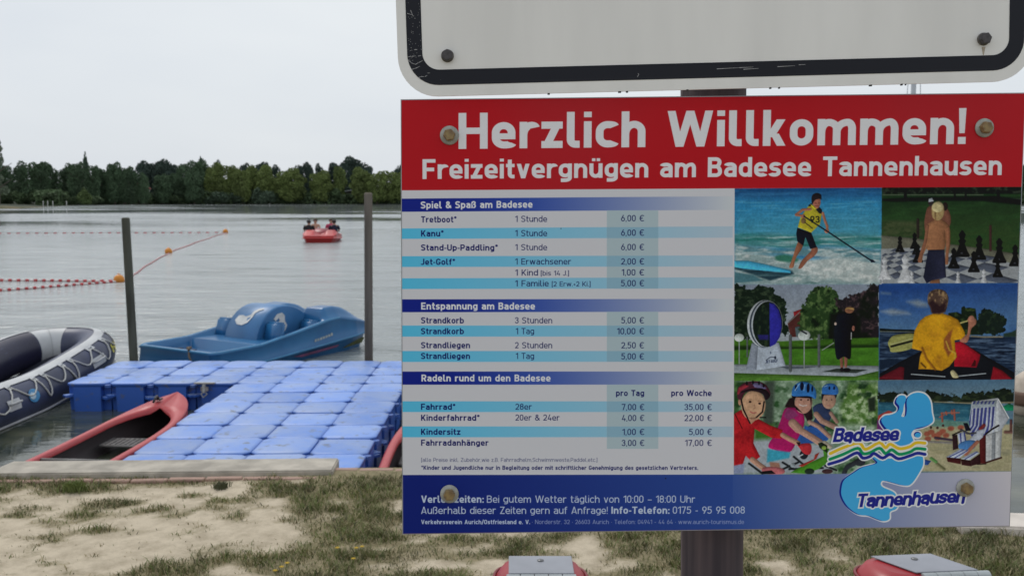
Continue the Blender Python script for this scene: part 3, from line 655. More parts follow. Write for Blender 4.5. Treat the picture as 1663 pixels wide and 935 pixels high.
        if ch=='U': p('M',a,1,'L',a,.3,'v',w/2,a,'h',w-a,.3,'L',w-a,1)
        else: ring(a,w-a,a,1-a,.2)
    elif ch=='J': w=.42+s*.4; p('M',w-a,1,'L',w-a,.25,'v',w*.45,a,'h',.03,.17)
    elif ch=='K': w=.6+s*.5; bx(0,0,s,1); band(w-s*.62,1,s*.9,.33); band(s+.12,.52,w-s*.55,0)
    elif ch=='A': w=.66+s*.5; t=a*1.05; band(t,0,w/2,1); band(w-t,0,w/2,1); bx(w*.22,.2,w*.78,.2+s*.85)
    elif ch=='V': w=.64+s*.5; t=a*1.05; band(t,1,w/2,0); band(w-t,1,w/2,0)
    elif ch=='W': w=.98+s*.9; t=a*1.03; h=w/2; band(t,1,w*.27,0); band(h,1,w*.27,0); band(h,1,w*.73,0); band(w-t,1,w*.73,0)
    elif ch=='N': w=.64+s*.5; bx(0,0,s,1); bx(w-s,0,w,1); band(s*.6,1,w-s*.6,0)
    elif ch=='Z': w=.56+s*.3; bx(0,1-s,w,1); bx(0,0,w,s); band(w-s*.7,1-a,s*.7,a)
    # figures
    elif ch=='1': w=.3+s*.4; bx(w-s,0,w,1); p('M',.01,.76,'L',w-a,1-a*.8)
    elif ch=='2': w=.5+s*.35; p('M',a,.74,'v',w/2,1-a,'h',w-a,.72,'v',w*.78,.48,'L',a*1.1,a*.9); bx(0,0,w,s*.95)
    elif ch=='3': w=.5+s*.35; p('M',a,.76,'v',w/2,1-a,'h',w-a-.02,.75,'v',w*.5,.54,'L',w*.36,.54); p('M',w*.4,.54,'L',w*.5,.54,'h',w-a,.28,'v',w/2,a,'h',a,.25)
    elif ch=='4': w=.54+s*.35; band(w*.55,1,a*1.2,.2); bx(0,.2,w,.2+s*.9); bx(w*.66,0,w*.66+s*.95,.5)
    elif ch=='5': w=.5+s*.35; bx(.04,1-s*.95,w*.95,1); p('M',a+.05,1,'L',a+.02,.5); p('M',a*1.4,.52,'v',w*.5,.64-a*.3,'h',w-a,.34,'v',w*.48,a,'h',a*.6,.2)
    elif ch=='6': w=.5+s*.4; ring(a,w-a,a,.63-a*.4,.05); p('M',w*.62,1,'L',a*1.35,.42)
    elif ch=='9': w=.5+s*.4; ring(a,w-a,.37+a*.4,1-a,.05); p('M',w*.38,0,'L',w-a*1.35,.58)
    elif ch=='7': w=.5+s*.3; bx(0,1-s*.95,w,1); band(w-s*.6,1-a,w*.38,0); bx(0,.86,s*.9,1)
    elif ch=='8': w=.5+s*.4; ring(a+.02,w-a-.02,.55-a*.3,1-a,.03); ring(a,w-a,a,.55-a*.1,.03)
    elif ch=='!': w=s; P.append(('g',[(0.02*s,1),(.98*s,1),(s*.85,.3),(s*.15,.3)])); bx(0,0,s,s)
    elif ch=='.': w=s; bx(0,0,s,s*.95)
    elif ch==',': w=s*1.1; P.append(('g',[(s*.1,s*.95),(s*1.1,s*.95),(s*.75,-s*.8),(s*.05,-s*.8)]))
    elif ch==':': w=s; bx(0,0,s,s*.95); bx(0,X-s*1.3,s,X-s*.35)
    elif ch=='-': w=.3; bx(0,.38-a*.85,.3,.38+a*.85)
    elif ch=='–': w=.5; bx(0,.38-a*.85,.5,.38+a*.85)
    elif ch=='·': w=s; bx(0,.35,s,.35+s)
    elif ch=='+': w=.4; bx(0,.38-a*.8,.4,.38+a*.8); bx(.2-a*.8,.18,.2+a*.8,.58)
    elif ch=='/': w=.38; p('M',.02,-.1,'L',.36,1.05)
    elif ch=='(': w=.2; p('M',.2,1.02,'L',a,1.02-a*.2); p('M',a,1.05,'L',a,-.15); p('M',a,-.13,'L',.2,-.13)
    elif ch==')': w=.2; p('M',0,1.02,'L',.2-a,1.02); p('M',.2-a,1.05,'L',.2-a,-.15); p('M',0,-.13,'L',.2-a,-.13)
    elif ch=='*':
        w=.4
        for k in range(3):
            t=math.pi/2+k*math.pi/3; dx,dy=.19*math.cos(t),.19*math.sin(t); P.append(('p',[(.2-dx,.8-dy),(.2+dx,.8+dy)]))
        P=[(k,g) if k!='p' else ('t',g) for k,g in P]
    elif ch=='&':
        w=.66+s*.3; p('M',w,.0+a*.6,'L',.18,.68); p('M',.16,.66,'L',.14,.76,'v',w*.38,1-a,'h',w*.62,.78,'v',w*.36,.53,'L',w*.3,.5,'h',a,.27,'v',w*.38,a,'h',w*.88,.44)
    elif ch=='€':
        w=.6+s*.3; p('M',w-a*.4,.84,'v',w*.62,1-a,'h',.08+a,.68,'L',.08+a,.32,'v',w*.62,a,'h',w-a*.4,.16); bx(0,.55,w*.75,.55+s*.7); bx(0,.36,w*.7,.36+s*.7)
    return w,P
def seg_dist(px,py,pts):
    d=None
    for (x0,y0),(x1,y1) in zip(pts[:-1],pts[1:]):
        vx,vy=x1-x0,y1-y0; L=vx*vx+vy*vy
        if L<1e-12: continue
        t=np.clip(((px-x0)*vx+(py-y0)*vy)/L,0,1); e=np.hypot(px-x0-t*vx,py-y0-t*vy)
        d=e if d is None else np.minimum(d,e)
    return d
class Canvas:
    """a picture of float colours; x to the right, y down, in layout units; S texels per unit"""
    def __init__(c,W,H,S,col):
        c.S=S; c.w=int(W*S); c.h=int(H*S); c.a=np.empty((c.h,c.w,3),np.float32); c.a[:]=col
        c.rng=np.random.default_rng(7); c.relief=False
    def window(c,x0,y0,x1,y1,pad=2):
        S=c.S; i0=max(0,int(x0*S)-pad); i1=min(c.w,int(x1*S)+pad+1); j0=max(0,int(y0*S)-pad); j1=min(c.h,int(y1*S)+pad+1)
        if i1<=i0 or j1<=j0: return None
        X,Y=np.meshgrid((np.arange(i0,i1)+.5)/S,(np.arange(j0,j1)+.5)/S); return i0,i1,j0,j1,X,Y
    def mix(c,win,m,col):
        i0,i1,j0,j1=win[:4]; v=c.a[j0:j1,i0:i1]; col=np.asarray(col,np.float32)
        if m.ndim==2: m=m[...,None]
        v+= (col-v)*m
    def inside(c,pts,X,Y,soft):
        ins=np.zeros(X.shape,bool); n=len(pts)
        for k in range(n):
            (x0,y0),(x1,y1)=pts[k],pts[(k+1)%n]
            if y0==y1: continue
            ins ^= ((y0>Y)!=(y1>Y)) & (X < (x1-x0)*(Y-y0)/(y1-y0)+x0)
        d=seg_dist(X,Y,list(pts)+[pts[0]]); d=np.where(ins,-d,d)
        return np.clip(.5-d/max(soft,1/c.S),0,1)
    def sd(c,pts,X,Y):
        ins=np.zeros(X.shape,bool); n=len(pts)
        for k in range(n):
            (x0,y0),(x1,y1)=pts[k],pts[(k+1)%n]
            if y0==y1: continue
            ins ^= ((y0>Y)!=(y1>Y)) & (X < (x1-x0)*(Y-y0)/(y1-y0)+x0)
        d=seg_dist(X,Y,list(pts)+[pts[0]]); return np.where(ins,-d,d)
    def noise(c,X,Y,sx,sy,seed=0,oct=3):
        r=np.random.default_rng(seed); out=np.zeros(X.shape); amp=1; tot=0
        for o in range(oct):
            T=r.random((64,64)); u=X/sx+seed*3.7; v=Y/sy+seed*1.3; i=np.floor(u).astype(int); j=np.floor(v).astype(int); fu=u-i; fv=v-j
            fu=fu*fu*(3-2*fu); fv=fv*fv*(3-2*fv); i%=64; j%=64; i2=(i+1)%64; j2=(j+1)%64
            out+=amp*((T[j,i]*(1-fu)+T[j,i2]*fu)*(1-fv)+(T[j2,i]*(1-fu)+T[j2,i2]*fu)*fv); tot+=amp; amp*=.55; sx/=2.1; sy/=2.1
        return out/tot
    def poly(c,pts,col,soft=0,smooth=0,nz=None,grad=None):
        """nz=(sx,sy,lo,hi,colour,seed): a second colour through noise; grad=(x0,y0,x1,y1,colour2)"""
        if smooth: pts=c.smooth(pts)
        xs=[q[0] for q in pts]; ys=[q[1] for q in pts]; win=c.window(min(xs)-soft,min(ys)-soft,max(xs)+soft,max(ys)+soft)
        if not win: return
        X,Y=win[4:]; m=c.inside(pts,X,Y,soft)
        if c.relief and nz and 1.2<=soft<=2.7 and len(pts)>=8:      # ragged foliage edges
            m=np.clip(.5-(c.sd(pts,X,Y)+(c.noise(X,Y,5,5,int(xs[0])%89,3)-.5)*13)/1.2,0,1)
        C=np.empty(X.shape+(3,),np.float32); C[:]=col
        if grad:
            x0,y0,x1,y1,c2=grad; L=(x1-x0)**2+(y1-y0)**2; t=np.clip(((X-x0)*(x1-x0)+(Y-y0)*(y1-y0))/L,0,1)[...,None]; C+=(np.asarray(c2,np.float32)-C)*t
        for z in (nz or []):
            sx,sy,lo,hi,c2,seed=z; t=np.clip((c.noise(X,Y,sx,sy,seed)-lo)/(hi-lo),0,1)[...,None]; C+=(np.asarray(c2,np.float32)-C)*t
        if c.relief and soft<1.6:      # rounded modelling of the pictured things, as in a photograph
            w_=min(max(xs)-min(xs),max(ys)-min(ys)); R=min(4.5,w_*.34)
            if w_>3 and w_<110:
                d=np.maximum(0,-c.sd(pts,X,Y)); hgt=np.sqrt(np.clip(d/R,0,1)); gy,gx=np.gradient(hgt); k=c.S*R*.16
                C*=np.clip(.86+.15*hgt+k*(gy*.9-gx*.5)*-1.0,.55,1.3)[...,None]
                C*=(1+.16*(c.noise(X,Y,w_*.3+1,w_*.3+1,int(xs[0])%97,4)-.5))[...,None]
        i0,i1,j0,j1=win[:4]; v=c.a[j0:j1,i0:i1]; v+=(C-v)*m[...,None]
    def smooth(c,pts,n=5):
        out=[]; N=len(pts)
        for k in range(N):
            p0,p1,p2,p3=[np.array(pts[(k+d)%N],float) for d in (-1,0,1,2)]
            for j in range(n):
                t=j/n; out.append(tuple(.5*((2*p1)+(-p0+p2)*t+(2*p0-5*p1+4*p2-p3)*t*t+(-p0+3*p1-3*p2+p3)*t**3)))
        return out
    def line(c,pts,w,col,soft=0):
        xs=[q[0] for q in pts]; ys=[q[1] for q in pts]; win=c.window(min(xs)-w,min(ys)-w,max(xs)+w,max(ys)+w)
        if not win: return
        d=seg_dist(win[4],win[5],pts)-w/2; m=np.clip(.5-d/max(soft,1/c.S),0,1)
        if c.relief and w>2.2:
            hgt=np.sqrt(np.clip(-d/(w/2),0,1)); gy,gx=np.gradient(hgt); f=np.clip(.82+.2*hgt-c.S*w*.08*(gy*.9-gx*.5),.55,1.3)[...,None]
            C=np.asarray(col,np.float32)*f; i0,i1,j0,j1=win[:4]; v=c.a[j0:j1,i0:i1]; v+=(C-v)*m[...,None]; return
        c.mix(win,m,col)
    def ell(c,x,y,rx,ry,col,soft=0,**k):
        c.poly([(x+rx*math.cos(t*math.tau/36),y+ry*math.sin(t*math.tau/36)) for t in range(36)],col,soft,**k)
    def text(c,st,x0,y0,x1,y1,cap,weight,col,shear=0,rnd=0,grow=0,track=.115):
        s=weight; adv=0; items=[]
        for ch in st:
            w,P=glyph(ch,s)
            if items or ch!=' ': items.append((adv,w,P,ch))
            adv+=w+(track if ch!=' ' else .1)
        tot=adv-track; L=math.hypot(x1-x0,y1-y0); sx=L/tot; ux,uy=(x1-x0)/L,(y1-y0)/L
        for off,w,P,ch in items:
            if not P: continue
            g0,g1=off-.15,off+w+.15+abs(shear)
            cs=[(x0+ux*g*sx+uy*h*cap*0,y0+uy*g*sx-h*cap) for g in (g0,g1) for h in (-.3,1.15)]
            win=c.window(min(q[0] for q in cs)-grow,min(q[1] for q in cs)-grow,max(q[0] for q in cs)+grow,max(q[1] for q in cs)+grow)
            if not win: continue
            X,Y=win[4:]; gx=((X-x0)/ux)/sx-off; gy=(y0+(X-x0)*uy/ux-Y)/cap; gx=gx-shear*gy; d=None
            k=sx/cap
            for kind,g in P:
                if kind=='g':
                    area=sum(g[i][0]*g[(i+1)%4][1]-g[(i+1)%4][0]*g[i][1] for i in range(4)); sg=1 if area>0 else -1; e=None
                    for i in range(4):
                        (ax,ay),(bx_,by)=g[i],g[(i+1)%4]; ax*=k; bx2=bx_*k; L2=math.hypot(bx2-ax,by-ay)
                        if L2<1e-9: continue
                        f=sg*((gx*k-ax)*(by-ay)-(gy-ay)*(bx2-ax))/L2; e=f if e is None else np.maximum(e,f)
                    if rnd: e=e+0
                else:
                    h=s/2 if kind!='t' else s*.34
                    e=seg_dist(gx,gy,g)-h
                    if kind!='r' and not rnd:
                        for (p,q) in ((g[0],g[1]),(g[-1],g[-2])):
                            L2=math.hypot(q[0]-p[0],q[1]-p[1]); f=-((gx-p[0])*(q[0]-p[0])+(gy-p[1])*(q[1]-p[1]))/L2
                            near=np.hypot(gx-p[0],gy-p[1])<h*1.5
                            e=np.where(near,np.maximum(e,f),e)
                d=e if d is None else np.minimum(d,e)
            c.mix(win,np.clip(.5-(d*cap-grow)*c.S,0,1),col)
PRINT = [
('phase',True),
('poly',[(536.1,146.1),(773.8,147.4),(778.1,303.6),(537.9,301.0)],(20,62,110),0,0,[(50,4,0.45,0.75,(34,92,140),11)],(642.5,147.3,643.3,180.9,(32,112,160))),
('poly',[(536.5,164.8),(774.4,167.5),(776.2,232.0),(537.6,229.3)],(34,114,160),14,0,[(40,3,0.5,0.8,(62,138,172),12)],(643.0,171.0,644.3,225.5,(58,130,150))),
('poly',[(536.8,219.6),(594.9,219.4),(647.7,222.7),(700.5,220.6),(776.4,225.0),(775.6,247.8),(683.4,239.7),(630.6,244.4),(537.1,238.0)],(56,118,122),6,0,[(30,3,0.5,0.75,(124,158,160),13),(50,5,0.55,0.8,(30,98,92),14)],None),
('poly',[(537.1,234.5),(613.0,245.9),(683.4,241.5),(775.6,247.8),(776.2,269.0),(666.2,257.1),(613.2,253.0),(537.4,252.1)],(78,118,128),6,0,[(20,4,0.45,0.7,(150,166,168),15)],None),
('poly',[(537.3,248.6),(577.9,250.8),(604.4,254.6),(666.3,264.1),(719.1,259.5),(776.2,269.0),(777.2,305.1),(538.3,302.3)],(120,142,144),6,0,[(14,5,0.45,0.8,(176,184,184),16),(30,6,0.6,0.8,(84,112,112),17)],None),
('poly',[(604.4,256.4),(620.2,253.1),(638.0,258.5),(638.1,265.6),(609.9,263.5)],(44,104,86),4,1,None,None),
('poly',[(537.6,262.6),(560.5,262.9),(595.9,271.2),(631.4,279.6),(635.0,284.9),(596.4,295.0),(569.7,285.9),(537.8,275.0)],(30,54,66),3,0,[(30,2,0.5,0.8,(70,104,110),18)],None),
('poly',[(537.6,262.3),(560.5,262.6),(595.9,270.4),(629.6,278.7),(629.7,283.1),(587.3,279.1),(551.9,275.1),(537.7,272.3)],(56,158,200),1.5,0,None,None),
('poly',[(537.9,280.2),(569.7,285.9),(584.0,294.9),(538.2,298.7)],(60,100,110),3,0,None,None),
('poly',[(659.2,262.3),(701.4,257.5),(745.7,265.1),(776.3,270.7),(777.1,300.7),(684.6,292.5),(649.1,281.5),(640.1,274.4)],(150,162,162),8,0,[(10,6,0.4,0.8,(188,192,190),19)],None),
('poly',[(641.8,231.4),(649.4,234.1),(646.5,244.6),(639.7,255.0),(636.0,263.8),(633.7,274.0),(626.8,274.2),(630.3,263.7),(633.6,253.2),(636.9,241.8)],(146,92,66),0,1,None,(635.6,240.3,644.6,240.4,(112,66,48))),
('poly',[(663.1,241.3),(670.7,240.5),(672.6,248.4),(666.2,257.1),(656.6,264.0),(647.2,275.4),(641.9,275.3),(646.9,263.9),(652.9,257.0),(661.5,248.3)],(132,80,60),0,1,None,None),
('poly',[(638.7,210.3),(661.7,218.4),(671.1,242.2),(660.6,244.7),(652.2,225.3),(649.0,239.3),(639.2,232.2),(637.1,219.9)],(14,20,30),0,0,None,None),
('poly',[(659.8,171.2),(669.7,181.8),(678.2,187.1),(675.5,204.6),(661.7,218.4),(639.5,209.4),(643.6,193.7),(654.6,177.2)],(172,158,34),0,0,None,(633.3,180.8,673.4,191.1,(160,150,34))),
('poly',[(667.7,171.3),(678.1,181.9),(678.3,188.5),(673.3,187.4),(664.3,176.5)],(22,24,26),0,0,None,None),
('poly',[(655.5,174.6),(660.6,171.2),(662.5,175.6),(657.3,176.4)],(22,24,26),0,0,None,None),
('text','93',659.3,202.3,674.6,202.8,10.89,0.16,(20,22,24),{}),
('line',[(659.1,180.8),(646.8,181.5),(636.4,189.3)],4.4,(150,94,72),0),
('line',[(636.5,189.8),(647.0,191.1)],3.6,(150,94,72),0),
('line',[(679.5,187.1),(683.3,199.4),(687.0,208.2),(687.2,216.1)],4.2,(150,96,74),0),
('ell',647.9,192.0,3.2,3.6,(150,94,72),0,None),
('ell',686.7,216.1,4,3.6,(158,98,76),0,None),
('ell',648.5,199.4,4,4.6,(110,86,52),0,None),
('line',[(649.2,192.0),(693.5,220.6),(758.1,263.5)],2.2,(12,18,30),0),
('poly',[(756.2,261.7),(763.3,263.5),(767.3,267.4),(759.9,267.7)],(14,20,34),0,0,None,None),
('line',[(650.8,201.7),(663.3,211.5)],1.6,(60,50,30),0),
('ell',669.0,169.5,6.6,10.5,(150,90,72),0,None),
('poly',[(661.0,170.3),(660.8,160.7),(664.7,155.9),(670.8,154.9),(676.2,158.3),(676.7,166.1),(674.9,164.4),(667.5,165.7),(664.1,169.5),(662.4,173.0)],(28,22,26),0,1,None,None),
('line',[(666.3,170.9),(669.1,171.6)],0.8,(60,30,30),0),
('line',[(672.1,171.0),(673.8,171.0)],0.8,(60,30,30),0),
('line',[(666.9,175.6),(673.1,176.1)],1,(90,40,40),0),
('poly',[(658.9,172.9),(664.2,174.7),(669.7,180.9),(666.1,180.9),(660.8,176.4)],(186,172,38),0,0,None,None),
('poly',[(773.8,147.4),(1005.0,148.4),(1005.3,305.5),(777.6,303.6)],(24,46,24),0,0,[(40,8,0.4,0.8,(34,62,30),21)],(892.0,168.9,893.8,223.4,(40,62,30))),
('poly',[(775.0,146.3),(1002.8,148.9),(1003.3,160.2),(775.4,157.7)],(14,20,16),2,0,[(6,5,0.5,0.8,(44,52,40),22)],None),
('line',[(775.9,159.1),(938.2,160.9)],1.2,(84,92,76),1.4),
('line',[(980.6,167.8),(1003.6,169.0)],2,(84,92,76),1.4),
('poly',[(775.6,165.5),(815.1,163.3),(885.4,163.3),(955.8,162.3),(1003.6,169.0),(1003.9,178.6),(938.5,170.9),(868.1,170.1),(797.7,171.0),(775.7,169.0)],(12,20,16),3,0,None,None),
('line',[(812.2,155.5),(812.5,164.2)],5,(10,14,12),2),
('line',[(892.2,154.6),(892.5,165.1)],3,(10,14,12),2),
('line',[(909.8,154.8),(910.1,165.3)],3,(10,14,12),2),
('line',[(962.6,155.4),(963.0,165.9)],5,(10,14,12),2),
('poly',[(776.5,200.5),(842.7,203.0),(843.4,227.6),(777.2,225.0)],(58,68,42),6,0,[(10,4,0.4,0.8,(40,56,30),23)],None),
('poly',[(775.4,224.1),(831.1,229.2),(887.9,239.5),(941.1,247.1),(1003.3,257.5),(1003.8,271.6),(776.3,254.9)],(92,92,78),1.5,0,None,None),
('poly',[(775.5,246.1),(835.1,244.1),(897.3,256.3),(1003.9,273.4),(1003.3,306.9),(775.0,304.2)],(132,136,140),2,0,None,None),
('poly',[(776.9,256.6),(782.1,252.9),(787.4,255.1),(778.7,258.9)],(70,76,90),0,0,None,None),
('poly',[(790.4,249.2),(798.8,245.5),(805.3,247.2),(796.3,251.2)],(70,76,90),0,0,None,None),
('poly',[(777.0,262.8),(778.7,258.9),(784.1,261.6),(777.1,265.7)],(70,76,90),0,0,None,None),
('poly',[(787.4,255.1),(796.3,251.2),(803.1,253.4),(793.5,257.5)],(70,76,90),0,0,None,None),
('poly',[(777.2,269.8),(777.1,265.7),(780.4,269.0),(777.3,273.3)],(70,76,90),0,0,None,None),
('poly',[(784.1,261.6),(793.5,257.5),(800.5,260.4),(790.4,264.7)],(70,76,90),0,0,None,None),
('poly',[(803.1,253.4),(812.7,249.2),(821.3,251.4),(810.8,255.9)],(70,76,90),0,0,None,None),
('poly',[(780.4,269.0),(790.4,264.7),(797.6,268.3),(786.7,272.9)],(70,76,90),0,0,None,None),
('poly',[(800.5,260.4),(810.8,255.9),(819.8,258.9),(808.6,263.6)],(70,76,90),0,0,None,None),
('poly',[(821.3,251.4),(832.0,246.8),(842.9,249.1),(831.3,254.0)],(70,76,90),0,0,None,None),
('poly',[(777.4,277.5),(786.7,272.9),(794.2,277.5),(782.6,282.4)],(70,76,90),0,0,None,None),
('poly',[(797.6,268.3),(808.6,263.6),(818.1,267.5),(806.1,272.6)],(70,76,90),0,0,None,None),
('poly',[(819.8,258.9),(831.3,254.0),(843.0,257.1),(830.4,262.3)],(70,76,90),0,0,None,None),
('poly',[(794.2,277.5),(806.1,272.6),(816.1,277.6),(803.1,283.0)],(70,76,90),0,0,None,None),
('poly',[(818.1,267.5),(830.4,262.3),(843.1,266.5),(829.5,272.1)],(70,76,90),0,0,None,None),
('poly',[(843.0,257.1),(855.8,251.7),(871.3,254.9),(857.0,260.8)],(70,76,90),0,0,None,None),
('poly',[(790.3,288.3),(803.1,283.0),(813.8,289.6),(799.5,295.3)],(70,76,90),0,0,None,None),
('poly',[(816.1,277.6),(829.5,272.1),(843.3,277.7),(828.4,283.7)],(70,76,90),0,0,None,None),
('poly',[(843.1,266.5),(857.0,260.8),(874.1,265.2),(858.5,271.5)],(70,76,90),0,0,None,None),
('poly',[(813.8,289.6),(828.4,283.7),(843.4,291.2),(827.0,297.7)],(70,76,90),0,0,None,None),
('poly',[(843.3,277.7),(858.5,271.5),(877.6,277.8),(860.3,284.6)],(70,76,90),0,0,None,None),
('poly',[(874.1,265.2),(890.1,258.8),(913.7,263.7),(895.4,270.8)],(70,76,90),0,0,None,None),
('poly',[(810.9,303.2),(827.0,297.7),(843.5,303.6),(825.0,303.4)],(70,76,90),0,0,None,None),
('poly',[(843.4,291.2),(860.3,284.6),(881.9,293.4),(862.5,300.8)],(70,76,90),0,0,None,None),
('poly',[(877.6,277.8),(895.4,270.8),(922.6,277.9),(902.0,285.8)],(70,76,90),0,0,None,None),
('poly',[(913.7,263.7),(932.4,256.3),(965.8,261.6),(943.8,269.9)],(70,76,90),0,0,None,None),
('poly',[(881.9,293.4),(902.0,285.8),(934.0,296.3),(910.3,304.4)],(70,76,90),0,0,None,None),
('poly',[(922.6,277.9),(943.8,269.9),(984.0,278.1),(958.6,287.4)],(70,76,90),0,0,None,None),
('poly',[(934.0,296.3),(958.6,287.4),(1004.0,300.4),(978.0,305.2)],(70,76,90),0,0,None,None),
('line',[(833.7,199.4),(834.6,227.5)],4.6,(40,34,30),1),
('line',[(951.9,211.3),(953.2,249.9)],4,(58,34,34),1.6),
('poly',[(847.4,183.8),(850.7,178.6),(857.7,176.9),(875.3,177.1),(884.5,187.7),(887.6,201.8),(885.2,212.3),(880.6,231.5),(852.2,227.7),(846.8,222.3),(844.4,203.0)],(104,64,50),0,1,None,None),
('ell',854.0,171.7,4.6,6,(40,34,36),0,None),
('poly',[(850.2,171.6),(850.3,166.4),(855.6,164.7),(858.9,170.0)],(150,156,164),0,0,None,None),
('ell',877.1,178.9,4.6,7,(34,24,22),0,None),
('poly',[(799.0,251.6),(798.6,249.5),(800.7,245.9),(803.3,238.5),(801.8,235.3),(803.5,233.8),(802.0,229.3),(804.7,225.4),(806.1,225.4),(809.1,229.4),(807.8,233.8),(809.6,235.4),(808.3,238.6),(811.4,246.0),(813.6,249.7),(813.3,251.8)],(14,15,18),0.7,0,None,None),
('poly',[(803.9,248.0),(806.8,248.6),(806.0,246.4)],(60,62,68),0.8,0,None,None),
('poly',[(822.7,246.6),(822.3,244.5),(824.3,240.9),(827.0,233.5),(825.5,230.3),(827.2,228.8),(825.6,224.3),(828.4,220.4),(829.8,220.4),(832.8,224.4),(831.5,228.8),(833.3,230.4),(832.0,233.6),(835.1,241.0),(837.3,244.7),(837.0,246.8)],(14,15,18),0.7,0,None,None),
('poly',[(827.6,243.0),(830.5,243.6),(829.7,241.4)],(60,62,68),0.8,0,None,None),
('poly',[(826.2,255.5),(825.8,253.8),(827.5,250.8),(829.6,245.0),(828.4,242.4),(829.8,241.2),(828.5,237.6),(830.7,234.4),(831.8,234.4),(834.2,237.6),(833.2,241.2),(834.7,242.5),(833.6,245.0),(836.0,250.9),(837.9,253.9),(837.6,255.6)],(14,15,18),0.7,0,None,None),
('poly',[(830.1,252.6),(832.4,253.0),(831.8,251.3)],(60,62,68),0.8,0,None,None),
('poly',[(827.7,268.7),(827.2,266.3),(829.5,262.1),(832.5,253.8),(830.8,250.2),(832.8,248.4),(831.0,243.3),(834.1,238.9),(835.7,238.9),(839.1,243.4),(837.6,248.5),(839.7,250.3),(838.2,253.8),(841.7,262.3),(844.3,266.5),(843.9,268.9)],(14,15,18),0.7,0,None,None),
('poly',[(833.3,264.6),(836.5,265.2),(835.6,262.8)],(60,62,68),0.8,0,None,None),
('poly',[(896.0,260.7),(895.3,257.2),(898.6,251.2),(902.8,239.2),(900.3,234.0),(903.2,231.5),(900.6,224.1),(905.1,217.7),(907.4,217.8),(912.3,224.3),(910.2,231.6),(913.2,234.2),(911.0,239.3),(916.1,251.4),(919.8,257.5),(919.3,261.0)],(14,15,18),0.7,0,None,None),
('poly',[(903.9,254.7),(908.6,255.7),(907.4,252.2)],(60,62,68),0.8,0,None,None),
('poly',[(924.8,265.4),(924.2,262.2),(927.2,256.7),(931.1,245.7),(928.8,240.9),(931.4,238.6),(929.0,231.8),(933.1,226.0),(935.3,226.0),(939.8,232.0),(937.8,238.7),(940.6,241.1),(938.6,245.8),(943.3,256.9),(946.7,262.5),(946.3,265.7)],(14,15,18),0.7,0,None,None),
('poly',[(932.1,260.0),(936.5,260.8),(935.3,257.6)],(60,62,68),0.8,0,None,None),
('poly',[(885.4,279.0),(884.8,276.4),(887.4,271.7),(890.7,262.4),(888.8,258.3),(891.0,256.4),(889.0,250.7),(892.5,245.7),(894.3,245.7),(898.1,250.8),(896.4,256.4),(898.8,258.5),(897.1,262.5),(901.0,271.9),(903.9,276.6),(903.5,279.3)],(14,15,18),0.7,0,None,None),
('poly',[(891.6,274.4),(895.2,275.1),(894.2,272.5)],(60,62,68),0.8,0,None,None),
('poly',[(918.1,285.6),(917.5,282.8),(920.1,278.1),(923.5,268.5),(921.5,264.3),(923.8,262.3),(921.8,256.4),(925.3,251.3),(927.2,251.4),(931.1,256.6),(929.4,262.4),(931.8,264.5),(930.1,268.6),(934.1,278.2),(937.1,283.1),(936.7,285.8)],(14,15,18),0.7,0,None,None),
('poly',[(924.4,280.9),(928.2,281.6),(927.2,278.8)],(60,62,68),0.8,0,None,None),
('poly',[(957.5,271.1),(956.8,267.8),(959.9,262.2),(963.9,250.9),(961.5,246.0),(964.2,243.6),(961.7,236.7),(965.9,230.7),(968.1,230.8),(972.7,236.9),(970.8,243.7),(973.6,246.2),(971.6,251.0),(976.4,262.4),(979.9,268.1),(979.4,271.3)],(14,15,18),0.7,0,None,None),
('poly',[(964.9,265.5),(969.4,266.4),(968.2,263.1)],(60,62,68),0.8,0,None,None),
('poly',[(984.7,276.7),(984.1,273.9),(986.8,269.0),(990.3,259.1),(988.2,254.9),(990.5,252.8),(988.4,246.8),(992.1,241.6),(994.0,241.6),(998.0,246.9),(996.3,252.9),(998.7,255.0),(997.0,259.2),(1001.2,269.1),(1004.2,274.1),(1003.8,276.9)],(14,15,18),0.7,0,None,None),
('poly',[(991.2,271.8),(995.1,272.6),(994.0,269.8)],(60,62,68),0.8,0,None,None),
('poly',[(958.5,294.0),(958.0,291.6),(960.3,287.4),(963.2,279.1),(961.5,275.5),(963.4,273.7),(961.6,268.6),(964.7,264.1),(966.4,264.1),(969.8,268.7),(968.3,273.7),(970.4,275.6),(968.9,279.1),(972.5,287.6),(975.0,291.8),(974.7,294.2)],(14,15,18),0.7,0,None,None),
('poly',[(964.0,289.9),(967.3,290.5),(966.4,288.1)],(60,62,68),0.8,0,None,None),
('poly',[(772.7,295.3),(772.1,292.4),(775.0,287.2),(778.7,276.9),(776.6,272.4),(779.0,270.3),(776.8,263.9),(780.7,258.5),(782.7,258.5),(786.8,264.1),(785.0,270.3),(787.6,272.6),(785.7,277.0),(790.0,287.4),(793.1,292.6),(792.7,295.6)],(168,170,174),0.7,0,None,None),
('poly',[(779.5,290.2),(783.6,291.0),(782.5,288.1)],(200,200,204),0.8,0,None,None),
('poly',[(804.0,301.0),(803.3,297.3),(806.8,291.0),(811.4,278.2),(808.8,272.6),(811.8,269.9),(809.1,262.1),(813.9,255.3),(816.4,255.3),(821.5,262.3),(819.3,270.0),(822.4,272.8),(820.1,278.3),(825.5,291.2),(829.4,297.6),(828.9,301.3)],(168,170,174),0.7,0,None,None),
('poly',[(812.5,294.7),(817.5,295.7),(816.2,292.0)],(200,200,204),0.8,0,None,None),
('poly',[(821.4,303.9),(821.1,302.2),(822.7,299.2),(824.8,293.3),(823.6,290.8),(825.0,289.5),(823.8,285.9),(825.9,282.8),(827.1,282.8),(829.5,286.0),(828.4,289.5),(829.9,290.8),(828.8,293.4),(831.3,299.3),(833.1,302.3),(832.9,304.0)],(168,170,174),0.7,0,None,None),
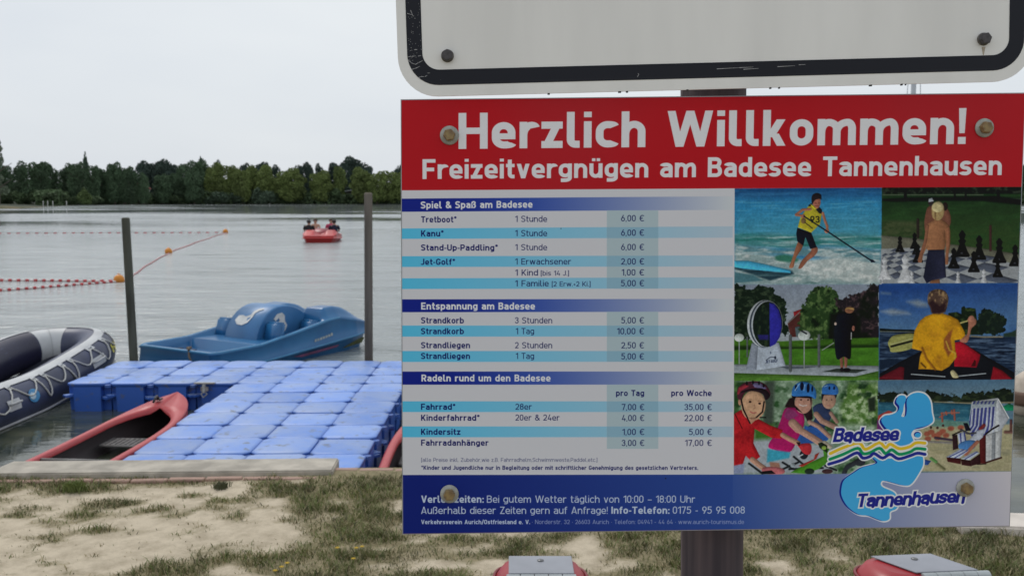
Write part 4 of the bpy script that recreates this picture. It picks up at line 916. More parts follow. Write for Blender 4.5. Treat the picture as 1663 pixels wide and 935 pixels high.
('poly',[(825.3,300.9),(827.6,301.4),(827.0,299.7)],(200,200,204),0.8,0,None,None),
('poly',[(896.6,304.8),(896.3,303.1),(897.9,300.1),(900.0,294.2),(898.8,291.7),(900.2,290.4),(898.9,286.8),(901.1,283.6),(902.2,283.7),(904.6,286.9),(903.6,290.4),(905.1,291.7),(904.0,294.3),(906.5,300.2),(908.3,303.2),(908.1,304.9)],(168,170,174),0.7,0,None,None),
('poly',[(900.5,301.8),(902.9,302.3),(902.2,300.6)],(200,200,204),0.8,0,None,None),
('poly',[(937.8,305.2),(937.4,303.3),(939.3,299.8),(941.7,292.9),(940.3,290.0),(941.9,288.5),(940.4,284.3),(943.0,280.6),(944.3,280.6),(947.1,284.4),(945.9,288.5),(947.7,290.0),(946.4,293.0),(949.3,299.9),(951.5,303.4),(951.2,305.4)],(168,170,174),0.7,0,None,None),
('poly',[(942.4,301.8),(945.1,302.4),(944.3,300.4)],(200,200,204),0.8,0,None,None),
('poly',[(776.0,303.3),(775.8,302.3),(776.8,300.6),(778.0,297.2),(777.3,295.7),(778.1,295.0),(777.4,292.8),(778.7,291.0),(779.4,291.0),(780.8,292.9),(780.2,295.0),(781.0,295.7),(780.4,297.2),(781.8,300.7),(782.9,302.4),(782.7,303.4)],(168,170,174),0.7,0,None,None),
('poly',[(778.3,301.6),(779.7,301.9),(779.3,300.9)],(200,200,204),0.8,0,None,None),
('poly',[(867.2,198.0),(877.9,203.4),(885.6,212.3),(887.3,231.6),(886.4,249.1),(881.0,245.6),(878.4,217.4),(877.6,249.0),(851.1,248.7),(851.8,241.7),(844.3,255.7),(842.0,268.0),(835.7,266.1),(840.5,248.6),(846.9,227.6),(847.3,210.1),(855.0,203.1)],(146,98,66),0,1,None,(853.8,223.0,889.1,233.3,(120,78,52))),
('line',[(882.7,214.0),(884.2,235.1),(882.8,256.1),(882.7,270.2)],5.2,(134,86,60),0),
('line',[(849.6,210.1),(847.1,234.6),(840.7,255.6),(838.4,266.2)],5.2,(126,80,58),0),
('poly',[(852.0,248.4),(878.5,248.2),(882.5,293.1),(864.9,296.4),(851.0,302.4),(845.4,292.7)],(24,26,42),0,0,None,(845.0,262.7,875.1,263.0,(34,36,56))),
('poly',[(857.9,298.1),(872.0,295.6),(873.0,304.5),(854.6,304.3)],(120,78,54),0,0,None,None),
('ell',865.7,185.8,10.6,15.5,(150,128,84),1,[(3,8,0.4,0.8,(104,78,50),24)]),
('ell',865.2,179.6,9.6,8.5,(172,160,116),1.5,None),
('poly',[(777.6,301.8),(1005.2,303.5),(1005.3,307.5),(777.7,304.8)],(40,84,150),0,0,None,None),
('poly',[(537.9,301.0),(773.6,303.3),(777.4,460.8),(539.7,458.3)],(112,122,138),0,0,None,(646.0,302.3,647.7,380.5,(136,144,152))),
('poly',[(536.5,301.0),(552.4,303.0),(564.9,308.4),(578.9,303.3),(596.6,305.3),(605.7,317.7),(618.2,324.9),(625.7,344.5),(622.6,365.7),(633.5,380.0),(538.1,393.1)],(18,30,22),2,0,[(7,6,0.5,0.75,(48,62,44),31)],None),
('poly',[(626.1,364.0),(648.6,341.2),(650.4,344.8),(651.4,387.3),(631.9,387.1)],(72,36,34),0,0,None,None),
('poly',[(635.4,346.4),(648.6,341.6),(648.8,348.3),(636.5,353.5)],(132,30,36),0,0,None,None),
('line',[(627.0,364.3),(649.5,343.4)],1.4,(104,104,100),0),
('poly',[(638.6,371.2),(645.7,369.5),(649.5,383.8),(640.8,387.2)],(70,88,92),0,0,None,None),
('poly',[(643.8,366.0),(648.6,341.2),(660.5,318.4),(669.0,305.2),(684.9,304.5),(702.7,310.1),(710.0,320.7),(717.8,349.1),(715.4,395.2),(651.4,389.1)],(34,56,28),2.5,0,[(6,6,0.45,0.7,(76,100,54),32),(9,8,0.55,0.8,(14,26,14),33)],None),
('poly',[(703.1,327.7),(720.7,322.6),(734.8,321.0),(750.4,312.4),(760.8,304.6),(774.1,304.7),(776.6,396.0),(713.6,395.2)],(30,26,30),2,0,[(5,5,0.5,0.75,(66,50,54),34),(20,20,0.5,0.8,(14,22,14),35)],None),
('poly',[(694.8,348.9),(744.5,354.8),(747.3,395.6),(692.3,394.9)],(14,22,16),5,0,None,None),
('poly',[(538.1,389.5),(616.1,394.0),(686.9,391.3),(776.4,389.7),(776.8,403.1),(538.4,407.3)],(56,96,26),2,0,[(30,4,0.5,0.8,(40,72,22),36)],None),
('poly',[(538.3,400.2),(651.8,403.3),(722.6,400.6),(776.7,401.3),(777.0,410.2),(538.5,410.8)],(26,46,18),4,0,None,None),
('poly',[(538.4,407.3),(776.9,405.8),(777.8,438.7),(538.9,435.8)],(62,112,30),2,0,[(30,8,0.4,0.8,(50,92,26),37)],None),
('poly',[(538.8,430.4),(776.8,436.0),(777.0,444.1),(741.7,452.5),(539.1,444.7)],(126,134,142),1,0,None,None),
('poly',[(613.4,434.9),(677.3,435.7),(652.6,439.0),(627.7,439.5)],(70,78,88),2,0,None,None),
('poly',[(684.7,444.7),(707.6,439.6),(759.2,442.1),(739.8,447.5)],(44,52,48),0,0,None,None),
('poly',[(539.1,444.7),(738.2,452.9),(777.9,444.1),(778.4,459.8),(539.3,458.1)],(58,98,32),1,0,[(20,4,0.4,0.8,(76,116,42),38)],None),
('poly',[(568.7,396.1),(612.6,395.7),(624.9,434.2),(577.1,440.7),(559.9,439.6)],(150,160,174),0,0,None,None),
('poly',[(568.7,396.1),(579.0,397.1),(577.1,440.7),(559.9,439.6)],(118,126,140),0,0,None,None),
('ell',589.0,365.3,28.6,39,(44,54,66),0,None),
('ell',588.9,364.9,28.4,38.6,(160,166,170),0,None),
('ell',591.1,365.3,27,38.4,(52,60,70),0,None),
('ell',592.8,365.3,25.5,38,(150,156,164),0,None),
('ell',593.7,365.9,24,37,(18,28,24),0,[(6,8,0.5,0.8,(38,52,34),39)]),
('poly',[(596.2,330.9),(604.2,332.7),(611.5,342.5),(615.9,356.8),(617.0,370.9),(614.2,386.9),(607.3,398.3),(598.2,403.0)],(38,36,138),0,0,None,None),
('poly',[(577.8,382.9),(595.5,383.1),(595.7,391.1),(580.6,390.9)],(34,32,96),2,0,None,None),
('text','JET-GOLF',591.7,429.6,611.5,427.7,4.55,0.22,(30,40,66),{}),
('line',[(592.3,424.8),(598.9,419.8),(606.0,419.8)],1.1,(26,32,50),0),
('ell',607.3,420.6,1.6,2.8,(26,32,50),0,None),
('ell',599.6,412.3,1.2,2,(80,90,110),0,None),
('line',[(548.0,392.3),(548.7,429.6)],1.8,(126,132,134),0),
('ell',547.9,387.0,8,6.56,(172,180,178),0,[(8,8,0.5,0.9,(140,150,146),40)]),
('line',[(653.9,390.0),(655.1,443.4)],1.8,(126,132,134),0),
('ell',653.8,384.7,10,8.2,(172,180,178),0,[(8,8,0.5,0.9,(140,150,146),40)]),
('line',[(649.4,377.5),(657.5,382.1)],2.6,(34,36,44),0),
('line',[(631.3,385.3),(632.6,442.3)],5,(78,84,86),0),
('line',[(677.9,385.0),(679.1,435.7)],4.4,(78,84,86),0),
('line',[(561.0,386.2),(561.6,418.2)],2.6,(78,84,86),0),
('line',[(700.3,357.8),(701.6,395.1)],1.6,(20,22,24),0),
('line',[(702.2,397.7),(683.8,409.1)],1.5,(130,134,134),0),
('poly',[(712.5,420.1),(717.8,420.2),(719.1,438.0),(716.5,440.6),(714.3,437.9)],(120,74,60),0,0,None,None),
('poly',[(719.6,420.2),(725.8,420.3),(725.0,438.1),(720.9,438.0)],(130,82,66),0,0,None,None),
('ell',716.6,441.5,3,3.5,(26,22,26),0,None),
('ell',724.6,442.0,6.5,3.3,(20,18,22),0,None),
('poly',[(704.0,363.1),(707.2,352.5),(714.2,347.7),(728.4,347.5),(736.4,349.4),(739.3,360.0),(736.2,377.7),(731.2,388.3),(730.3,423.0),(719.6,420.2),(708.1,424.0),(703.3,395.1),(702.5,375.5)],(20,23,32),0,1,None,(703.0,341.0,737.1,341.4,(10,12,18))),
('ell',726.5,344.3,7.4,5.4,(112,74,54),0,None),
('poly',[(719.4,343.8),(722.9,340.0),(732.6,340.5),(733.9,344.4),(724.7,342.5)],(146,112,66),0,1,None,None),
('ell',733.8,374.1,2.4,4.4,(140,88,72),0,None),
('line',[(730.6,381.2),(730.6,391.9)],1.4,(150,150,150),0),
('ell',704.4,366.3,2,2.6,(170,150,140),0,None),
('poly',[(773.6,303.3),(1004.8,305.5),(1004.4,461.1),(777.4,458.8)],(26,58,120),0,0,[(90,40,0.3,0.9,(38,76,138),41)],(886.5,308.1,888.8,378.4,(78,112,142))),
('poly',[(820.0,331.8),(837.6,329.0),(853.7,334.8),(853.9,341.0),(838.0,340.8)],(104,120,138),7,0,None,None),
('poly',[(777.9,347.2),(795.5,343.3),(820.5,348.6),(825.9,352.2),(794.0,352.7)],(112,126,142),7,0,None,None),
('poly',[(777.1,315.4),(793.0,317.3),(793.1,320.0),(777.2,318.9)],(80,104,134),5,0,None,None),
('poly',[(776.6,374.7),(803.6,376.8),(832.0,377.5),(839.2,381.6),(776.7,380.9)],(16,24,24),1,0,[(5,3,0.5,0.9,(30,40,34),42)],None),
('line',[(777.1,379.8),(835.6,381.4)],1,(110,110,100),1),
('poly',[(887.9,351.2),(902.0,349.6),(909.2,353.2),(908.9,342.6),(913.4,340.0),(916.0,343.5),(921.3,342.7),(932.0,344.6),(936.3,369.5),(942.3,387.3),(906.8,386.9),(890.3,372.5)],(20,30,20),1,0,[(6,5,0.5,0.8,(58,76,36),43)],None),
('poly',[(940.9,348.3),(955.0,343.1),(964.1,350.3),(978.5,357.6),(984.1,366.5),(980.9,373.6),(980.4,386.0),(938.7,387.3),(932.8,369.5)],(20,30,26),1.4,0,[(8,6,0.5,0.8,(38,54,34),44)],None),
('poly',[(979.5,386.0),(991.9,383.5),(998.8,380.0),(1002.7,379.2),(1002.5,391.6),(979.7,391.3)],(34,50,42),2,0,None,None),
('poly',[(776.7,381.4),(835.6,381.6),(892.7,390.3),(1002.1,391.6),(1002.8,461.2),(778.4,459.3)],(26,40,62),0,0,[(26,3,0.45,0.7,(66,86,112),45),(14,2,0.55,0.8,(14,22,38),46)],None),
('line',[(926.4,389.3),(946.0,390.9),(977.9,391.0)],2.4,(118,110,92),1.2),
('poly',[(777.5,428.0),(792.5,423.7),(813.9,428.5),(805.2,433.7),(778.8,444.1)],(22,34,52),3,0,None,None),
('poly',[(778.1,449.4),(812.2,429.3),(847.2,412.0),(847.5,421.8),(921.6,404.9),(1003.2,452.2),(1003.2,461.5),(778.4,459.3)],(20,22,28),0,0,None,None),
('poly',[(778.3,457.5),(778.2,454.8),(812.4,437.4),(818.7,439.2),(818.4,459.2)],(90,22,32),0,0,None,None),
('poly',[(900.4,438.5),(899.2,399.2),(910.7,397.6),(942.5,419.4),(941.8,426.5),(937.0,440.7)],(168,20,36),0,0,None,(910.0,413.9,931.2,444.5,(122,16,30))),
('poly',[(960.8,461.0),(964.5,439.2),(979.9,446.6),(996.4,460.2)],(122,18,30),0,0,None,None),
('poly',[(933.0,428.2),(935.7,430.0),(935.1,438.9),(928.0,438.8)],(60,14,20),0,0,None,None),
('line',[(830.6,450.4),(885.9,455.1)],1.6,(146,154,160),0),
('line',[(907.2,454.6),(952.4,450.7)],1.6,(146,154,160),0),
('poly',[(790.9,397.9),(798.5,387.4),(814.4,384.3),(834.0,385.1),(831.1,407.3),(799.3,414.0),(793.8,406.8)],(138,138,76),0,1,[(12,3,0.5,0.8,(112,112,58),47)],None),
('line',[(795.4,401.5),(830.6,392.2)],1.4,(160,160,110),0),
('line',[(796.4,404.6),(830.7,396.1)],3.4,(30,30,26),0),
('line',[(907.9,367.7),(925.5,362.6)],2.6,(170,160,96),0),
('poly',[(932.5,360.6),(933.7,369.5),(926.8,376.5),(924.5,387.1),(919.6,399.5),(908.9,397.6),(908.7,390.5),(919.2,387.0),(921.3,369.3),(920.1,360.4)],(150,96,76),0,1,None,None),
('ell',925.9,360.5,5,5,(160,104,84),0,None),
('poly',[(863.1,351.8),(877.2,351.0),(891.6,355.7),(904.2,362.0),(915.5,381.7),(917.1,387.9),(910.5,394.0),(899.9,395.7),(901.4,411.7),(904.4,422.5),(892.4,438.4),(880.2,445.3),(869.5,443.4),(855.2,442.4),(841.9,442.2),(843.9,421.7),(847.2,412.8),(830.2,408.2),(830.9,400.2),(833.8,378.9),(842.2,363.0),(850.8,356.0)],(186,132,20),0.8,0,[(14,16,0.5,1.1,(140,88,24),48)],None),
('poly',[(882.1,393.7),(888.9,383.1),(895.8,377.9),(892.8,393.8),(896.9,411.7),(890.1,422.3),(882.6,407.9)],(128,70,34),3,0,None,None),
('line',[(885.8,397.3),(891.6,411.6),(901.5,417.1),(900.9,426.0)],2,(178,146,50),2),
('line',[(847.1,407.5),(854.7,425.4),(869.5,443.4)],3,(120,70,24),3),
('line',[(846.0,432.4),(853.4,439.7)],2.5,(80,50,20),2),
('poly',[(853.7,333.1),(855.0,318.9),(865.4,312.3),(879.6,314.3),(887.0,324.6),(886.5,337.0),(882.5,349.3),(873.7,352.1),(861.3,350.9),(858.4,342.0)],(72,54,46),0,1,[(3,5,0.45,0.8,(150,122,84),49)],None),
('poly',[(855.5,334.9),(860.6,329.6),(873.3,338.6),(883.7,331.7),(882.5,349.3),(873.7,352.1),(861.3,350.9),(858.4,342.0)],(42,26,30),4,0,None,None),
('poly',[(894.5,447.3),(899.8,444.7),(908.1,454.6),(905.5,457.3),(898.3,456.3)],(170,160,120),0,1,None,None),
('poly',[(539.7,458.3),(776.4,459.8),(779.6,615.3),(542.0,612.6)],(92,116,92),0,0,[(9,9,0.45,0.8,(148,168,148),51),(14,12,0.5,0.75,(40,72,40),52)],None),
('poly',[(590.9,459.6),(607.4,459.8),(605.4,542.8),(590.9,553.8)],(56,66,58),6,0,None,None),
('poly',[(539.6,458.9),(557.9,459.2),(565.5,472.1),(549.6,505.1),(540.5,508.7)],(34,60,32),5,0,[(8,8,0.4,0.8,(70,106,54),53)],None),
('poly',[(726.5,463.1),(779.6,463.8),(781.6,534.0),(713.5,529.4),(716.4,498.0)],(70,104,46),10,0,[(8,8,0.42,0.7,(148,168,128),54),(14,14,0.55,0.75,(28,52,30),55)],None),
('poly',[(760.2,489.3),(772.9,485.8),(773.6,509.8),(762.6,511.5)],(34,44,34),4,0,None,None),
('poly',[(575.8,529.5),(607.0,529.9),(604.0,561.3),(576.4,561.0)],(54,98,36),6,0,None,None),
('poly',[(541.4,556.8),(607.5,554.0),(648.1,561.9),(705.1,562.6),(706.3,612.9),(542.4,611.7)],(140,148,156),8,0,None,None),
('line',[(567.8,594.3),(590.2,611.3)],3.4,(30,34,38),1),
('line',[(619.6,606.1),(648.8,593.5)],3.4,(30,34,38),1),
('line',[(641.2,584.1),(659.9,599.2)],3.4,(30,34,38),1),
('line',[(623.0,593.2),(641.7,604.6)],3.4,(30,34,38),1),
('line',[(634.3,604.5),(689.5,603.3)],3.4,(30,34,38),1),
('line',[(693.1,599.7),(711.7,607.3)],3.4,(30,34,38),1),
('line',[(722.9,611.2),(742.7,594.7)],3.4,(30,34,38),1),
('poly',[(636.3,610.1),(649.0,602.8),(696.3,581.1),(697.6,594.1),(682.2,605.1),(660.2,612.3)],(64,124,34),0,0,None,None),
('poly',[(688.8,571.7),(699.8,570.0),(696.3,581.1),(690.9,584.8)],(60,120,36),0,0,None,None),
('poly',[(648.9,599.1),(674.4,588.3),(676.1,580.8),(683.4,577.2),(678.1,588.3),(656.3,601.0)],(150,48,40),0,0,None,None),
('ell',657.7,580.6,7,8,(28,32,40),0,None),
('ell',639.7,598.0,4,4,(130,140,146),0,None),
('line',[(648.6,584.2),(655.8,580.6)],2,(170,176,180),0),
('poly',[(721.1,613.1),(726.3,600.1),(739.0,592.8),(748.0,587.4),(744.6,598.5),(731.9,605.7),(728.4,613.2)],(46,50,56),0,1,None,None),
('ell',750.1,594.8,9,6,(40,44,50),1,None),
('ell',697.0,609.0,9,4,(60,40,44),0,None),
('ell',667.5,608.6,8,5,(34,46,38),1,None),
('poly',[(670.6,503.0),(685.1,495.8),(694.5,505.1),(699.1,507.0),(700.4,521.8),(689.8,538.4),(695.7,555.1),(647.9,554.5),(649.5,543.4),(665.8,532.5),(674.7,519.7)],(40,52,84),0,1,None,None),
('poly',[(647.7,547.1),(669.5,532.5),(691.6,538.4),(696.7,557.0),(673.8,560.4),(649.9,561.9)],(34,78,150),0,1,None,None),
('line',[(676.4,514.1),(685.8,525.3),(710.0,536.8)],9,(146,112,98),0),
('line',[(700.2,512.6),(710.7,527.5)],6,(140,108,96),0),
('ell',696.9,491.3,11.5,14.5,(150,116,98),0,None),
('poly',[(683.9,481.0),(709.5,481.3),(709.6,485.0),(707.9,488.7),(705.0,483.1),(688.5,482.9),(685.1,493.9)],(28,30,40),0,0,None,None),
('poly',[(685.1,479.2),(685.6,470.0),(693.5,464.2),(704.5,464.7),(711.1,472.1),(709.5,482.2),(686.6,481.0)],(40,92,160),0,1,None,None),
('ell',697.0,471.6,1.6,3,(18,26,50),0,None),
('ell',704.7,471.7,1.6,3,(18,26,50),0,None),
('line',[(688.2,469.1),(693.6,467.3)],1,(130,160,190),0),
('ell',693.3,490.7,1.1,1,(50,34,30),0,None),
('ell',701.1,490.8,1.1,1,(50,34,30),0,None),
('line',[(694.0,499.9),(699.9,500.4)],1.1,(150,90,84),0),
('poly',[(626.5,496.9),(631.8,487.7),(639.1,486.0),(643.2,506.3),(624.7,501.5)],(34,24,26),1.5,0,None,None),
('poly',[(656.0,506.5),(668.7,501.1),(671.0,521.5),(663.9,528.8),(656.2,513.9)],(34,24,28),1.5,0,None,None),
('poly',[(629.3,502.5),(646.8,504.5),(656.2,515.7),(656.6,532.4),(647.9,552.6),(633.7,576.6),(604.1,570.6),(599.4,563.1),(609.2,546.6),(617.9,524.5),(623.0,507.9)],(142,26,84),0,1,None,(620.3,506.5,652.2,583.3,(160,20,84))),
('poly',[(628.4,503.4),(641.4,508.1),(647.1,515.6),(632.6,524.7),(623.2,517.2)],(120,44,90),2,0,None,None),
('poly',[(597.7,570.5),(635.5,576.6),(633.9,585.9),(597.2,592.8)],(48,140,166),3,0,None,None),
('poly',[(601.8,592.0),(617.5,594.0),(619.5,602.4),(602.9,600.3)],(140,100,84),2,0,None,None),
('poly',[(658.4,532.4),(690.0,547.6),(695.8,557.0),(670.1,562.2),(649.9,561.9)],(36,74,140),2,0,None,None),
('line',[(665.7,526.9),(680.5,534.5),(699.3,551.4)],7,(150,116,102),0),
('line',[(638.1,526.6),(649.4,539.7),(669.9,552.0),(683.0,560.5)],11,(160,122,106),0),
('line',[(638.2,528.4),(647.5,537.8)],14,(160,122,106),0),
('ell',655.2,495.0,14.5,18,(158,116,100),0,None),
('poly',[(635.3,482.2),(673.9,484.6),(674.0,489.2),(668.4,487.3),(667.9,502.9),(665.7,488.1),(642.7,486.0),(639.2,493.3),(643.2,506.3),(654.3,512.0),(650.6,508.3),(639.3,497.0)],(26,20,24),0,0,None,None),
('poly',[(635.6,478.6),(638.7,467.5),(649.5,460.7),(664.2,462.7),(673.6,471.7),(676.0,482.7),(674.0,489.2),(664.7,484.4),(639.0,484.1)],(40,98,164),0,1,None,None),
('ell',642.4,469.8,2,5,(12,20,40),0,None),
('ell',651.9,468.1,3,7,(12,20,40),0,None),
('ell',662.2,471.1,2.6,7.5,(12,20,40),0,None),
('ell',669.0,472.5,1.6,5,(12,20,40),0,None),
('line',[(640.7,474.9),(647.7,464.0)],1.6,(120,160,200),0),
('line',[(655.3,475.1),(656.9,465.0)],1.4,(110,150,190),0),
('ell',651.1,490.2,1.7,1.2,(46,28,26),0,None),
('ell',662.6,490.3,1.7,1.2,(46,28,26),0,None),
('line',[(648.5,498.1),(654.1,500.5),(660.4,499.5)],1.6,(180,170,166),0),
('line',[(654.8,492.6),(656.1,495.4)],1,(130,84,70),0),
('poly',[(680.2,560.5),(692.1,557.8),(705.2,568.2),(701.6,571.9),(692.4,569.9),(688.6,566.1)],(170,160,140),0,0,None,None),
('poly',[(680.3,562.3),(686.7,560.6),(696.0,566.2),(696.3,579.2),(683.2,569.8)],(30,42,30),0,0,None,None),
('ell',690.6,569.9,4,3.4,(120,150,60),0,None),
('poly',[(541.5,512.4),(553.3,505.2),(568.3,523.9),(581.1,520.3),(601.5,531.7),(621.9,539.3),(620.3,554.1),(603.8,552.1),(575.9,536.9),(574.5,561.0),(586.0,583.4),(573.3,592.5),(562.1,581.2),(556.9,597.9),(543.1,598.6)],(168,28,34),0.8,0,[(10,14,0.5,0.85,(136,20,28),56)],None),
('line',[(543.4,512.4),(555.7,536.6)],1.4,(60,14,20),0),
('line',[(622.0,547.7),(633.2,554.3),(648.1,561.9)],8,(160,118,98),0),
('line',[(573.2,587.9),(586.3,598.3),(597.5,605.9)],9,(166,124,104),0),
('poly',[(542.1,597.7),(560.5,594.2),(558.9,610.9),(542.4,611.7)],(120,130,160),2,0,None,None),
('poly',[(590.1,602.0),(608.4,600.4),(625.1,604.4),(623.4,612.2),(593.9,611.4)],(170,90,96),0,1,None,None),
('poly',[(589.2,607.6),(604.9,606.0),(612.4,612.0),(590.3,612.3)],(24,24,28),0,0,None,None),
('poly',[(648.1,563.8),(666.5,562.2),(670.4,571.5),(666.9,580.7),(657.6,578.7),(650.1,569.4)],(170,40,48),0,1,None,None),
('poly',[(644.4,560.0),(651.7,560.1),(650.0,567.5)],(40,24,30),0,0,None,None),
('ell',573.3,498.4,20,25,(172,134,104),0,None),
('ell',551.2,492.2,3,6,(160,116,92),0,None),
('line',[(553.0,488.6),(557.0,505.2),(568.4,527.6)],2.6,(22,20,24),0),
('line',[(590.6,492.7),(588.2,509.3),(569.3,526.6)],2.4,(22,20,24),0),
('line',[(584.7,518.5),(593.9,518.6)],2,(22,20,24),0),
('poly',[(564.6,518.3),(581.1,518.5),(570.3,529.4)],(160,118,94),0,0,None,None),
('poly',[(546.4,480.2),(547.2,470.1),(558.0,461.0),(576.2,458.5),(591.0,463.3),(599.4,474.4),(600.2,483.6),(593.3,490.0),(587.6,479.8),(572.9,475.0),(560.1,476.7),(553.0,488.6),(547.5,486.7)],(70,32,44),0,1,None,None),
('poly',[(546.4,479.3),(549.0,468.3),(561.7,462.9),(565.4,466.6),(552.7,473.8),(549.2,480.2)],(140,40,52),1,0,None,None),
('poly',[(569.0,461.1),(583.6,461.3),(594.8,470.7),(589.3,472.4),(574.6,468.6)],(90,84,120),1,0,None,None),
('poly',[(551.0,477.5),(561.8,472.1),(587.5,470.6),(600.1,481.8),(593.3,490.0),(587.6,479.8),(572.9,475.0),(560.1,476.7)],(30,22,28),0,1,None,None),
('ell',561.7,462.0,1.6,3.4,(16,14,20),0,None),
('ell',571.7,460.8,1.6,3.4,(16,14,20),0,None),
('ell',581.8,461.7,1.6,3.4,(16,14,20),0,None),
('ell',589.2,466.0,1.6,3.4,(16,14,20),0,None),
('ell',567.7,492.4,2.4,1.8,(44,28,26),0,None),
('line',[(564.7,489.1),(570.2,488.8)],0.9,(100,66,50),0),
('ell',583.4,495.4,2.4,1.8,(44,28,26),0,None),
('line',[(580.4,491.9),(585.9,491.9)],0.9,(100,66,50),0),
('line',[(568.0,508.7),(572.7,511.0),(577.6,510.3)],2,(150,80,74),0),
('line',[(574.8,497.1),(576.2,502.7),(573.4,504.0)],1.1,(140,100,78),0),
('poly',[(776.4,459.8),(1004.9,461.1),(1004.9,613.5),(779.6,614.7)],(64,96,122),0,0,None,(891.4,461.2,891.9,476.4,(80,108,128))),
('poly',[(777.2,481.1),(812.8,480.2),(839.9,485.4),(858.5,477.5),(880.3,483.8),(912.8,486.9),(939.6,480.5),(961.2,480.7),(985.3,475.6),(1003.1,484.0),(1003.7,500.3),(777.6,497.4)],(24,32,26),1.2,0,[(9,5,0.5,0.8,(48,60,38),61)],None),
('line',[(869.9,496.7),(924.0,499.3),(1002.3,498.9)],2.2,(128,120,96),2),
('poly',[(777.6,495.5),(869.9,497.2),(929.5,500.7),(930.4,527.9),(778.6,534.1)],(34,82,104),1.5,0,[(20,3,0.5,0.8,(54,100,116),62)],None),
('poly',[(854.5,522.8),(892.5,526.9),(941.3,532.1),(941.7,543.0),(855.1,540.5)],(84,122,112),4,0,None,None),
('poly',[(846.8,535.0),(887.4,538.2),(1003.6,534.3),(1003.8,613.5),(846.4,611.5)],(146,140,108),4,0,[(14,5,0.4,0.8,(158,150,120),63),(30,8,0.6,0.85,(124,122,98),64)],None),
('poly',[(778.2,517.8),(794.7,509.9),(807.0,514.1),(808.8,529.1),(792.9,542.5),(776.7,542.3)],(160,52,44),2,0,None,None),
('poly',[(776.8,525.9),(789.6,520.7),(795.6,542.5),(777.2,542.3)],(90,40,100),2,0,None,None),
('line',[(882.6,515.0),(883.9,528.7)],3.2,(142,74,60),1),
('line',[(902.7,509.9),(904.1,526.2)],3.2,(142,74,60),1),
('line',[(898.7,511.2),(899.7,516.6)],3.2,(142,74,60),1),
('line',[(889.3,513.2),(890.3,517.0)],3.2,(142,74,60),1),
('line',[(881.3,515.0),(911.0,514.6)],1.8,(150,84,70),1),
('line',[(878.8,521.8),(886.8,517.8)],2,(142,74,60),1),
('ell',859.4,548.8,5.4,4,(136,72,56),2.4,None),
('ell',866.0,546.1,5.4,4,(136,72,56),2.4,None),
('ell',871.6,551.7,5.4,4,(136,72,56),2.4,None),
('ell',879.7,549.0,5.4,4,(136,72,56),2.4,None),
('ell',884.9,545.0,5.4,4,(136,72,56),2.4,None),
('ell',890.6,551.9,5.4,4,(136,72,56),2.4,None),
('ell',877.2,555.8,5.4,4,(136,72,56),2.4,None),
('ell',861.0,557.0,5.4,4,(136,72,56),2.4,None),
('ell',898.3,540.6,5.4,4,(136,72,56),2.4,None),
('ell',914.5,539.1,5.4,4,(136,72,56),2.4,None),
('ell',865.3,538.5,2,2.2,(60,36,34),0.8,None),
('ell',876.1,539.2,2,2.2,(60,36,34),0.8,None),
('ell',885.2,535.5,2,2.2,(60,36,34),0.8,None),
('line',[(873.1,555.8),(900.3,559.7)],4,(54,44,60),2),
('line',[(842.1,560.8),(899.1,564.3)],3,(110,106,110),3),
('poly',[(982.3,505.4),(991.6,500.9),(1002.5,504.3),(1001.5,512.5),(986.6,512.3)],(20,116,78),1,0,None,None),
('line',[(996.7,528.7),(997.2,545.1)],4,(80,44,44),2.5),
('line',[(987.9,547.7),(1000.1,547.9)],5,(96,66,60),2.5),
('poly',[(931.5,496.6),(973.7,490.9),(992.4,523.2),(982.2,539.4),(981.8,590.0),(957.1,596.5),(955.6,552.7),(930.6,536.1),(927.7,527.9)],(168,172,176),0,0,None,None),
('poly',[(973.7,490.9),(993.8,524.6),(982.8,542.2),(981.8,590.0),(970.3,588.4),(976.6,536.7)],(146,150,158),0,0,None,None),
('line',[(974.6,493.1),(993.0,524.6)],1.4,(196,198,200),0),
('poly',[(932.7,499.4),(971.2,495.8),(968.5,536.5),(952.9,555.4),(939.6,560.7),(931.2,552.4),(927.7,530.6)],(52,58,118),0,0,None,None),
('poly',[(931.8,504.8),(934.4,504.6),(933.3,536.1),(922.4,549.6),(919.7,549.6),(930.1,536.1)],(168,174,190),0,0,None,None),
('poly',[(938.0,504.9),(940.7,504.6),(939.0,536.2),(930.3,549.7),(927.6,549.7),(936.3,536.1)],(168,174,190),0,0,None,None),
('poly',[(944.2,504.9),(946.9,504.7),(944.7,536.2),(938.1,549.8),(935.4,549.8),(942.5,536.2)],(168,174,190),0,0,None,None),
('poly',[(950.4,505.0),(953.1,504.8),(950.4,536.3),(946.0,549.9),(943.3,549.9),(948.8,536.3)],(168,174,190),0,0,None,None),
('poly',[(956.6,505.1),(959.3,504.9),(958.8,536.4),(953.8,550.0),(951.1,550.0),(955.0,536.4)],(168,174,190),0,0,None,None),
('poly',[(962.8,505.2),(965.5,504.9),(964.5,536.5),(961.7,550.1),(959.0,550.1),(961.2,536.5)],(168,174,190),0,0,None,None),
('poly',[(969.1,505.3),(971.8,505.0),(970.2,536.6),(969.5,550.2),(966.8,550.2),(967.4,536.5)],(168,174,190),0,0,None,None),
('poly',[(932.6,498.0),(972.5,494.4),(970.7,505.3),(931.9,508.3)],(128,138,146),0,0,None,None),
('poly',[(934.7,495.9),(937.9,495.4),(935.9,500.8),(932.7,501.3)],(54,60,110),0,0,None,None),
('poly',[(940.9,495.9),(944.1,495.4),(942.2,500.8),(938.9,501.4)],(54,60,110),0,0,None,None),
('poly',[(947.1,496.0),(950.3,495.5),(948.4,500.9),(945.1,501.4)],(54,60,110),0,0,None,None),
('poly',[(953.3,496.1),(956.6,495.6),(954.6,501.0),(951.4,501.5)],(54,60,110),0,0,None,None),
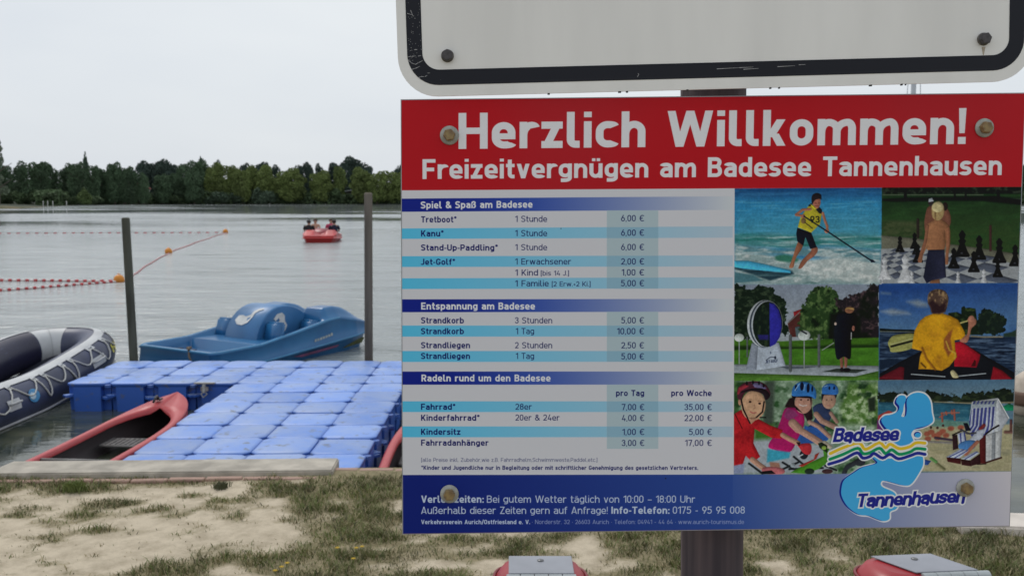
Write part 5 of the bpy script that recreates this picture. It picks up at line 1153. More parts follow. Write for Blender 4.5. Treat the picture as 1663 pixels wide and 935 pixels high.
('poly',[(959.6,496.2),(962.8,495.7),(960.8,501.1),(957.6,501.6)],(54,60,110),0,0,None,None),
('poly',[(965.8,496.3),(969.0,495.8),(967.0,501.2),(963.8,501.7)],(54,60,110),0,0,None,None),
('poly',[(956.1,552.2),(980.2,544.9),(981.8,590.0),(957.6,597.9)],(168,170,172),0,0,None,None),
('poly',[(966.2,548.8),(972.1,547.0),(972.7,592.6),(966.7,594.4)],(120,124,130),0,0,None,None),
('line',[(957.6,597.9),(982.9,590.0)],3,(58,34,32),0),
('poly',[(945.4,555.3),(956.1,551.4),(957.7,599.2),(947.9,598.6)],(78,28,30),0,0,None,None),
('line',[(956.0,550.6),(966.0,542.5),(976.6,536.7)],3,(26,22,26),0),
('line',[(947.1,541.7),(952.3,536.3)],6,(112,40,40),2),
('poly',[(926.1,563.3),(941.7,544.4),(953.8,541.8),(951.6,555.4),(942.4,563.5)],(160,166,180),0,0,None,None),
('poly',[(900.9,552.0),(908.9,550.8),(911.6,574.0),(902.7,576.6)],(44,28,32),0,0,None,None),
('poly',[(909.4,549.4),(921.5,545.5),(924.8,563.3),(912.7,567.2)],(156,164,184),0,0,None,None),
('poly',[(912.7,548.9),(915.3,547.9),(917.0,565.9),(914.9,566.4)],(56,64,120),0,0,None,None),
('poly',[(919.1,546.8),(921.2,546.0),(924.5,563.3),(922.4,564.0)],(56,64,120),0,0,None,None),
('line',[(901.4,551.5),(917.4,544.1),(925.7,549.6)],2.4,(26,22,26),0),
('poly',[(918.3,531.8),(925.1,531.9),(931.5,544.3),(922.8,545.5)],(22,24,34),0,0,None,None),
('line',[(914.6,542.7),(928.4,549.7),(939.2,548.4)],3,(60,60,66),0),
('poly',[(912.7,565.8),(926.0,560.5),(939.6,562.1),(937.3,574.3),(921.2,578.2),(912.9,574.0)],(60,108,164),0,1,None,None),
('line',[(942.4,563.5),(931.9,574.3),(924.1,583.7)],6,(150,92,74),1),
('poly',[(892.2,587.4),(915.7,574.1),(929.3,577.0),(913.5,590.4),(894.5,590.2)],(160,168,186),0,0,None,None),
('poly',[(916.2,590.5),(940.2,578.5),(946.8,581.3),(929.8,593.4)],(160,168,186),0,0,None,None),
('line',[(897.1,588.0),(921.1,575.8)],1.6,(54,64,124),0),
('line',[(905.3,589.8),(926.6,577.5)],1.6,(54,64,124),0),
('line',[(923.0,591.9),(942.9,579.9)],1.6,(54,64,124),0),
('poly',[(892.3,588.0),(916.2,590.5),(916.5,600.1),(894.7,595.7)],(64,26,28),0,0,None,None),
('poly',[(916.2,591.8),(932.6,594.0),(934.3,603.8),(917.9,601.4)],(50,26,28),0,0,None,None),
('poly',[(932.6,593.4),(947.4,582.7),(949.0,599.1),(934.2,603.0)],(44,24,28),0,0,None,None),
('line',[(943.6,600.4),(957.7,599.8)],2,(40,24,26),0),
('line',[(877.1,598.2),(889.6,607.9)],4,(90,90,62),2.5),
('poly',[(856.6,591.1),(867.5,593.9),(862.3,600.7),(855.5,600.1)],(36,64,130),1,0,None,None),
('line',[(867.4,589.8),(875.7,595.4)],5,(80,130,70),2),
('phase',False),
('poly',[(-2.5,139.0),(536.1,145.1),(543.0,614.6),(-4.2,607.5)],(160,160,165),0,0,None,None),
('poly',[(-2.0,-2.9),(1003.4,-2.9),(1007.0,148.7),(533.1,146.0),(-0.5,143.2)],(142,17,24),0,0,[(300,500,0.3,0.8,(136,26,32),3)],None),
('text','Herzlich Willkommen!',91.3,78.2,907.0,79.2,57.02,0.197,(172,172,178),{'track': 0.105}),
('text','Freizeitvergnügen am Badesee Tannenhausen',33.4,125.4,966.9,129.5,31.48,0.185,(172,172,178),{'track': 0.1}),
('poly',[(-0.6,156.3),(205.6,157.2),(205.7,178.6),(-0.6,177.4)],(20,30,104),0,0,None,(66.7,333.3,206.5,335.0,(44,64,130))),
('poly',[(205.6,157.2),(533.4,158.6),(533.7,180.4),(205.7,178.6)],(44,64,130),0,0,None,(206.5,335.0,526.6,338.9,(156,160,165))),
('poly',[(-1.1,318.3),(206.4,320.5),(206.5,341.4),(-1.2,339.2)],(20,30,104),0,0,None,(66.7,333.3,206.5,335.0,(44,64,130))),
('poly',[(206.4,320.5),(536.3,323.9),(536.7,344.8),(206.5,341.4)],(44,64,130),0,0,None,(206.5,335.0,526.6,338.9,(156,160,165))),
('poly',[(-1.6,435.7),(206.9,438.2),(207.0,459.8),(-1.6,457.3)],(20,30,104),0,0,None,(66.7,333.3,206.5,335.0,(44,64,130))),
('poly',[(206.9,438.2),(538.4,442.4),(538.8,463.8),(207.0,459.8)],(44,64,130),0,0,None,(206.5,335.0,526.6,338.9,(156,160,165))),
('poly',[(-0.7,204.1),(534.2,206.8),(534.5,225.1),(-0.8,220.8)],(66,146,178),0,0,None,(-0.2,332.5,534.6,339.0,(138,152,164))),
('poly',[(-0.9,248.7),(535.1,253.7),(535.4,271.5),(-1.0,266.0)],(66,146,178),0,0,None,(-0.2,332.5,534.6,339.0,(138,152,164))),
('poly',[(-1.0,284.3),(535.7,289.0),(536.0,307.0),(-1.1,301.6)],(66,146,178),0,0,None,(-0.2,332.5,534.6,339.0,(138,152,164))),
('poly',[(-1.3,360.8),(537.1,367.4),(537.4,385.2),(-1.4,378.8)],(66,146,178),0,0,None,(-0.2,332.5,534.6,339.0,(138,152,164))),
('poly',[(-1.4,402.2),(537.8,408.8),(538.1,426.2),(-1.5,420.1)],(66,146,178),0,0,None,(-0.2,332.5,534.6,339.0,(138,152,164))),
('poly',[(-1.7,484.4),(539.3,491.3),(539.6,508.8),(-1.8,502.1)],(66,146,178),0,0,None,(-0.2,332.5,534.6,339.0,(138,152,164))),
('poly',[(-1.9,525.6),(540.1,532.8),(540.4,550.2),(-2.0,543.6)],(66,146,178),0,0,None,(-0.2,332.5,534.6,339.0,(138,152,164))),
('poly',[(330.4,178.9),(413.4,179.8),(415.0,305.9),(331.6,304.9)],(134,148,154),0,0,None,None),
('poly',[(332.0,342.4),(415.5,343.4),(416.6,424.8),(332.8,423.8)],(134,148,154),0,0,None,None),
('poly',[(333.1,461.4),(417.1,462.5),(418.5,568.0),(334.1,567.0)],(134,148,154),0,0,None,None),
('poly',[(330.6,205.8),(413.7,206.7),(414.0,224.5),(330.8,223.5)],(108,138,154),0,0,None,None),
('poly',[(331.1,251.8),(414.3,252.8),(414.6,270.4),(331.3,269.4)],(108,138,154),0,0,None,None),
('poly',[(331.4,287.2),(414.8,288.2),(415.0,305.9),(331.6,304.9)],(108,138,154),0,0,None,None),
('poly',[(332.2,364.9),(415.8,365.9),(416.0,383.8),(332.4,382.8)],(108,138,154),0,0,None,None),
('poly',[(332.6,406.3),(416.4,407.4),(416.6,424.9),(332.8,423.9)],(108,138,154),0,0,None,None),
('poly',[(333.4,488.7),(417.4,489.7),(417.7,507.3),(333.6,506.3)],(108,138,154),0,0,None,None),
('poly',[(333.8,530.1),(418.0,531.2),(418.2,548.8),(334.0,547.7)],(108,138,154),0,0,None,None),
('text','Spiel & Spaß am Badesee',30.4,172.5,210.4,173.2,11.19,0.19,(176,180,196),{}),
('text','Entspannung am Badesee',30.7,335.2,215.2,337.4,11.38,0.19,(176,180,196),{}),
('text','Radeln rund um den Badesee',31.0,452.3,241.2,454.9,11.19,0.19,(176,180,196),{}),
('text','Tretboot*',30.9,194.9,88.1,195.5,10.0,0.185,(14,18,74),{}),
('text','Kanu*',30.8,217.4,67.3,217.8,10.0,0.185,(14,18,74),{}),
('text','Stand-Up-Paddling*',30.7,240.1,154.8,241.6,10.0,0.185,(14,18,74),{}),
('text','Jet-Golf*',30.7,263.1,85.8,263.7,10.0,0.185,(14,18,74),{}),
('text','Strandkorb',30.5,357.7,99.9,358.6,10.0,0.185,(14,18,74),{}),
('text','Strandkorb',30.4,375.3,99.9,376.1,10.0,0.185,(14,18,74),{}),
('text','Strandliegen',30.4,398.1,109.9,399.1,10.0,0.185,(14,18,74),{}),
('text','Strandliegen',30.3,415.7,109.9,416.7,10.0,0.185,(14,18,74),{}),
('text','Fahrrad*',30.1,498.8,86.2,499.5,10.0,0.185,(14,18,74),{}),
('text','Kinderfahrrad*',30.1,516.8,125.8,518.0,10.0,0.185,(14,18,74),{}),
('text','Kindersitz',30.0,539.9,94.4,540.8,10.0,0.185,(14,18,74),{}),
('text','Fahrradanhänger',30.0,557.9,140.3,559.4,10.0,0.185,(14,18,74),{}),
('text','1 Stunde',182.8,195.7,234.0,196.3,9.9,0.128,(20,25,70),{}),
('text','1 Stunde',182.8,218.7,234.2,219.3,9.9,0.128,(20,25,70),{}),
('text','1 Stunde',182.9,241.3,234.3,241.9,9.9,0.128,(20,25,70),{}),
('text','1 Erwachsener',183.0,264.3,273.2,265.3,9.9,0.128,(20,25,70),{}),
('text','1 Kind',183.1,282.1,219.8,282.5,9.9,0.128,(20,25,70),{}),
('text','1 Familie',183.1,299.6,237.2,300.2,9.9,0.128,(20,25,70),{}),
('text','3 Stunden',183.0,359.5,243.3,360.2,9.9,0.128,(20,25,70),{}),
('text','1 Tag',184.4,377.0,214.0,377.3,9.9,0.128,(20,25,70),{}),
('text','2 Stunden',183.1,400.0,243.5,400.7,9.9,0.128,(20,25,70),{}),
('text','1 Tag',184.6,417.5,214.2,417.9,9.9,0.128,(20,25,70),{}),
('text','28er',184.1,500.6,211.0,500.9,9.9,0.128,(20,25,70),{}),
('text','20er & 24er',184.2,518.4,256.4,519.4,9.9,0.128,(20,25,70),{}),
('text','(bis 14 J.)',224.4,282.6,270.0,283.1,7.92,0.128,(20,25,70),{}),
('text','(2 Erw.+2 Ki.)',242.3,300.3,305.1,301.0,7.92,0.128,(20,25,70),{}),
('text','6,00 €',353.5,196.7,390.3,197.1,10.1,0.128,(20,25,70),{}),
('text','6,00 €',353.8,220.0,390.6,220.4,10.1,0.128,(20,25,70),{}),
('text','6,00 €',354.0,243.1,390.9,243.5,10.1,0.128,(20,25,70),{}),
('text','2,00 €',354.3,266.3,391.2,266.7,10.1,0.128,(20,25,70),{}),
('text','1,00 €',355.4,283.9,391.4,284.4,10.1,0.128,(20,25,70),{}),
('text','5,00 €',354.6,301.4,391.6,301.8,10.1,0.128,(20,25,70),{}),
('text','5,00 €',355.7,361.6,392.2,362.0,10.1,0.128,(20,25,70),{}),
('text','10,00 €',348.9,379.2,392.4,379.7,10.1,0.128,(20,25,70),{}),
('text','2,50 €',356.1,402.3,392.7,402.7,10.1,0.128,(20,25,70),{}),
('text','5,00 €',356.3,420.3,392.9,420.8,10.1,0.128,(20,25,70),{}),
('text','7,00 €',357.9,503.5,394.4,503.9,10.1,0.128,(20,25,70),{}),
('text','4,00 €',358.1,521.5,394.7,521.9,10.1,0.128,(20,25,70),{}),
('text','1,00 €',359.3,544.5,394.9,544.9,10.1,0.128,(20,25,70),{}),
('text','3,00 €',358.5,562.6,395.2,563.1,10.1,0.128,(20,25,70),{}),
('text','35,00 €',460.4,504.8,504.9,505.3,10.1,0.128,(20,25,70),{}),
('text','22,00 €',460.7,522.8,505.2,523.3,10.1,0.128,(20,25,70),{}),
('text','5,00 €',468.6,545.9,505.6,546.3,10.1,0.128,(20,25,70),{}),
('text','17,00 €',462.3,563.9,505.9,564.5,10.1,0.128,(20,25,70),{}),
('text','pro Tag',348.3,480.2,394.2,480.8,9.9,0.185,(14,18,74),{}),
('text','pro Woche',438.5,481.4,504.5,482.2,9.9,0.185,(14,18,74),{}),
('text','(alle Preise inkl. Zubehör,wie z.B. Fahrradhelm,Schwimmweste,Paddel,etc.)',30.3,584.5,318.7,588.2,6.34,0.105,(50,54,90),{}),
('text','*Kinder und Jugendliche nur in Begleitung oder mit schriftlicher Genehmigung des gesetzlichen Vertreters.',30.3,597.6,484.4,603.8,6.83,0.19,(14,18,74),{}),
('poly',[(-4.2,605.8),(652.9,613.5),(1018.1,613.2),(1021.7,711.5),(-4.6,718.4)],(20,30,90),0,0,None,(46.1,677.9,546.0,581.9,(40,62,118))),
('poly',[(541.5,612.8),(652.9,613.5),(1018.1,613.2),(1022.4,732.2),(543.5,725.8)],(40,62,118),0,0,None,(543.5,725.8,997.9,618.5,(158,154,160))),
('text','Verleihzeiten:',30.0,652.3,132.7,653.6,11.88,0.185,(150,160,188),{}),
('text','Bei gutem Wetter täglich von 10:00 – 18:00 Uhr',137.9,653.7,480.1,658.2,11.88,0.11,(150,160,188),{}),
('text','Außerhalb dieser Zeiten gern auf Anfrage!',29.9,670.9,336.5,674.9,11.88,0.11,(150,160,188),{}),
('text','Info-Telefon:',342.6,674.8,438.4,676.1,11.88,0.185,(150,160,188),{}),
('text','0175 - 95 95 008',443.7,676.0,562.4,677.5,11.88,0.11,(150,160,188),{}),
('text','Verkehrsverein Aurich/Ostfriesland e. V.',29.9,687.9,208.9,690.3,7.13,0.18,(150,160,188),{}),
('text','· Norderstr. 32 · 26603 Aurich · Telefon: 04941 - 44 64 · www.aurich-tourismus.de',212.2,690.2,561.4,694.8,7.13,0.11,(112,122,156),{}),
('sline',[(809.9,486.9),(815.5,484.7),(821.3,486.3),(823.1,491.3),(820.2,500.8),(819.0,510.8),(816.5,519.5),(823.2,518.8),(824.9,508.4),(824.4,493.3),(829.6,484.4),(841.4,480.6),(854.0,483.7),(863.0,495.1),(866.1,513.9),(868.3,528.9),(855.6,536.3),(840.7,539.8),(833.5,548.5),(836.8,558.6),(836.5,563.6),(822.0,581.0),(799.2,568.2),(798.6,545.6),(790.9,538.0),(783.6,526.6),(787.9,518.4),(800.3,516.0),(810.0,510.7),(812.3,503.2),(807.1,495.6),(809.9,486.9)],4.6,(178,182,206)),
('sline',[(762.2,580.3),(782.4,588.1),(812.3,588.5),(842.0,581.3),(852.0,583.9),(854.5,599.1),(847.9,614.1),(836.0,631.6),(823.6,634.0),(793.4,626.0),(786.0,628.4),(788.7,636.1),(808.9,646.4),(814.4,664.2),(812.2,673.0),(802.3,678.0),(801.4,689.4),(792.7,693.1),(780.1,689.1),(767.5,683.9),(749.9,681.1),(732.1,668.2),(721.6,650.3),(721.2,635.2),(725.9,622.6),(743.1,610.2),(755.3,602.8),(777.6,596.8),(774.9,590.5),(762.2,580.3)],4.6,(178,182,206)),
('poly',[(806.9,489.1),(812.6,487.0),(818.3,488.5),(820.2,493.5),(817.3,503.0),(816.1,513.0),(813.6,521.7),(820.3,521.1),(822.0,510.6),(821.5,495.6),(826.7,486.6),(838.5,482.8),(851.0,485.9),(860.1,497.3),(863.1,516.1),(865.3,531.1),(852.6,538.5),(837.8,542.1),(830.6,550.8),(833.9,560.8),(833.5,565.9),(819.1,583.3),(796.3,570.4),(795.7,547.8),(788.0,540.2),(780.7,528.8),(785.0,520.6),(797.3,518.3),(807.1,512.9),(809.4,505.4),(804.2,497.8)],(22,30,104),0,1,None,None),
('sline',[(806.9,489.1),(812.6,487.0),(818.3,488.5),(820.2,493.5),(817.3,503.0),(816.1,513.0),(813.6,521.7),(820.3,521.1),(822.0,510.6),(821.5,495.6),(826.7,486.6),(838.5,482.8),(851.0,485.9),(860.1,497.3),(863.1,516.1),(865.3,531.1),(852.6,538.5),(837.8,542.1),(830.6,550.8),(833.9,560.8),(833.5,565.9),(819.1,583.3),(796.3,570.4),(795.7,547.8),(788.0,540.2),(780.7,528.8),(785.0,520.6),(797.3,518.3),(807.1,512.9),(809.4,505.4),(804.2,497.8),(806.9,489.1)],3.0,(178,182,206)),
('poly',[(806.9,489.1),(812.6,487.0),(818.3,488.5),(820.2,493.5),(817.3,503.0),(816.1,513.0),(813.6,521.7),(820.3,521.1),(822.0,510.6),(821.5,495.6),(826.7,486.6),(838.5,482.8),(851.0,485.9),(860.1,497.3),(863.1,516.1),(865.3,531.1),(852.6,538.5),(837.8,542.1),(830.6,550.8),(833.9,560.8),(833.5,565.9),(819.1,583.3),(796.3,570.4),(795.7,547.8),(788.0,540.2),(780.7,528.8),(785.0,520.6),(797.3,518.3),(807.1,512.9),(809.4,505.4),(804.2,497.8)],(22,30,104),0,1,None,None),
('poly',[(759.2,580.2),(779.4,588.0),(809.3,588.4),(839.0,581.3),(849.0,583.9),(851.5,599.0),(844.9,614.1),(833.0,631.6),(820.6,633.9),(790.4,626.0),(783.0,628.4),(785.7,636.0),(805.9,646.4),(811.4,664.2),(809.2,673.0),(799.3,677.9),(798.4,689.3),(789.7,693.0),(777.1,689.1),(764.5,683.8),(746.9,681.0),(729.1,668.1),(718.6,650.3),(718.2,635.1),(722.9,622.6),(740.1,610.2),(752.3,602.8),(774.6,596.8),(771.9,590.5)],(22,30,104),0,1,None,None),
('poly',[(809.9,486.9),(815.5,484.7),(821.3,486.3),(823.1,491.3),(820.2,500.8),(819.0,510.8),(816.5,519.5),(823.2,518.8),(824.9,508.4),(824.4,493.3),(829.6,484.4),(841.4,480.6),(854.0,483.7),(863.0,495.1),(866.1,513.9),(868.3,528.9),(855.6,536.3),(840.7,539.8),(833.5,548.5),(836.8,558.6),(836.5,563.6),(822.0,581.0),(799.2,568.2),(798.6,545.6),(790.9,538.0),(783.6,526.6),(787.9,518.4),(800.3,516.0),(810.0,510.7),(812.3,503.2),(807.1,495.6)],(50,130,186),0,1,None,(831.6,483.8,814.0,575.2,(50,124,172))),
('poly',[(762.2,580.3),(782.4,588.1),(812.3,588.5),(842.0,581.3),(852.0,583.9),(854.5,599.1),(847.9,614.1),(836.0,631.6),(823.6,634.0),(793.4,626.0),(786.0,628.4),(788.7,636.1),(808.9,646.4),(814.4,664.2),(812.2,673.0),(802.3,678.0),(801.4,689.4),(792.7,693.1),(780.1,689.1),(767.5,683.9),(749.9,681.1),(732.1,668.2),(721.6,650.3),(721.2,635.2),(725.9,622.6),(743.1,610.2),(755.3,602.8),(777.6,596.8),(774.9,590.5)],(50,130,186),0,1,None,(783.9,585.0,756.2,687.3,(58,134,178))),
('ell',843.0,550.4,8.2,7.2,(178,182,206),0,None),
('ell',843.3,549.9,5.8,4.8,(22,30,104),0,None),
('ell',844.1,550.9,5,4,(50,130,186),0,None),
('sline2',[(701.2,579.5),(722.1,570.2),(747.3,562.5),(757.0,572.7),(765.7,570.8),(781.6,562.4),(791.8,571.1),(799.2,565.2),(814.3,572.9),(831.7,569.9),(841.4,563.7),(856.4,564.4),(870.2,567.8)],9.4,(178,182,206)),
('sline2',[(700.7,589.0),(722.4,581.0),(745.8,571.3),(754.7,580.2),(765.9,579.1),(781.9,571.7),(792.1,580.7),(801.9,574.5),(814.6,582.2),(831.9,578.7),(841.7,573.2),(856.7,574.4),(868.7,576.6)],9.4,(178,182,206)),
('sline2',[(699.1,597.1),(722.6,589.8),(744.7,578.8),(754.9,587.7),(766.1,585.3),(773.4,580.4),(787.3,588.1),(799.6,582.0),(813.6,589.7),(832.1,584.9),(844.4,580.8),(857.0,582.8),(867.5,584.1)],9.4,(178,182,206)),
('sline2',[(701.2,579.5),(722.1,570.2),(747.3,562.5),(757.0,572.7),(765.7,570.8),(781.6,562.4),(791.8,571.1),(799.2,565.2),(814.3,572.9),(831.7,569.9),(841.4,563.7),(856.4,564.4),(870.2,567.8)],5.2,(176,148,40)),
('sline2',[(700.7,589.0),(722.4,581.0),(745.8,571.3),(754.7,580.2),(765.9,579.1),(781.9,571.7),(792.1,580.7),(801.9,574.5),(814.6,582.2),(831.9,578.7),(841.7,573.2),(856.7,574.4),(868.7,576.6)],5.2,(20,112,72)),
('sline2',[(699.1,597.1),(722.6,589.8),(744.7,578.8),(754.9,587.7),(766.1,585.3),(773.4,580.4),(787.3,588.1),(799.6,582.0),(813.6,589.7),(832.1,584.9),(844.4,580.8),(857.0,582.8),(867.5,584.1)],5.2,(32,38,110)),
('text','Badesee',704.3,561.0,811.5,559.8,23.76,0.21,(178,182,206),{'shear': 0.2,'rnd': 1,'grow': 2.2,'track': 0.0}),
('text','Tannenhausen',745.6,669.7,924.3,663.8,22.77,0.21,(178,182,206),{'shear': 0.16,'rnd': 1,'grow': 2.2,'track': 0.0}),
('text','Badesee',704.3,561.0,811.5,559.8,23.76,0.21,(30,34,106),{'shear': 0.2,'rnd': 1,'grow': 0,'track': 0.0}),
('text','Tannenhausen',745.6,669.7,924.3,663.8,22.77,0.21,(30,34,106),{'shear': 0.16,'rnd': 1,'grow': 0,'track': 0.0}),
('ell',431.2,617.3,1.1,1.1,(30,30,34),0,None),
('ell',652.9,706.6,1,1,(30,30,34),0,None),
('ell',256.6,207.2,0.8,0.8,(30,30,34),0,None),
('ell',839.0,-66.9,1,1,(30,30,34),0,None),
]
def draw_print(W,H,S):
    c=Canvas(W,H,S,(160,160,165))
    for o in PRINT:
        k=o[0]
        if k=='phase':
            if c.relief:                     # grain and slight blur of the printed photographs
                Y,X=np.mgrid[0:c.h,0:c.w].astype(np.float32)/c.S; x0=int(W*.535*S); y0=int(H*.2*S); y1=int(H*.875*S)
                f=(1+.20*(c.noise(X[y0:y1,x0:],Y[y0:y1,x0:],2.2,2.2,91,2)-.5)+.16*(c.noise(X[y0:y1,x0:],Y[y0:y1,x0:],12,12,92,3)-.5))[...,None]; v=c.a[y0:y1,x0:]*f*.90
                g_=v.mean(2,keepdims=True); v=g_+(v-g_)*.92
                v[1:-1,1:-1]=(v[1:-1,1:-1]*2+v[:-2,1:-1]+v[2:,1:-1]+v[1:-1,:-2]+v[1:-1,2:])/6; c.a[y0:y1,x0:]=v
            c.relief=o[1]; continue
        if k=='poly': c.poly(o[1],o[2],o[3],o[4],o[5],o[6])
        elif k=='line': c.line(o[1],o[2],o[3],o[4])
        elif k=='sline': c.line(c.smooth(o[1][:-1])+[o[1][0]],o[2],o[3])
        elif k=='sline2':
            p=o[1]; p=[p[0]]+p+[p[-1]]; s=c.smooth(p,4); s=s[4:-11]; c.line(s,o[2],o[3])
        elif k=='ell': c.ell(o[1],o[2],o[3],o[4],o[5],o[6],nz=o[7])
        elif k=='text': c.text(o[1],o[2],o[3],o[4],o[5],o[6],o[7],o[8],**o[9])
    return c.a
# ------------------------------------------------------------------ floating pontoon of blue cubes
PT = -.549
bt = bpy.data.materials.new('faded_blue_plastic'); bt.use_nodes = True; n = bt.node_tree.nodes; l = bt.node_tree.links; b = n['Principled BSDF']; tc = n.new('ShaderNodeTexCoord')
b.inputs['Roughness'].default_value = .42; b.inputs['Specular IOR Level'].default_value = .35
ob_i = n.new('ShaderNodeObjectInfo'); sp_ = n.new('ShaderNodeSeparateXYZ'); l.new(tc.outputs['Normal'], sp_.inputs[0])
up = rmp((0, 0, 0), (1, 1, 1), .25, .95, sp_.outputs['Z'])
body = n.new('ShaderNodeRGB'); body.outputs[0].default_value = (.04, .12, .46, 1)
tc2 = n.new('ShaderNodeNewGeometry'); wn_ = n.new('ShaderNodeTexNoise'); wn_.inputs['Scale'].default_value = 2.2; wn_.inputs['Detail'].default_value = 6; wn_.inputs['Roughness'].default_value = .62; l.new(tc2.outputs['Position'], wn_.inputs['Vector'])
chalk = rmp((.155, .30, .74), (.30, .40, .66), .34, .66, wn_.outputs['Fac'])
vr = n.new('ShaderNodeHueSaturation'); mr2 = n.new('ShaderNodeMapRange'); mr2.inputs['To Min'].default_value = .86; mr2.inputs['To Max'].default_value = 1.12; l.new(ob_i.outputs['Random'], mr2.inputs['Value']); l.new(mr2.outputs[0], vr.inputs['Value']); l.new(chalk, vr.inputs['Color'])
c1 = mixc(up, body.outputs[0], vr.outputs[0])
sn = n.new('ShaderNodeTexNoise'); sn.inputs['Scale'].default_value = 9; sn.inputs['Detail'].default_value = 6; l.new(tc2.outputs['Position'], sn.inputs['Vector'])
st_ = rmp((0, 0, 0), (.7, .7, .7), .60, .70, sn.outputs['Fac']); dirt = n.new('ShaderNodeRGB'); dirt.outputs[0].default_value = (.14, .14, .11, 1)
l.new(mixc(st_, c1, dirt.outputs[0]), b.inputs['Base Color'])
bq = n.new('ShaderNodeBump'); bq.inputs['Strength'].default_value = .3; bq.inputs['Distance'].default_value = .004; sn2 = n.new('ShaderNodeTexNoise'); sn2.inputs['Scale'].default_value = 60; l.new(tc2.outputs['Position'], sn2.inputs['Vector']); l.new(sn2.outputs['Fac'], bq.inputs['Height']); l.new(bq.outputs[0], b.inputs['Normal'])
def block_mesh():
    # rows of an outline with cut corners, from below upwards, then a pillow top
    def outl(h, c, deep=False):
        g = h-c*(.98 if deep else .5)
        return [(h, c-h), (h, h-c), (g, g), (h-c, h), (c-h, h), (-g, g), (-h, h-c), (-h, c-h), (-g, -g), (c-h, -h), (h-c, -h), (g, -g)]
    rings = [(.238, .085, -.40), (.246, .085, -.16), (.246, .085, -.05), (.2492, .06, -.034), (.2490, .055, -.014), (.244, .055, -.005), (.215, .055, .003), (.14, .05, .009), (.04, .02, .012)]
    V = []; F = []
    for h, c, z in rings: V += [(x, y, z) for x, y in outl(h, c, z < -.045)]
    for i in range(len(rings)-1):
        for k in range(12): q = (k+1) % 12; F.append((i*12+k, i*12+q, (i+1)*12+q, (i+1)*12+k))
    F.append(tuple(range(11, -1, -1))); F.append(tuple(range((len(rings)-1)*12, len(rings)*12)))
    G = Geo(); G.add(V, F)
    for sx, sy, z in ((1, 1, -.15), (1, -1, -.18), (-1, 1, -.18), (-1, -1, -.15)):
        G.box(-.055, .055, -.045, .045, -.012, .012, Matrix.Translation((sx*.222, sy*.222, z)) @ Matrix.Rotation(math.pi/4*sx*sy, 4, 'Z'))
    for a in range(4):
        M = Matrix.Rotation(a*math.pi/2, 4, 'Z')
        for x in (-.05, .05): G.box(x-.018, x+.018, .240, .247, -.13, -.10, M)
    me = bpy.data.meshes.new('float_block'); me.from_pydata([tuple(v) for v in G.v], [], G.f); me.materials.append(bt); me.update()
    for p_ in me.polygons[24:96]: p_.use_smooth = True
    return me
BM_ = block_mesh()
pn = empty('floating_pontoon', (-1.228, 7.66-.5, PT), 0.0014); tag(pn, 'L-shaped floating pontoon of faded blue plastic cubes between the quay and the blue pedal boat', 'pontoon')
cells = [(-i, j) for j in range(-3, 9) for i in range(4)]+[(-i, j) for j in range(6, 9) for i in range(4, 8)]+[(i, j) for j in range(6, 9) for i in range(1, 7)]
pins = Geo()
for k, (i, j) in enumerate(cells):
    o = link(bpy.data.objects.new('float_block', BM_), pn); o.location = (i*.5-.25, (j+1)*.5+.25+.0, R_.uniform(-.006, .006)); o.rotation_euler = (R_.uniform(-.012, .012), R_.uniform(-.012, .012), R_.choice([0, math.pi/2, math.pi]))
    pins.add(*tube_geo([(i*.5, (j+1)*.5, -.05), (i*.5, (j+1)*.5, -.022)], .036, 8))
tag(pins.build('connector_pins', mat('pin_blue', (.05, .12, .38), .5, .2), pn), kind='stuff')
clm = mat('galvanised', (.34, .34, .33), .45, .25, 30, metal=.6)
G = Geo(); G.box(-.14, .10, -.03, .02, -.018, -.004); G.tube([(-.02, -.03, -.02), (-.02, -.05, -.12)], .022, 8); G.tube([(-.05, -.05, -.13), (-.02, -.065, -.17), (.02, -.05, -.13), (-.02, -.04, -.10), (-.05, -.05, -.13)], .008, 6)
G.box(-.055, .03, -.05, -.02, -.10, -.05)
cl = G.build('mooring_bracket', clm, pn); cl.location = (-2.34, 3.49, .012)
# ------------------------------------------------------------------ mooring posts
wd = mat('weathered_wood', (.13, .11, .085), .9, .4, 6, .004, 40, stretch=(1, 1, .12)); wd2 = mat('mossy_wood', (.085, .085, .06), .95, .4, 6, .004, 40, stretch=(1, 1, .15))
def post(x, y, ztop, r, m, label, lean=(0, 0)):
    rs = [r*1.05, r*1.03, r, r*.99, r*.97, r*.93, r*.6]; zs = [-2.2, -1.0, -.2, .5, ztop-.03, ztop-.008, ztop]
    P = [(x+lean[0]*(z-WATER), y+lean[1]*(z-WATER), z) for z in zs]
    return tag(tube('mooring_post', P, rs, m, None, 16), label, 'post')
post(-5.105, 12.33, 1.345, .055, wd2, 'shorter dark wooden mooring post left of the blue pedal boat', (-.018, 0))
post(-1.935, 12.30, 1.675, .056, wd, 'taller grey-brown wooden mooring post at the right end of the blue pedal boat', (.012, 0))
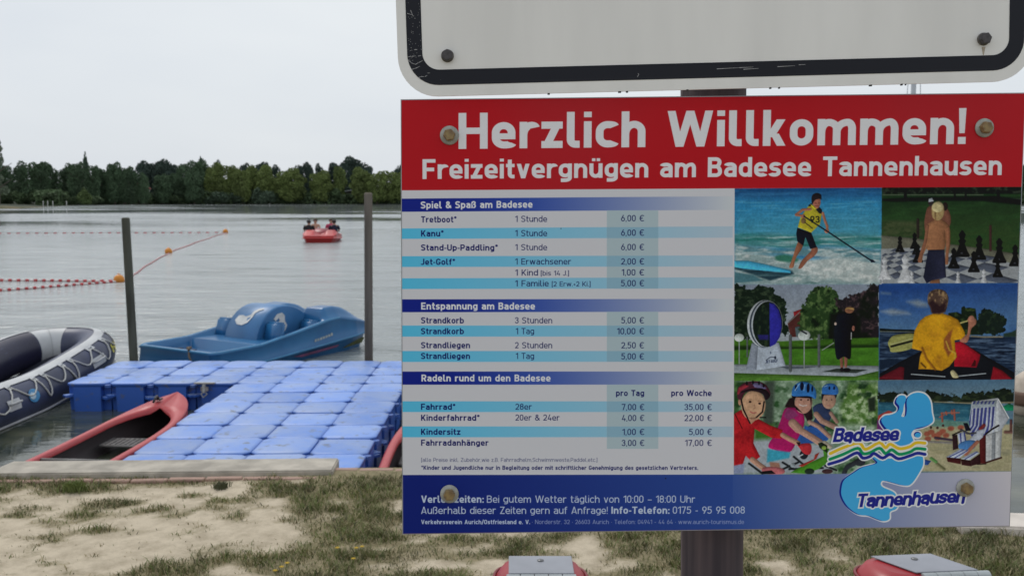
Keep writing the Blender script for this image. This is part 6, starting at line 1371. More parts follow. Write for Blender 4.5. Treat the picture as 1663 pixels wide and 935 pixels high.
# ------------------------------------------------------------------ pedal boats
def pedal_meshes():
    Lx = 3.42
    def hw(x): return np.interp(x, [0, .12, 2.3, 3.0, 3.42], [.72, .785, .785, .77, .66])
    def rim(x): return np.interp(x, [0, .9, 1.6, 2.35, 2.6, 3.0, 3.42], [.31, .32, .41, .52, .53, .45, .36])
    nx_, ny_ = 115, 57
    xs = np.linspace(0, Lx, nx_); ts = np.linspace(-1, 1, ny_); V = []
    for x in xs:
        for t in ts:
            y = t*hw(x); ay = abs(y); ed = hw(x)-ay
            z = float(rim(x))
            well = sstep(.07, .13, x)*sstep(2.28, 2.15, x)*sstep(.06, .11, ed)
            floor = .10+.05*sstep(.5, .9, x); z = z*(1-well)+floor*well
            seat = sstep(.86, .90, x)*sstep(1.42, 1.38, x)*sstep(.70, .67, ay); z = max(z, .30*seat) if well > .5 else z
            hump = sstep(2.2, 2.38, x)*sstep(3.38, 2.72, x)*np.exp(-(max(0, abs(ay-.48)-.16)/.09)**2); z += .17*float(hump)
            dip = sstep(2.3, 2.5, x)*np.exp(-(ay/.2)**2); z -= .12*float(dip)
            cab = sstep(2.05, 2.25, x)*sstep(2.5, 2.3, x); z += .0*float(cab)
            V.append((x, y, z))
    F = [(i*ny_+j, (i+1)*ny_+j, (i+1)*ny_+j+1, i*ny_+j+1) for i in range(nx_-1) for j in range(ny_-1)]
    # outline loop, then upper hull, ledge and lower hull
    loop = [(i*ny_) for i in range(nx_)]+[(nx_-1)*ny_+j for j in range(1, ny_)]+[i*ny_+ny_-1 for i in range(nx_-2, -1, -1)]+[j for j in range(ny_-2, 0, -1)]
    def ring(off, zf):
        k = len(V)
        for q in loop:
            x, y, z = V[q]; h = hw(x); cx = 1.7; V.append((cx+(x-cx)*(1+off/1.7), y*(1+off/.785), zf(x, z)))
        return list(range(k, k+len(loop)))
    ledge = lambda x: np.interp(x, [0, .5, 3.42], [.0, .02, .19])
    r1 = ring(.022, lambda x, z: rim(x)-.012); r1b = ring(.022, lambda x, z: rim(x)-.035); r1c = ring(.006, lambda x, z: rim(x)-.045)
    r2 = ring(.03, lambda x, z: ledge(x)+.03); r3 = ring(.045, lambda x, z: ledge(x)+.012); r3b = ring(.03, lambda x, z: ledge(x)-.01); r4 = ring(-.03, lambda x, z: ledge(x)-.03); r5 = ring(-.14, lambda x, z: -.22)
    prev = loop
    for r_ in (r1, r1b, r1c, r2, r3, r3b, r4, r5):
        for a in range(len(loop)): q = (a+1) % len(loop); F.append((prev[a], r_[a], r_[q], prev[q]))
        prev = r_
    me = bpy.data.meshes.new('hull'); me.from_pydata([tuple(map(float, v)) for v in V], [], F); me.shade_smooth(); me.update()
    # wheel housing: arch across the boat
    G = []; W_ = .34; cx, cz, rr = 1.80, .17, .60; V = []; F = []
    ang = [math.pi*(-.06+k/18*1.12) for k in range(19)]
    prof = [(cx-rr*math.cos(a)*(1.0 if math.cos(a) > 0 else 1.18), cz+rr*math.sin(a)) for a in ang]
    for y, s in ((-W_, .90), (-W_+.001, .975), (-W_+.018, 1), (W_-.018, 1), (W_-.001, .975), (W_, .90)):
        for x, z in prof: V.append((cx+(x-cx)*s, y, cz+(z-cz)*s))
    m_ = len(prof)
    for a in range(5):
        for k in range(m_-1): F.append((a*m_+k, a*m_+k+1, (a+1)*m_+k+1, (a+1)*m_+k))
    F.append(tuple(range(m_))); F.append(tuple(range(5*m_, 6*m_))[::-1])
    mh = bpy.data.meshes.new('wheel_housing'); mh.from_pydata(V, [], F); mh.update()
    for k, p_ in enumerate(mh.polygons): p_.use_smooth = 2*(m_-1) <= k < 3*(m_-1)
    return me, mh
HM, WH_ = pedal_meshes()
def seat_mesh():
    bm = bmesh.new()
    add_box(bm, -.05, .05, -.19, .19, -.02, .36)
    for v in bm.verts: v.co.x += v.co.z*.28; v.co.y *= 1-.25*max(0, v.co.z)
    bmesh.ops.bevel(bm, geom=bm.edges[:], offset=.03, segments=3, affect='EDGES')
    me = bpy.data.meshes.new('seat_back'); bm.to_mesh(me); bm.free(); me.shade_smooth(); return me
SB = seat_mesh()
def rudder_mesh():
    G = Geo(); G.tube([(0, 0, .0), (0, 0, .22), (.03, 0, .25), (.1, 0, .26)], .014, 8); return G
def pedal_boat(name, loc, rz, hull, hous, label, beadm):
    t = empty(name, loc, rz); tag(t, label, 'pedal boat')
    def ob(nm, me, m, pos=(0, 0, 0), rot=(0, 0, 0), par=None):
        o = bpy.data.objects.new(nm, me); link(o, par or t); o.location = pos; o.rotation_euler = rot
        if not me.materials: me.materials.append(m)
        o.material_slots[0].link = 'OBJECT'; o.material_slots[0].material = m; return o
    ob('hull', HM, hull); wh = ob('wheel_housing', WH_, hous)
    for x in (1.36,):
        for y in (-.50, .50): ob('seat_back', SB, hull, (x, y*1.06, .20))
    for y in (-.50, .50): ob('seat_back', SB, hull, (2.10, y*1.08, .15), (0, 0, 0))
    xs_ = [.02+k*.055 for k in range(62)]; hwf = lambda x: float(np.interp(x, [0, .12, 2.3, 3.0, 3.42], [.72, .785, .785, .77, .66])); rz_ = lambda x: float(np.interp(x, [0, .9, 1.6, 2.35, 2.6, 3.0, 3.42], [.31, .32, .41, .52, .53, .45, .36]))
    pth = [(x, -hwf(x)-.006, rz_(x)-.010) for x in xs_ if x < 2.62][::-1]+[(-.012, y, .304) for y in (-.70, -.35, 0, .35, .70)]+[(x, hwf(x)+.006, rz_(x)-.010) for x in xs_ if x < 2.62]
    tube('rim_bead', pth, .017, beadm, t, 8)
    lx = [(x, -hwf(x)*1.057, float(np.interp(x, [0, .5, 3.42], [0, .02, .19]))+.022) for x in xs_[2:]]; tube('side_bead', lx, .011, beadm, t, 6)
    bm = bmesh.new(); add_box(bm, 2.60, 2.84, -.62, -.40, .50, .66)
    for v in bm.verts: v.co.z -= (v.co.x-2.6)*.22
    bmesh.ops.bevel(bm, geom=bm.edges[:], offset=.02, segments=2, affect='EDGES'); bmo('hatch', bm, hull, t, True)
    G = Geo()
    for y in (-.33, -.62, .33, .62): G.tube([(.60, y, .12), (.64, y, .15), (.60, y, .18)], .012, 6); G.box(.56, .64, y-.04, y+.04, .175, .19)
    tag(G.build('pedals', mat('dark_blue_plastic', (.02, .04, .09), .5, .2), t), kind='stuff')
    return t, wh
pbm = mat('blue_hull', (.013, .105, .27), .30, .22, 1.6, .002, 5, col2=(.022, .15, .34)); pbm2 = mat('blue_housing', (.045, .17, .37), .38, .2, 1.5)
pb, wh = pedal_boat('pedal_boat', (-4.78, 12.93, WATER+.06), math.atan2(2.96, 1.75), pbm, pbm2, 'empty blue pedal boat moored behind the pontoon between the two posts', mat('blue_edge', (.055, .24, .44), .4, .15, 3))
stk = mat('sticker_white', (.62, .62, .60), .6, .12, 8)
def cyl_pt(a, y, lift=.008):     # point on the housing's curved front
    cx, cz, rr = 1.80, .17, .60+lift; return (cx-rr*math.cos(a), y, cz+rr*math.sin(a))
swan = [(-.17, .42), (-.19, .30), (-.12, .21), (-.02, .20), (.06, .27), (.09, .40), (.08, .52), (.11, .60), (.16, .66), (.13, .71), (.07, .67), (.03, .58), (.03, .47), (-.03, .41), (-.10, .44)]
V = [cyl_pt(math.radians(18+s*72), -u*1.15) for u, s in swan]; mesh('swan_sticker', V, [tuple(range(len(V)))], stk, wh)
num = [(-.13, .42), (-.06, .50), (.05, .52), (.11, .46), (.11, .36), (.16, .27), (.10, .17), (.03, .16), (.05, .24), (.04, .31), (-.02, .27), (-.05, .33), (.0, .38), (-.02, .43), (-.09, .38)]
mesh('bird_sticker', [(1.72+u, -.346, .22+s*.85) for u, s in num], [tuple(range(len(num)))], stk, wh)
hullz = lambda x: float(np.interp(x, [0, .9, 1.6, 2.35, 2.6, 3.0, 3.42], [.31, .32, .41, .52, .50, .36, .22]))
G = Geo()
for k in range(7): x = 1.98+k*.062; G.add([(x, -.8155, .205+k*.008), (x+.046, -.8155, .209+k*.008), (x+.052, -.8135, .245+k*.008+(.01 if k == 0 else 0)), (x+.008, -.8135, .243+k*.008+(.014 if k == 6 else 0))], [(0, 1, 2, 3)])
G.build('name_lettering', mat('faded_lettering', (.38, .42, .42), .6, .2), pb)
mesh('red_stripe', [(1.55, -.775, .035), (2.6, -.775, .085), (2.55, -.768, .045), (1.75, -.762, .0)], [(0, 1, 2, 3)], mat('faded_red', (.16, .05, .12), .6, .3), pb)
G = Geo(); G.tube([(-.0, -.30, .34), (-.05, -.36, .24), (-.06, -.46, .10)], .014, 6); G.tube([(.05, -.28, .345), (-.02, -.30, .35), (-.03, -.34, .33)], .022, 6)
G.build('mooring_rope', mat('rope_brown', (.16, .12, .085), .9, .3, 60), pb)
mesh('weed_stain', [(2.7, -.745, .0), (3.25, -.70, .02), (3.37, -.655, .09), (3.30, -.675, .11), (2.95, -.73, .06)], [(0, 1, 2, 3, 4)], mat('algae', (.05, .06, .02), .9, .4, 12), pb)
rdm = mat('red_hull', (.50, .035, .035), .35, .15, 1.2); rdm2 = mat('red_housing', (.26, .02, .035), .4, .2, 1.2)
rb, _ = pedal_boat('pedal_boat', (-11.28, 56.0, WATER+.08), math.radians(-84), rdm, rdm2, 'red pedal boat with four people far out on the lake', rdm)
# ------------------------------------------------------------------ the four people in the red boat
def person(loc, rz, skinm, shirtm, hairm, label, arm=0):
    t = empty('person', loc, rz); t.scale = (1.12, 1.12, 1.12); tag(t, label, 'person', None)
    J = {'p': (0, 0, 0), 'w': (0, -.01, .18), 'c': (0, -.02, .38), 'n': (0, 0, .50), 'h': (0, .02, .58), 'ht': (0, .03, .73)}
    E_ = [('p', 'w'), ('w', 'c'), ('c', 'n'), ('n', 'h'), ('h', 'ht')]; Rd = {'p': (.15, .13), 'w': (.13, .10), 'c': (.15, .11), 'n': (.052, .052), 'h': (.088, .10), 'ht': (.07, .085)}
    for s, k in ((-1, 'l'), (1, 'r')):
        J[k+'s'] = (s*.19, -.02, .42); J[k+'e'] = (s*.25, .06+arm*.05, .18); J[k+'k'] = (s*.17, .28, .14); J[k+'t'] = (s*.15, .33, .15)
        J[k+'n'] = (s*.12, .42, .06); J[k+'f'] = (s*.12, .62, -.22); J[k+'g'] = (s*.12, .72, -.23); J[k+'u'] = (s*.10, .04, -.01)
        E_ += [('c', k+'s'), (k+'s', k+'e'), (k+'e', k+'k'), (k+'k', k+'t'), ('p', k+'u'), (k+'u', k+'n'), (k+'n', k+'f'), (k+'f', k+'g')]
        Rd.update({k+'s': (.062, .062), k+'e': (.042, .042), k+'k': (.03, .03), k+'t': (.035, .022), k+'n': (.058, .058), k+'f': (.038, .038), k+'g': (.04, .03), k+'u': (.085, .085)})
    ks = list(J); me = bpy.data.meshes.new('body'); me.from_pydata([J[k] for k in ks], [(ks.index(a), ks.index(b_)) for a, b_ in E_], []); me.materials.append(skinm)
    o = link(bpy.data.objects.new('body', me), t); md = o.modifiers.new('skin', 'SKIN'); 
    sv = me.skin_vertices[0].data
    for i, k in enumerate(ks): sv[i].radius = Rd[k]; sv[i].use_root = (k == 'p')
    md.use_smooth_shade = True; s2_ = o.modifiers.new('sub', 'SUBSURF'); s2_.levels = 1; s2_.render_levels = 2
    if shirtm:
        V = []; F = []; rings = [(-.02, .165, .14), (.1, .165, .125), (.25, .17, .13), (.38, .20, .135), (.455, .17, .11), (.49, .085, .075)]
        for z, a, b_ in rings:
            for k in range(14): th = k*math.tau/14; V.append((a*math.cos(th), b_*math.sin(th)-.01, z))
        for i in range(len(rings)-1):
            for k in range(14): q = (k+1) % 14; F.append((i*14+k, i*14+q, (i+1)*14+q, (i+1)*14+k))
        for s in (-1, 1):
            V2, F2 = tube_geo([(s*.14, -.02, .42), (s*.215, -.01, .37), (s*.24, .03, .26)], [.082, .074, .066], 10); k = len(V); V += V2; F += [tuple(q+k for q in f) for f in F2]
        mesh('shirt', V, F, shirtm, t, True)
    V = []; F = []
    for i, (z, a) in enumerate(((-.035, .098), (.03, .112), (.085, .100), (.125, .062), (.138, .01))):
        for k in range(12): th = k*math.tau/12; back = .75+.25*(math.sin(th) < .2); V.append((a*math.cos(th), a*1.12*math.sin(th)*back+.01, .62+z+(.05 if (i == 0 and math.sin(th) > .2) else 0)))
    for i in range(4):
        for k in range(12): q = (k+1) % 12; F.append((i*12+k, i*12+q, (i+1)*12+q, (i+1)*12+k))
    mesh('hair', V, F, hairm, t, True)
    G = Geo()                     # the face looks along +y
    for s in (-1, 1): G.add(*tube_geo([(s*.034, .112, .655), (s*.034, .121, .655)], .011, 6))
    G.add(*tube_geo([(-.03, .112, .585), (0, .121, .580), (.03, .112, .585)], .006, 5)); G.build('face_marks', mat('dark_feature', (.05, .025, .02), .6, .1), t)
    mesh('nose', [(-.015, .11, .61), (.015, .11, .61), (0, .14, .612), (0, .115, .65)], [(0, 1, 2), (1, 3, 2), (3, 0, 2), (0, 3, 1)], skinm, t)
    G = Geo()
    for s in (-1, 1): G.add(*tube_geo([(s*.088, .01, .60), (s*.10, .0, .625), (s*.092, .005, .655)], [.01, .016, .01], 6))
    G.build('ears', skinm, t, True)
    return t
skn = mat('skin', (.48, .27, .19), .6, .1); skn2 = mat('skin_tan', (.36, .20, .13), .6, .1); hrd = mat('hair_dark', (.02, .015, .014), .7, .2); hrb = mat('hair_brown', (.06, .04, .025), .7, .2)
def boatp(x, y, z): M = Matrix.Translation((-11.28, 56.0, WATER+.08)) @ Matrix.Rotation(math.radians(-84), 4, 'Z') @ Matrix.Diagonal((1.2, 1.2, .88, 1)); return M @ Vector((x, y, z))
rb.scale = (1.2, 1.2, .88)
back = math.radians(-84)-math.pi/2
for (x, y, z, sm_, hm, sk_, lb) in ((2.02, -.60, .38, mat('shirt_black', (.015, .016, .02), .9, .2), hrd, skn2, 'person in black sitting leftmost in the red pedal boat'),
        (1.00, -.40, .42, None, hrb, skn, 'bare-shouldered person second from the left in the red pedal boat'),
        (1.00, .36, .42, mat('shirt_pink', (.45, .05, .12), .9, .2), hrb, skn, 'person in a pinkish red top second from the right in the red pedal boat'),
        (2.02, .60, .38, mat('shirt_navy', (.012, .016, .04), .9, .2), hrd, skn2, 'person in a navy top sitting rightmost in the red pedal boat')):
    w_ = boatp(x, y, z); person(w_, back+(math.pi if x < 1.5 else 0)+math.pi, sk_, sm_, hm, lb)
# ------------------------------------------------------------------ inflatable boat
ib = empty('inflatable_boat', (-6.24, 13.25, WATER), -.03); tag(ib, 'navy and grey inflatable boat moored left of the pontoon, bow away from the quay', 'inflatable boat')
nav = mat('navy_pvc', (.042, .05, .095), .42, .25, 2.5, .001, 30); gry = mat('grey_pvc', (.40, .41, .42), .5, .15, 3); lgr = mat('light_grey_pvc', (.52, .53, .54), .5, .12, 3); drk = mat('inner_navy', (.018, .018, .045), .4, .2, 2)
sep_, tr = .60, .262
def center(s):      # s from -1 (stern left) over 0 (bow) to 1 (stern right); local bow tip at y=0, stern at y=-3.6
    a = abs(s); sg = 1 if s > 0 else -1
    if a < .3: th = a/.3*math.pi/2; x = math.sin(th)**.8*sep_; y = -.235-1.05*(1-math.cos(th)**.9)
    else: x = sep_; y = -1.285-(a-.3)/.7*2.55
    z = .16+.24*float(sstep(-2.7, -.1, y)); return Vector((x*sg, y, z))
S_ = [-1+k/40 for k in range(81)]
path = [center(s) for s in S_]
tube('tube_hull', [path[0]+Vector((0, -.18, 0))]+path+[path[-1]+Vector((0, -.18, 0))], [.10]+[tr]*81+[.10], nav, ib, 20)
def off(s, ang, lift=.004):  # point on the tube surface, ang 0 outward, 90 up, 180 inward
    c = center(s); e = (center(min(1, s+.01))-center(max(-1, s-.01))).normalized(); o_ = e.cross(Vector((0, 0, 1))).normalized()
    # outward is away from the boat's middle
    mid = Vector((0, min(c.y, -1.285), c.z)); 
    if (c-mid).dot(o_) < 0: o_ = -o_
    u = o_.cross(e).normalized()
    if u.z < 0: u = -u
    a = math.radians(ang); return c+(o_*math.cos(a)+u*math.sin(a))*(tr+lift)
def patch(name, s0, s1, a0, a1, m, lift=.004, ns=14, na=8, par=None):
    V = []; F = []
    for i in range(ns+1):
        for j in range(na+1): V.append(off(s0+(s1-s0)*i/ns, a0+(a1-a0)*j/na, lift))
    for i in range(ns):
        for j in range(na): F.append((i*(na+1)+j, (i+1)*(na+1)+j, (i+1)*(na+1)+j+1, i*(na+1)+j+1))
    return mesh(name, V, F, m, par or ib, True)
patch('bow_band', -.155, -.012, 28, 215, lgr, .003, 16, 14)
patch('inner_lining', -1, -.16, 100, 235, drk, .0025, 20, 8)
patch('top_strip', -1, 1, 66, 92, lgr, .008, 80, 3)
patch('seam_tape', -.088, -.083, 26, 206, gry, .007, 1, 14)
for a in (-32, -44): tube('rubbing_strake', [off(s, a, .012) for s in S_], .016, gry, ib, 6)
ropem = mat('rope_white', (.50, .50, .48), .8, .15, 80)
G = Geo(); ss = [.98, .80, .66, .60, .48, .42, .29, .22, .13, .04]
for k in range(len(ss)-1):
    a, b_ = ss[k], ss[k+1]
    G.tube([off(a+(b_-a)*q/8, 60-math.sin(q/8*math.pi)*(58 if k % 2 == 0 else 40), .012) for q in range(9)], .0095, 6)
G.build('grab_rope', ropem, ib, True)
G = Geo()
for s in ss: V2 = [off(s+u, 60+v, .012) for u, v in ((-.012, -8), (.012, -8), (.012, 10), (-.012, 10))]; G.add(V2, [(0, 1, 2, 3)]); G.tube([off(s-.006, 60, .012), off(s, 60, .03), off(s+.006, 60, .012)], .008, 6)
tag(G.build('rope_patches', lgr, ib), kind='stuff')
for s in (.83, .30):
    h_ = patch('handle_pad', s-.032, s+.032, 2, 28, lgr, .007, 4, 4)
    tube('handle', [off(s-.028, 18, .012), off(s-.02, 18, .05), off(s+.02, 18, .05), off(s+.028, 18, .012)], .014, gry, h_, 6)
bl = patch('blue_badge', .695, .745, 4, 34, mat('badge_blue', (.06, .26, .50), .5, .15), .008, 6, 6)
# oval: pull the grid corners in
for v in bl.data.vertices: pass
me_ = bl.data; i_ = 0; V = []; F = []
for k in range(20): t_ = k*math.tau/20; V.append(off(.72+.030*math.cos(t_), 19+17*math.sin(t_), .009))
me_.clear_geometry(); me_.from_pydata([tuple(v) for v in V], [], [tuple(range(20))]); me_.update()
V = [off(.72+.030*.55*math.cos(k*math.tau/12)+.009, 19+9*math.sin(k*math.tau/12), .012) for k in range(12)]; mesh('badge_emblem', V, [tuple(range(12))], mat('badge_light', (.45, .6, .7), .5, .1), bl)
ye = mat('yellow_print', (.55, .50, .06), .6, .15); G = Geo()
for k, sg_ in enumerate((.215, .190, .165, .140, .115)): G.add([off(sg_, 6+k*2, .008), off(sg_-.012, 8+k*2, .008), off(sg_-.012, 34, .008), off(sg_, 30, .008)], [(0, 1, 2, 3)]); G.add([off(sg_-.0, 16+k*2, .009), off(sg_-.020, 20+k*2, .009), off(sg_-.020, 25+k*2, .009), off(sg_, 22+k*2, .009)], [(0, 1, 2, 3)])
G.build('yellow_lettering', ye, ib)
G = Geo(); G.box(-.42, .42, -3.5, -1.0, .06, .11); G.add([(-.42, -1.0, .10), (.42, -1.0, .10), (.30, -.42, .34), (-.30, -.42, .34)], [(0, 1, 2, 3)]); G.build('floor', mat('boat_floor', (.022, .024, .04), .6, .2), ib)
bm = bmesh.new(); add_box(bm, -.47, .47, -3.02, -2.77, .33, .36); bmesh.ops.bevel(bm, geom=bm.edges[:], offset=.008, segments=2, affect='EDGES'); bmo('seat_board', bm, lgr, ib)
bm = bmesh.new(); add_box(bm, -.44, .44, -3.44, -3.40, -.02, .45); bmo('transom', bm, gry, ib)
tube('mooring_line', [off(.47, 40, .02), off(.47, -5, .02), off(.47, -40, .03), off(.47, -60, .05)+Vector((.02, 0, -.25))], .008, mat('rope_dark', (.04, .04, .035), .9, .2), ib, 6)
# ------------------------------------------------------------------ red canoes
def canoe(loc, rz, label, m):
    t = empty('canoe', loc, rz); tag(t, label, 'canoe', None)
    Ln = 4.1; K = 33; ro = 10
    def prm(s):     # s 0..1 along the length
        e = abs(2*s-1); w = .370*(1-e**4.2)**.72+.006; sh = .225+.135*e**3.2; kl = -.07+.30*max(0, e-.86)**1.2*3.0; return w, sh, kl
    V = []; F = []
    for i in range(K):
        s = i/(K-1); s = .5-.5*math.cos(math.pi*s); w, sh, kl = prm(s); y = -Ln/2+s*Ln
        for k in range(ro+1):
            a = math.pi*k/ro; cx = -math.cos(a); x = w*(abs(cx)**.62)*(1 if cx > 0 else -1); z = sh-(sh-kl)*(math.sin(a)**.75); V.append((x, y, z))
    for i in range(K-1):
        for k in range(ro): F.append((i*(ro+1)+k, (i+1)*(ro+1)+k, (i+1)*(ro+1)+k+1, i*(ro+1)+k+1))
    h = mesh('hull', V, F, m, t, True); md = h.modifiers.new('wall', 'SOLIDIFY'); md.thickness = .014; md.offset = 1
    V2 = [(v[0]*.955, v[1]*.99, v[2]*1.0+.010) for v in V]; mesh('inner_lining', V2, [f[::-1] for f in F], mat('canoe_inside', (.030, .022, .024), .6, .3, 3), t, True)
    # broad rolled rim, closing into a deck at each end
    V = []; F = []; ns_ = 97
    for sd in (-1, 1):
        base = len(V)
        for i in range(ns_):
            s = i/(ns_-1); w, sh, kl = prm(s); y = -Ln/2+s*Ln; e = abs(2*s-1)
            inn = 1 if e < .54 else max(0, 1-((e-.54)/.25)**2)**.5
            wi = max(0, (w-.055))*inn
            V += [(sd*(w+.018), y, sh-.022), (sd*(w+.020), y, sh+.004), (sd*(w+.004), y, sh+.018), (sd*(wi+.55*(w-wi)), y, sh+.020+.012*(e > .79)), (sd*(wi+.004*0), y, sh+.012+.016*(e >= .79)), (sd*(wi), y, sh-.03*(e < .79)+.02*(e >= .79))]
        for i in range(ns_-1):
            for k in range(5): q = (base+i*6+k, base+(i+1)*6+k, base+(i+1)*6+k+1, base+i*6+k+1); F.append(q if sd > 0 else q[::-1])
    mesh('gunwale', V, F, m, t, True)
    blk = mat('black_plastic', (.02, .02, .022), .5, .2)
    for sg in (1, -1):
        hd = tube('carry_handle', [(-.10, sg*1.80, .375), (-.085, sg*1.74, .41), (-.06, sg*1.66, .415), (-.06, sg*1.60, .375)], .013, blk, t, 8)
        G = Geo(); 
        bm = bmesh.new(); add_box(bm, -.035, .035, sg*1.78-.03, sg*1.78+.03, .362, .378); o = bmo('handle_mount', bm, blk, hd); o.location = (-.09, 0, .0)
    al = mat('seat_webbing', (.09, .085, .085), .6, .3, 20)
    for y in (1.02, -1.1):
        fr = tube('seat_frame', [(-.27, y-.13, .10), (.27, y-.13, .10), (.27, y+.13, .10), (-.27, y+.13, .10), (-.27, y-.13, .10)], .013, mat('seat_rail', (.16, .155, .15), .5, .2), t, 6)
        G = Geo()
        for k in range(11): x = -.25+k*.05; G.box(x-.018, x+.018, y-.13, y+.13, .108, .113)
        for k in range(5): q = y-.11+k*.055; G.box(-.27, .27, q-.014, q+.014, .102, .107)
        tag(G.build('seat_slats', al, fr), kind='stuff')
    G = Geo(); G.tube([(-.36, 0, .215), (.36, 0, .215)], .018, 8); G.build('thwart', mat('seat_rail', (.16, .155, .15), .5, .2), t, True)
    return t
red = mat('red_canoe_plastic', (.46, .045, .055), .42, .16, 2.0, .001, 20, col2=(.54, .09, .09))
canoe((-3.80, 7.87, WATER), -.075, 'red canoe left of the pontoon, its bow pointing at the blue cubes', red)
canoe((-.72, 7.25, WATER), .03, 'red canoe right of the pontoon, mostly hidden by the price sign', red)
# ------------------------------------------------------------------ buoys and float lines
om = mat('buoy_orange', (.72, .27, .02), .5, .2, 3, col2=(.58, .20, .02))
def buoy(x, y, r, label):
    t = empty('buoy', (x, y, WATER)); tag(t, label, 'buoy')
    prof = [(.001, -r*.55)]+[(r*math.cos(a), r*.45+r*math.sin(a)) for a in [math.radians(-80+k*16) for k in range(11)]]+[(.001, r*1.45)]
    lathe('ball', prof, om, t, 20); tube('eye', [(-.03, 0, r*1.42), (-.03, 0, r*1.6), (.03, 0, r*1.6), (.03, 0, r*1.42)], .012, om, t, 6)
buoy(-11.745, 27.5, .155, 'nearest orange buoy, beside the left mooring post where the float lines meet'); buoy(-15.67, 42.1, .165, 'middle orange buoy on the line running up to the right'); buoy(-20.79, 67.1, .19, 'farthest and smallest orange buoy at the end of the line')
frd = mat('float_red', (.42, .03, .035), .5, .2); fwh = mat('float_white', (.66, .60, .58), .5, .15)
def fline(A, B, pitch, r, label, sag=.6, swing=0):
    t = empty('float_line', (A[0], A[1], WATER)); tag(t, label, 'float line', 'red and white float lines')
    A = Vector((A[0], A[1])); B = Vector((B[0], B[1])); L_ = (B-A).length; nrm = Vector((-(B-A).y, (B-A).x)).normalized()
    def at_(u): p_ = A+(B-A)*u+nrm*(math.sin(u*math.pi)*sag+math.sin(u*19)*swing); return Vector((p_.x-A.x, p_.y-A.y, .02))
    tube('rope', [at_(k/60) for k in range(61)], .012, fwh, t, 5)
    N_ = int(L_/pitch); GR, GW = Geo(), Geo()
    for k in range(N_):
        p0 = at_(k/N_); p1 = at_((k+.42)/N_); p2 = at_((k+.5)/N_); p3 = at_((k+.92)/N_); mid = (p0+p1)/2; m2 = (p2+p3)/2
        GR.add(*tube_geo([p0, p0+(mid-p0)*.4, mid+(p1-mid)*.6, p1], [r*.4, r, r, r*.4], 7)); GW.add(*tube_geo([p2, p2+(m2-p2)*.5, m2+(p3-m2)*.5, p3], [r*.35, r*.8, r*.8, r*.35], 7))
    tag(GR.build('red_floats', frd, t, True), kind='stuff'); tag(GW.build('white_floats', fwh, t, True), kind='stuff')
fline((-21.5, 27.9), (-11.80, 27.5), .26, .055, 'upper of the two near float lines, running level to the nearest buoy', .15, .02)
fline((-15.8, 22.6), (-11.78, 27.4), .22, .050, 'lower of the two near float lines, rising to the nearest buoy', -.15, .02)
fline((-11.6, 27.6), (-15.6, 42.0), .50, .028, 'pale float line from the nearest buoy to the middle buoy', .1, .02)
fline((-15.7, 42.3), (-20.7, 67.0), .60, .034, 'pale float line from the middle buoy to the farthest buoy', .1, .03)
fline((-62, 62.5), (-21.0, 67.3), .62, .034, 'far float line running from the left edge to the farthest buoy', .3, .05)
# ------------------------------------------------------------------ far right: sailing dinghy behind the sign, cream float
dg = empty('sailing_dinghy', (6.16, 14.0, WATER)); tag(dg, 'moored sailing dinghy whose grey mast shows between the two signs', 'sailing boat')
V = []; F = []
for i in range(17):
    s = i/16; w = .72*math.sin(math.pi*min(1, (s*.82+.18)))**.7; y = -1.9+s*3.8
    for k in range(9): a = math.pi*k/8; V.append((-w*math.cos(a), y, .48-.5*math.sin(a)**.7+.1*s*s))
for i in range(16):
    for k in range(8): F.append((i*9+k, (i+1)*9+k, (i+1)*9+k+1, i*9+k+1))
F += [tuple(range(9)), tuple(16*9+k for k in range(9))[::-1]]; h_ = mesh('hull', V, F, mat('white_gelcoat', (.7, .7, .68), .3, .06), dg, True); h_.modifiers.new('wall', 'SOLIDIFY').thickness = .02
alm = mat('mast_alloy', (.45, .47, .49), .4, .1, 5, metal=.5); tube('mast', [(0, .4, .0), (0, .4, 6.4)], .038, alm, dg, 12); tube('boom', [(0, .4, .95), (0, -1.7, 1.0)], .03, alm, dg, 8)
for s in (-1, 1): tube('stay', [(s*.42, .1, .5), (s*.10, .38, 4.1), (s*.02, .4, 6.3)], .006, alm, dg, 5)
cf = empty('mooring_float', (5.98, 10.55, WATER)); tag(cf, 'cream and brown round float just beyond the right edge of the sign', 'float')
lathe('ball', [(.001, -.06), (.10, -.03), (.185, .08), (.21, .2), (.2, .3), (.14, .42), (.06, .49), (.001, .50)], mat('float_cream', (.62, .52, .42), .6, .25, 5), cf, 20); lathe('band', [(.205, .12), (.216, .16), (.216, .24), (.208, .28)], mat('float_brown', (.16, .09, .06), .6, .25, 5), cf, 20)
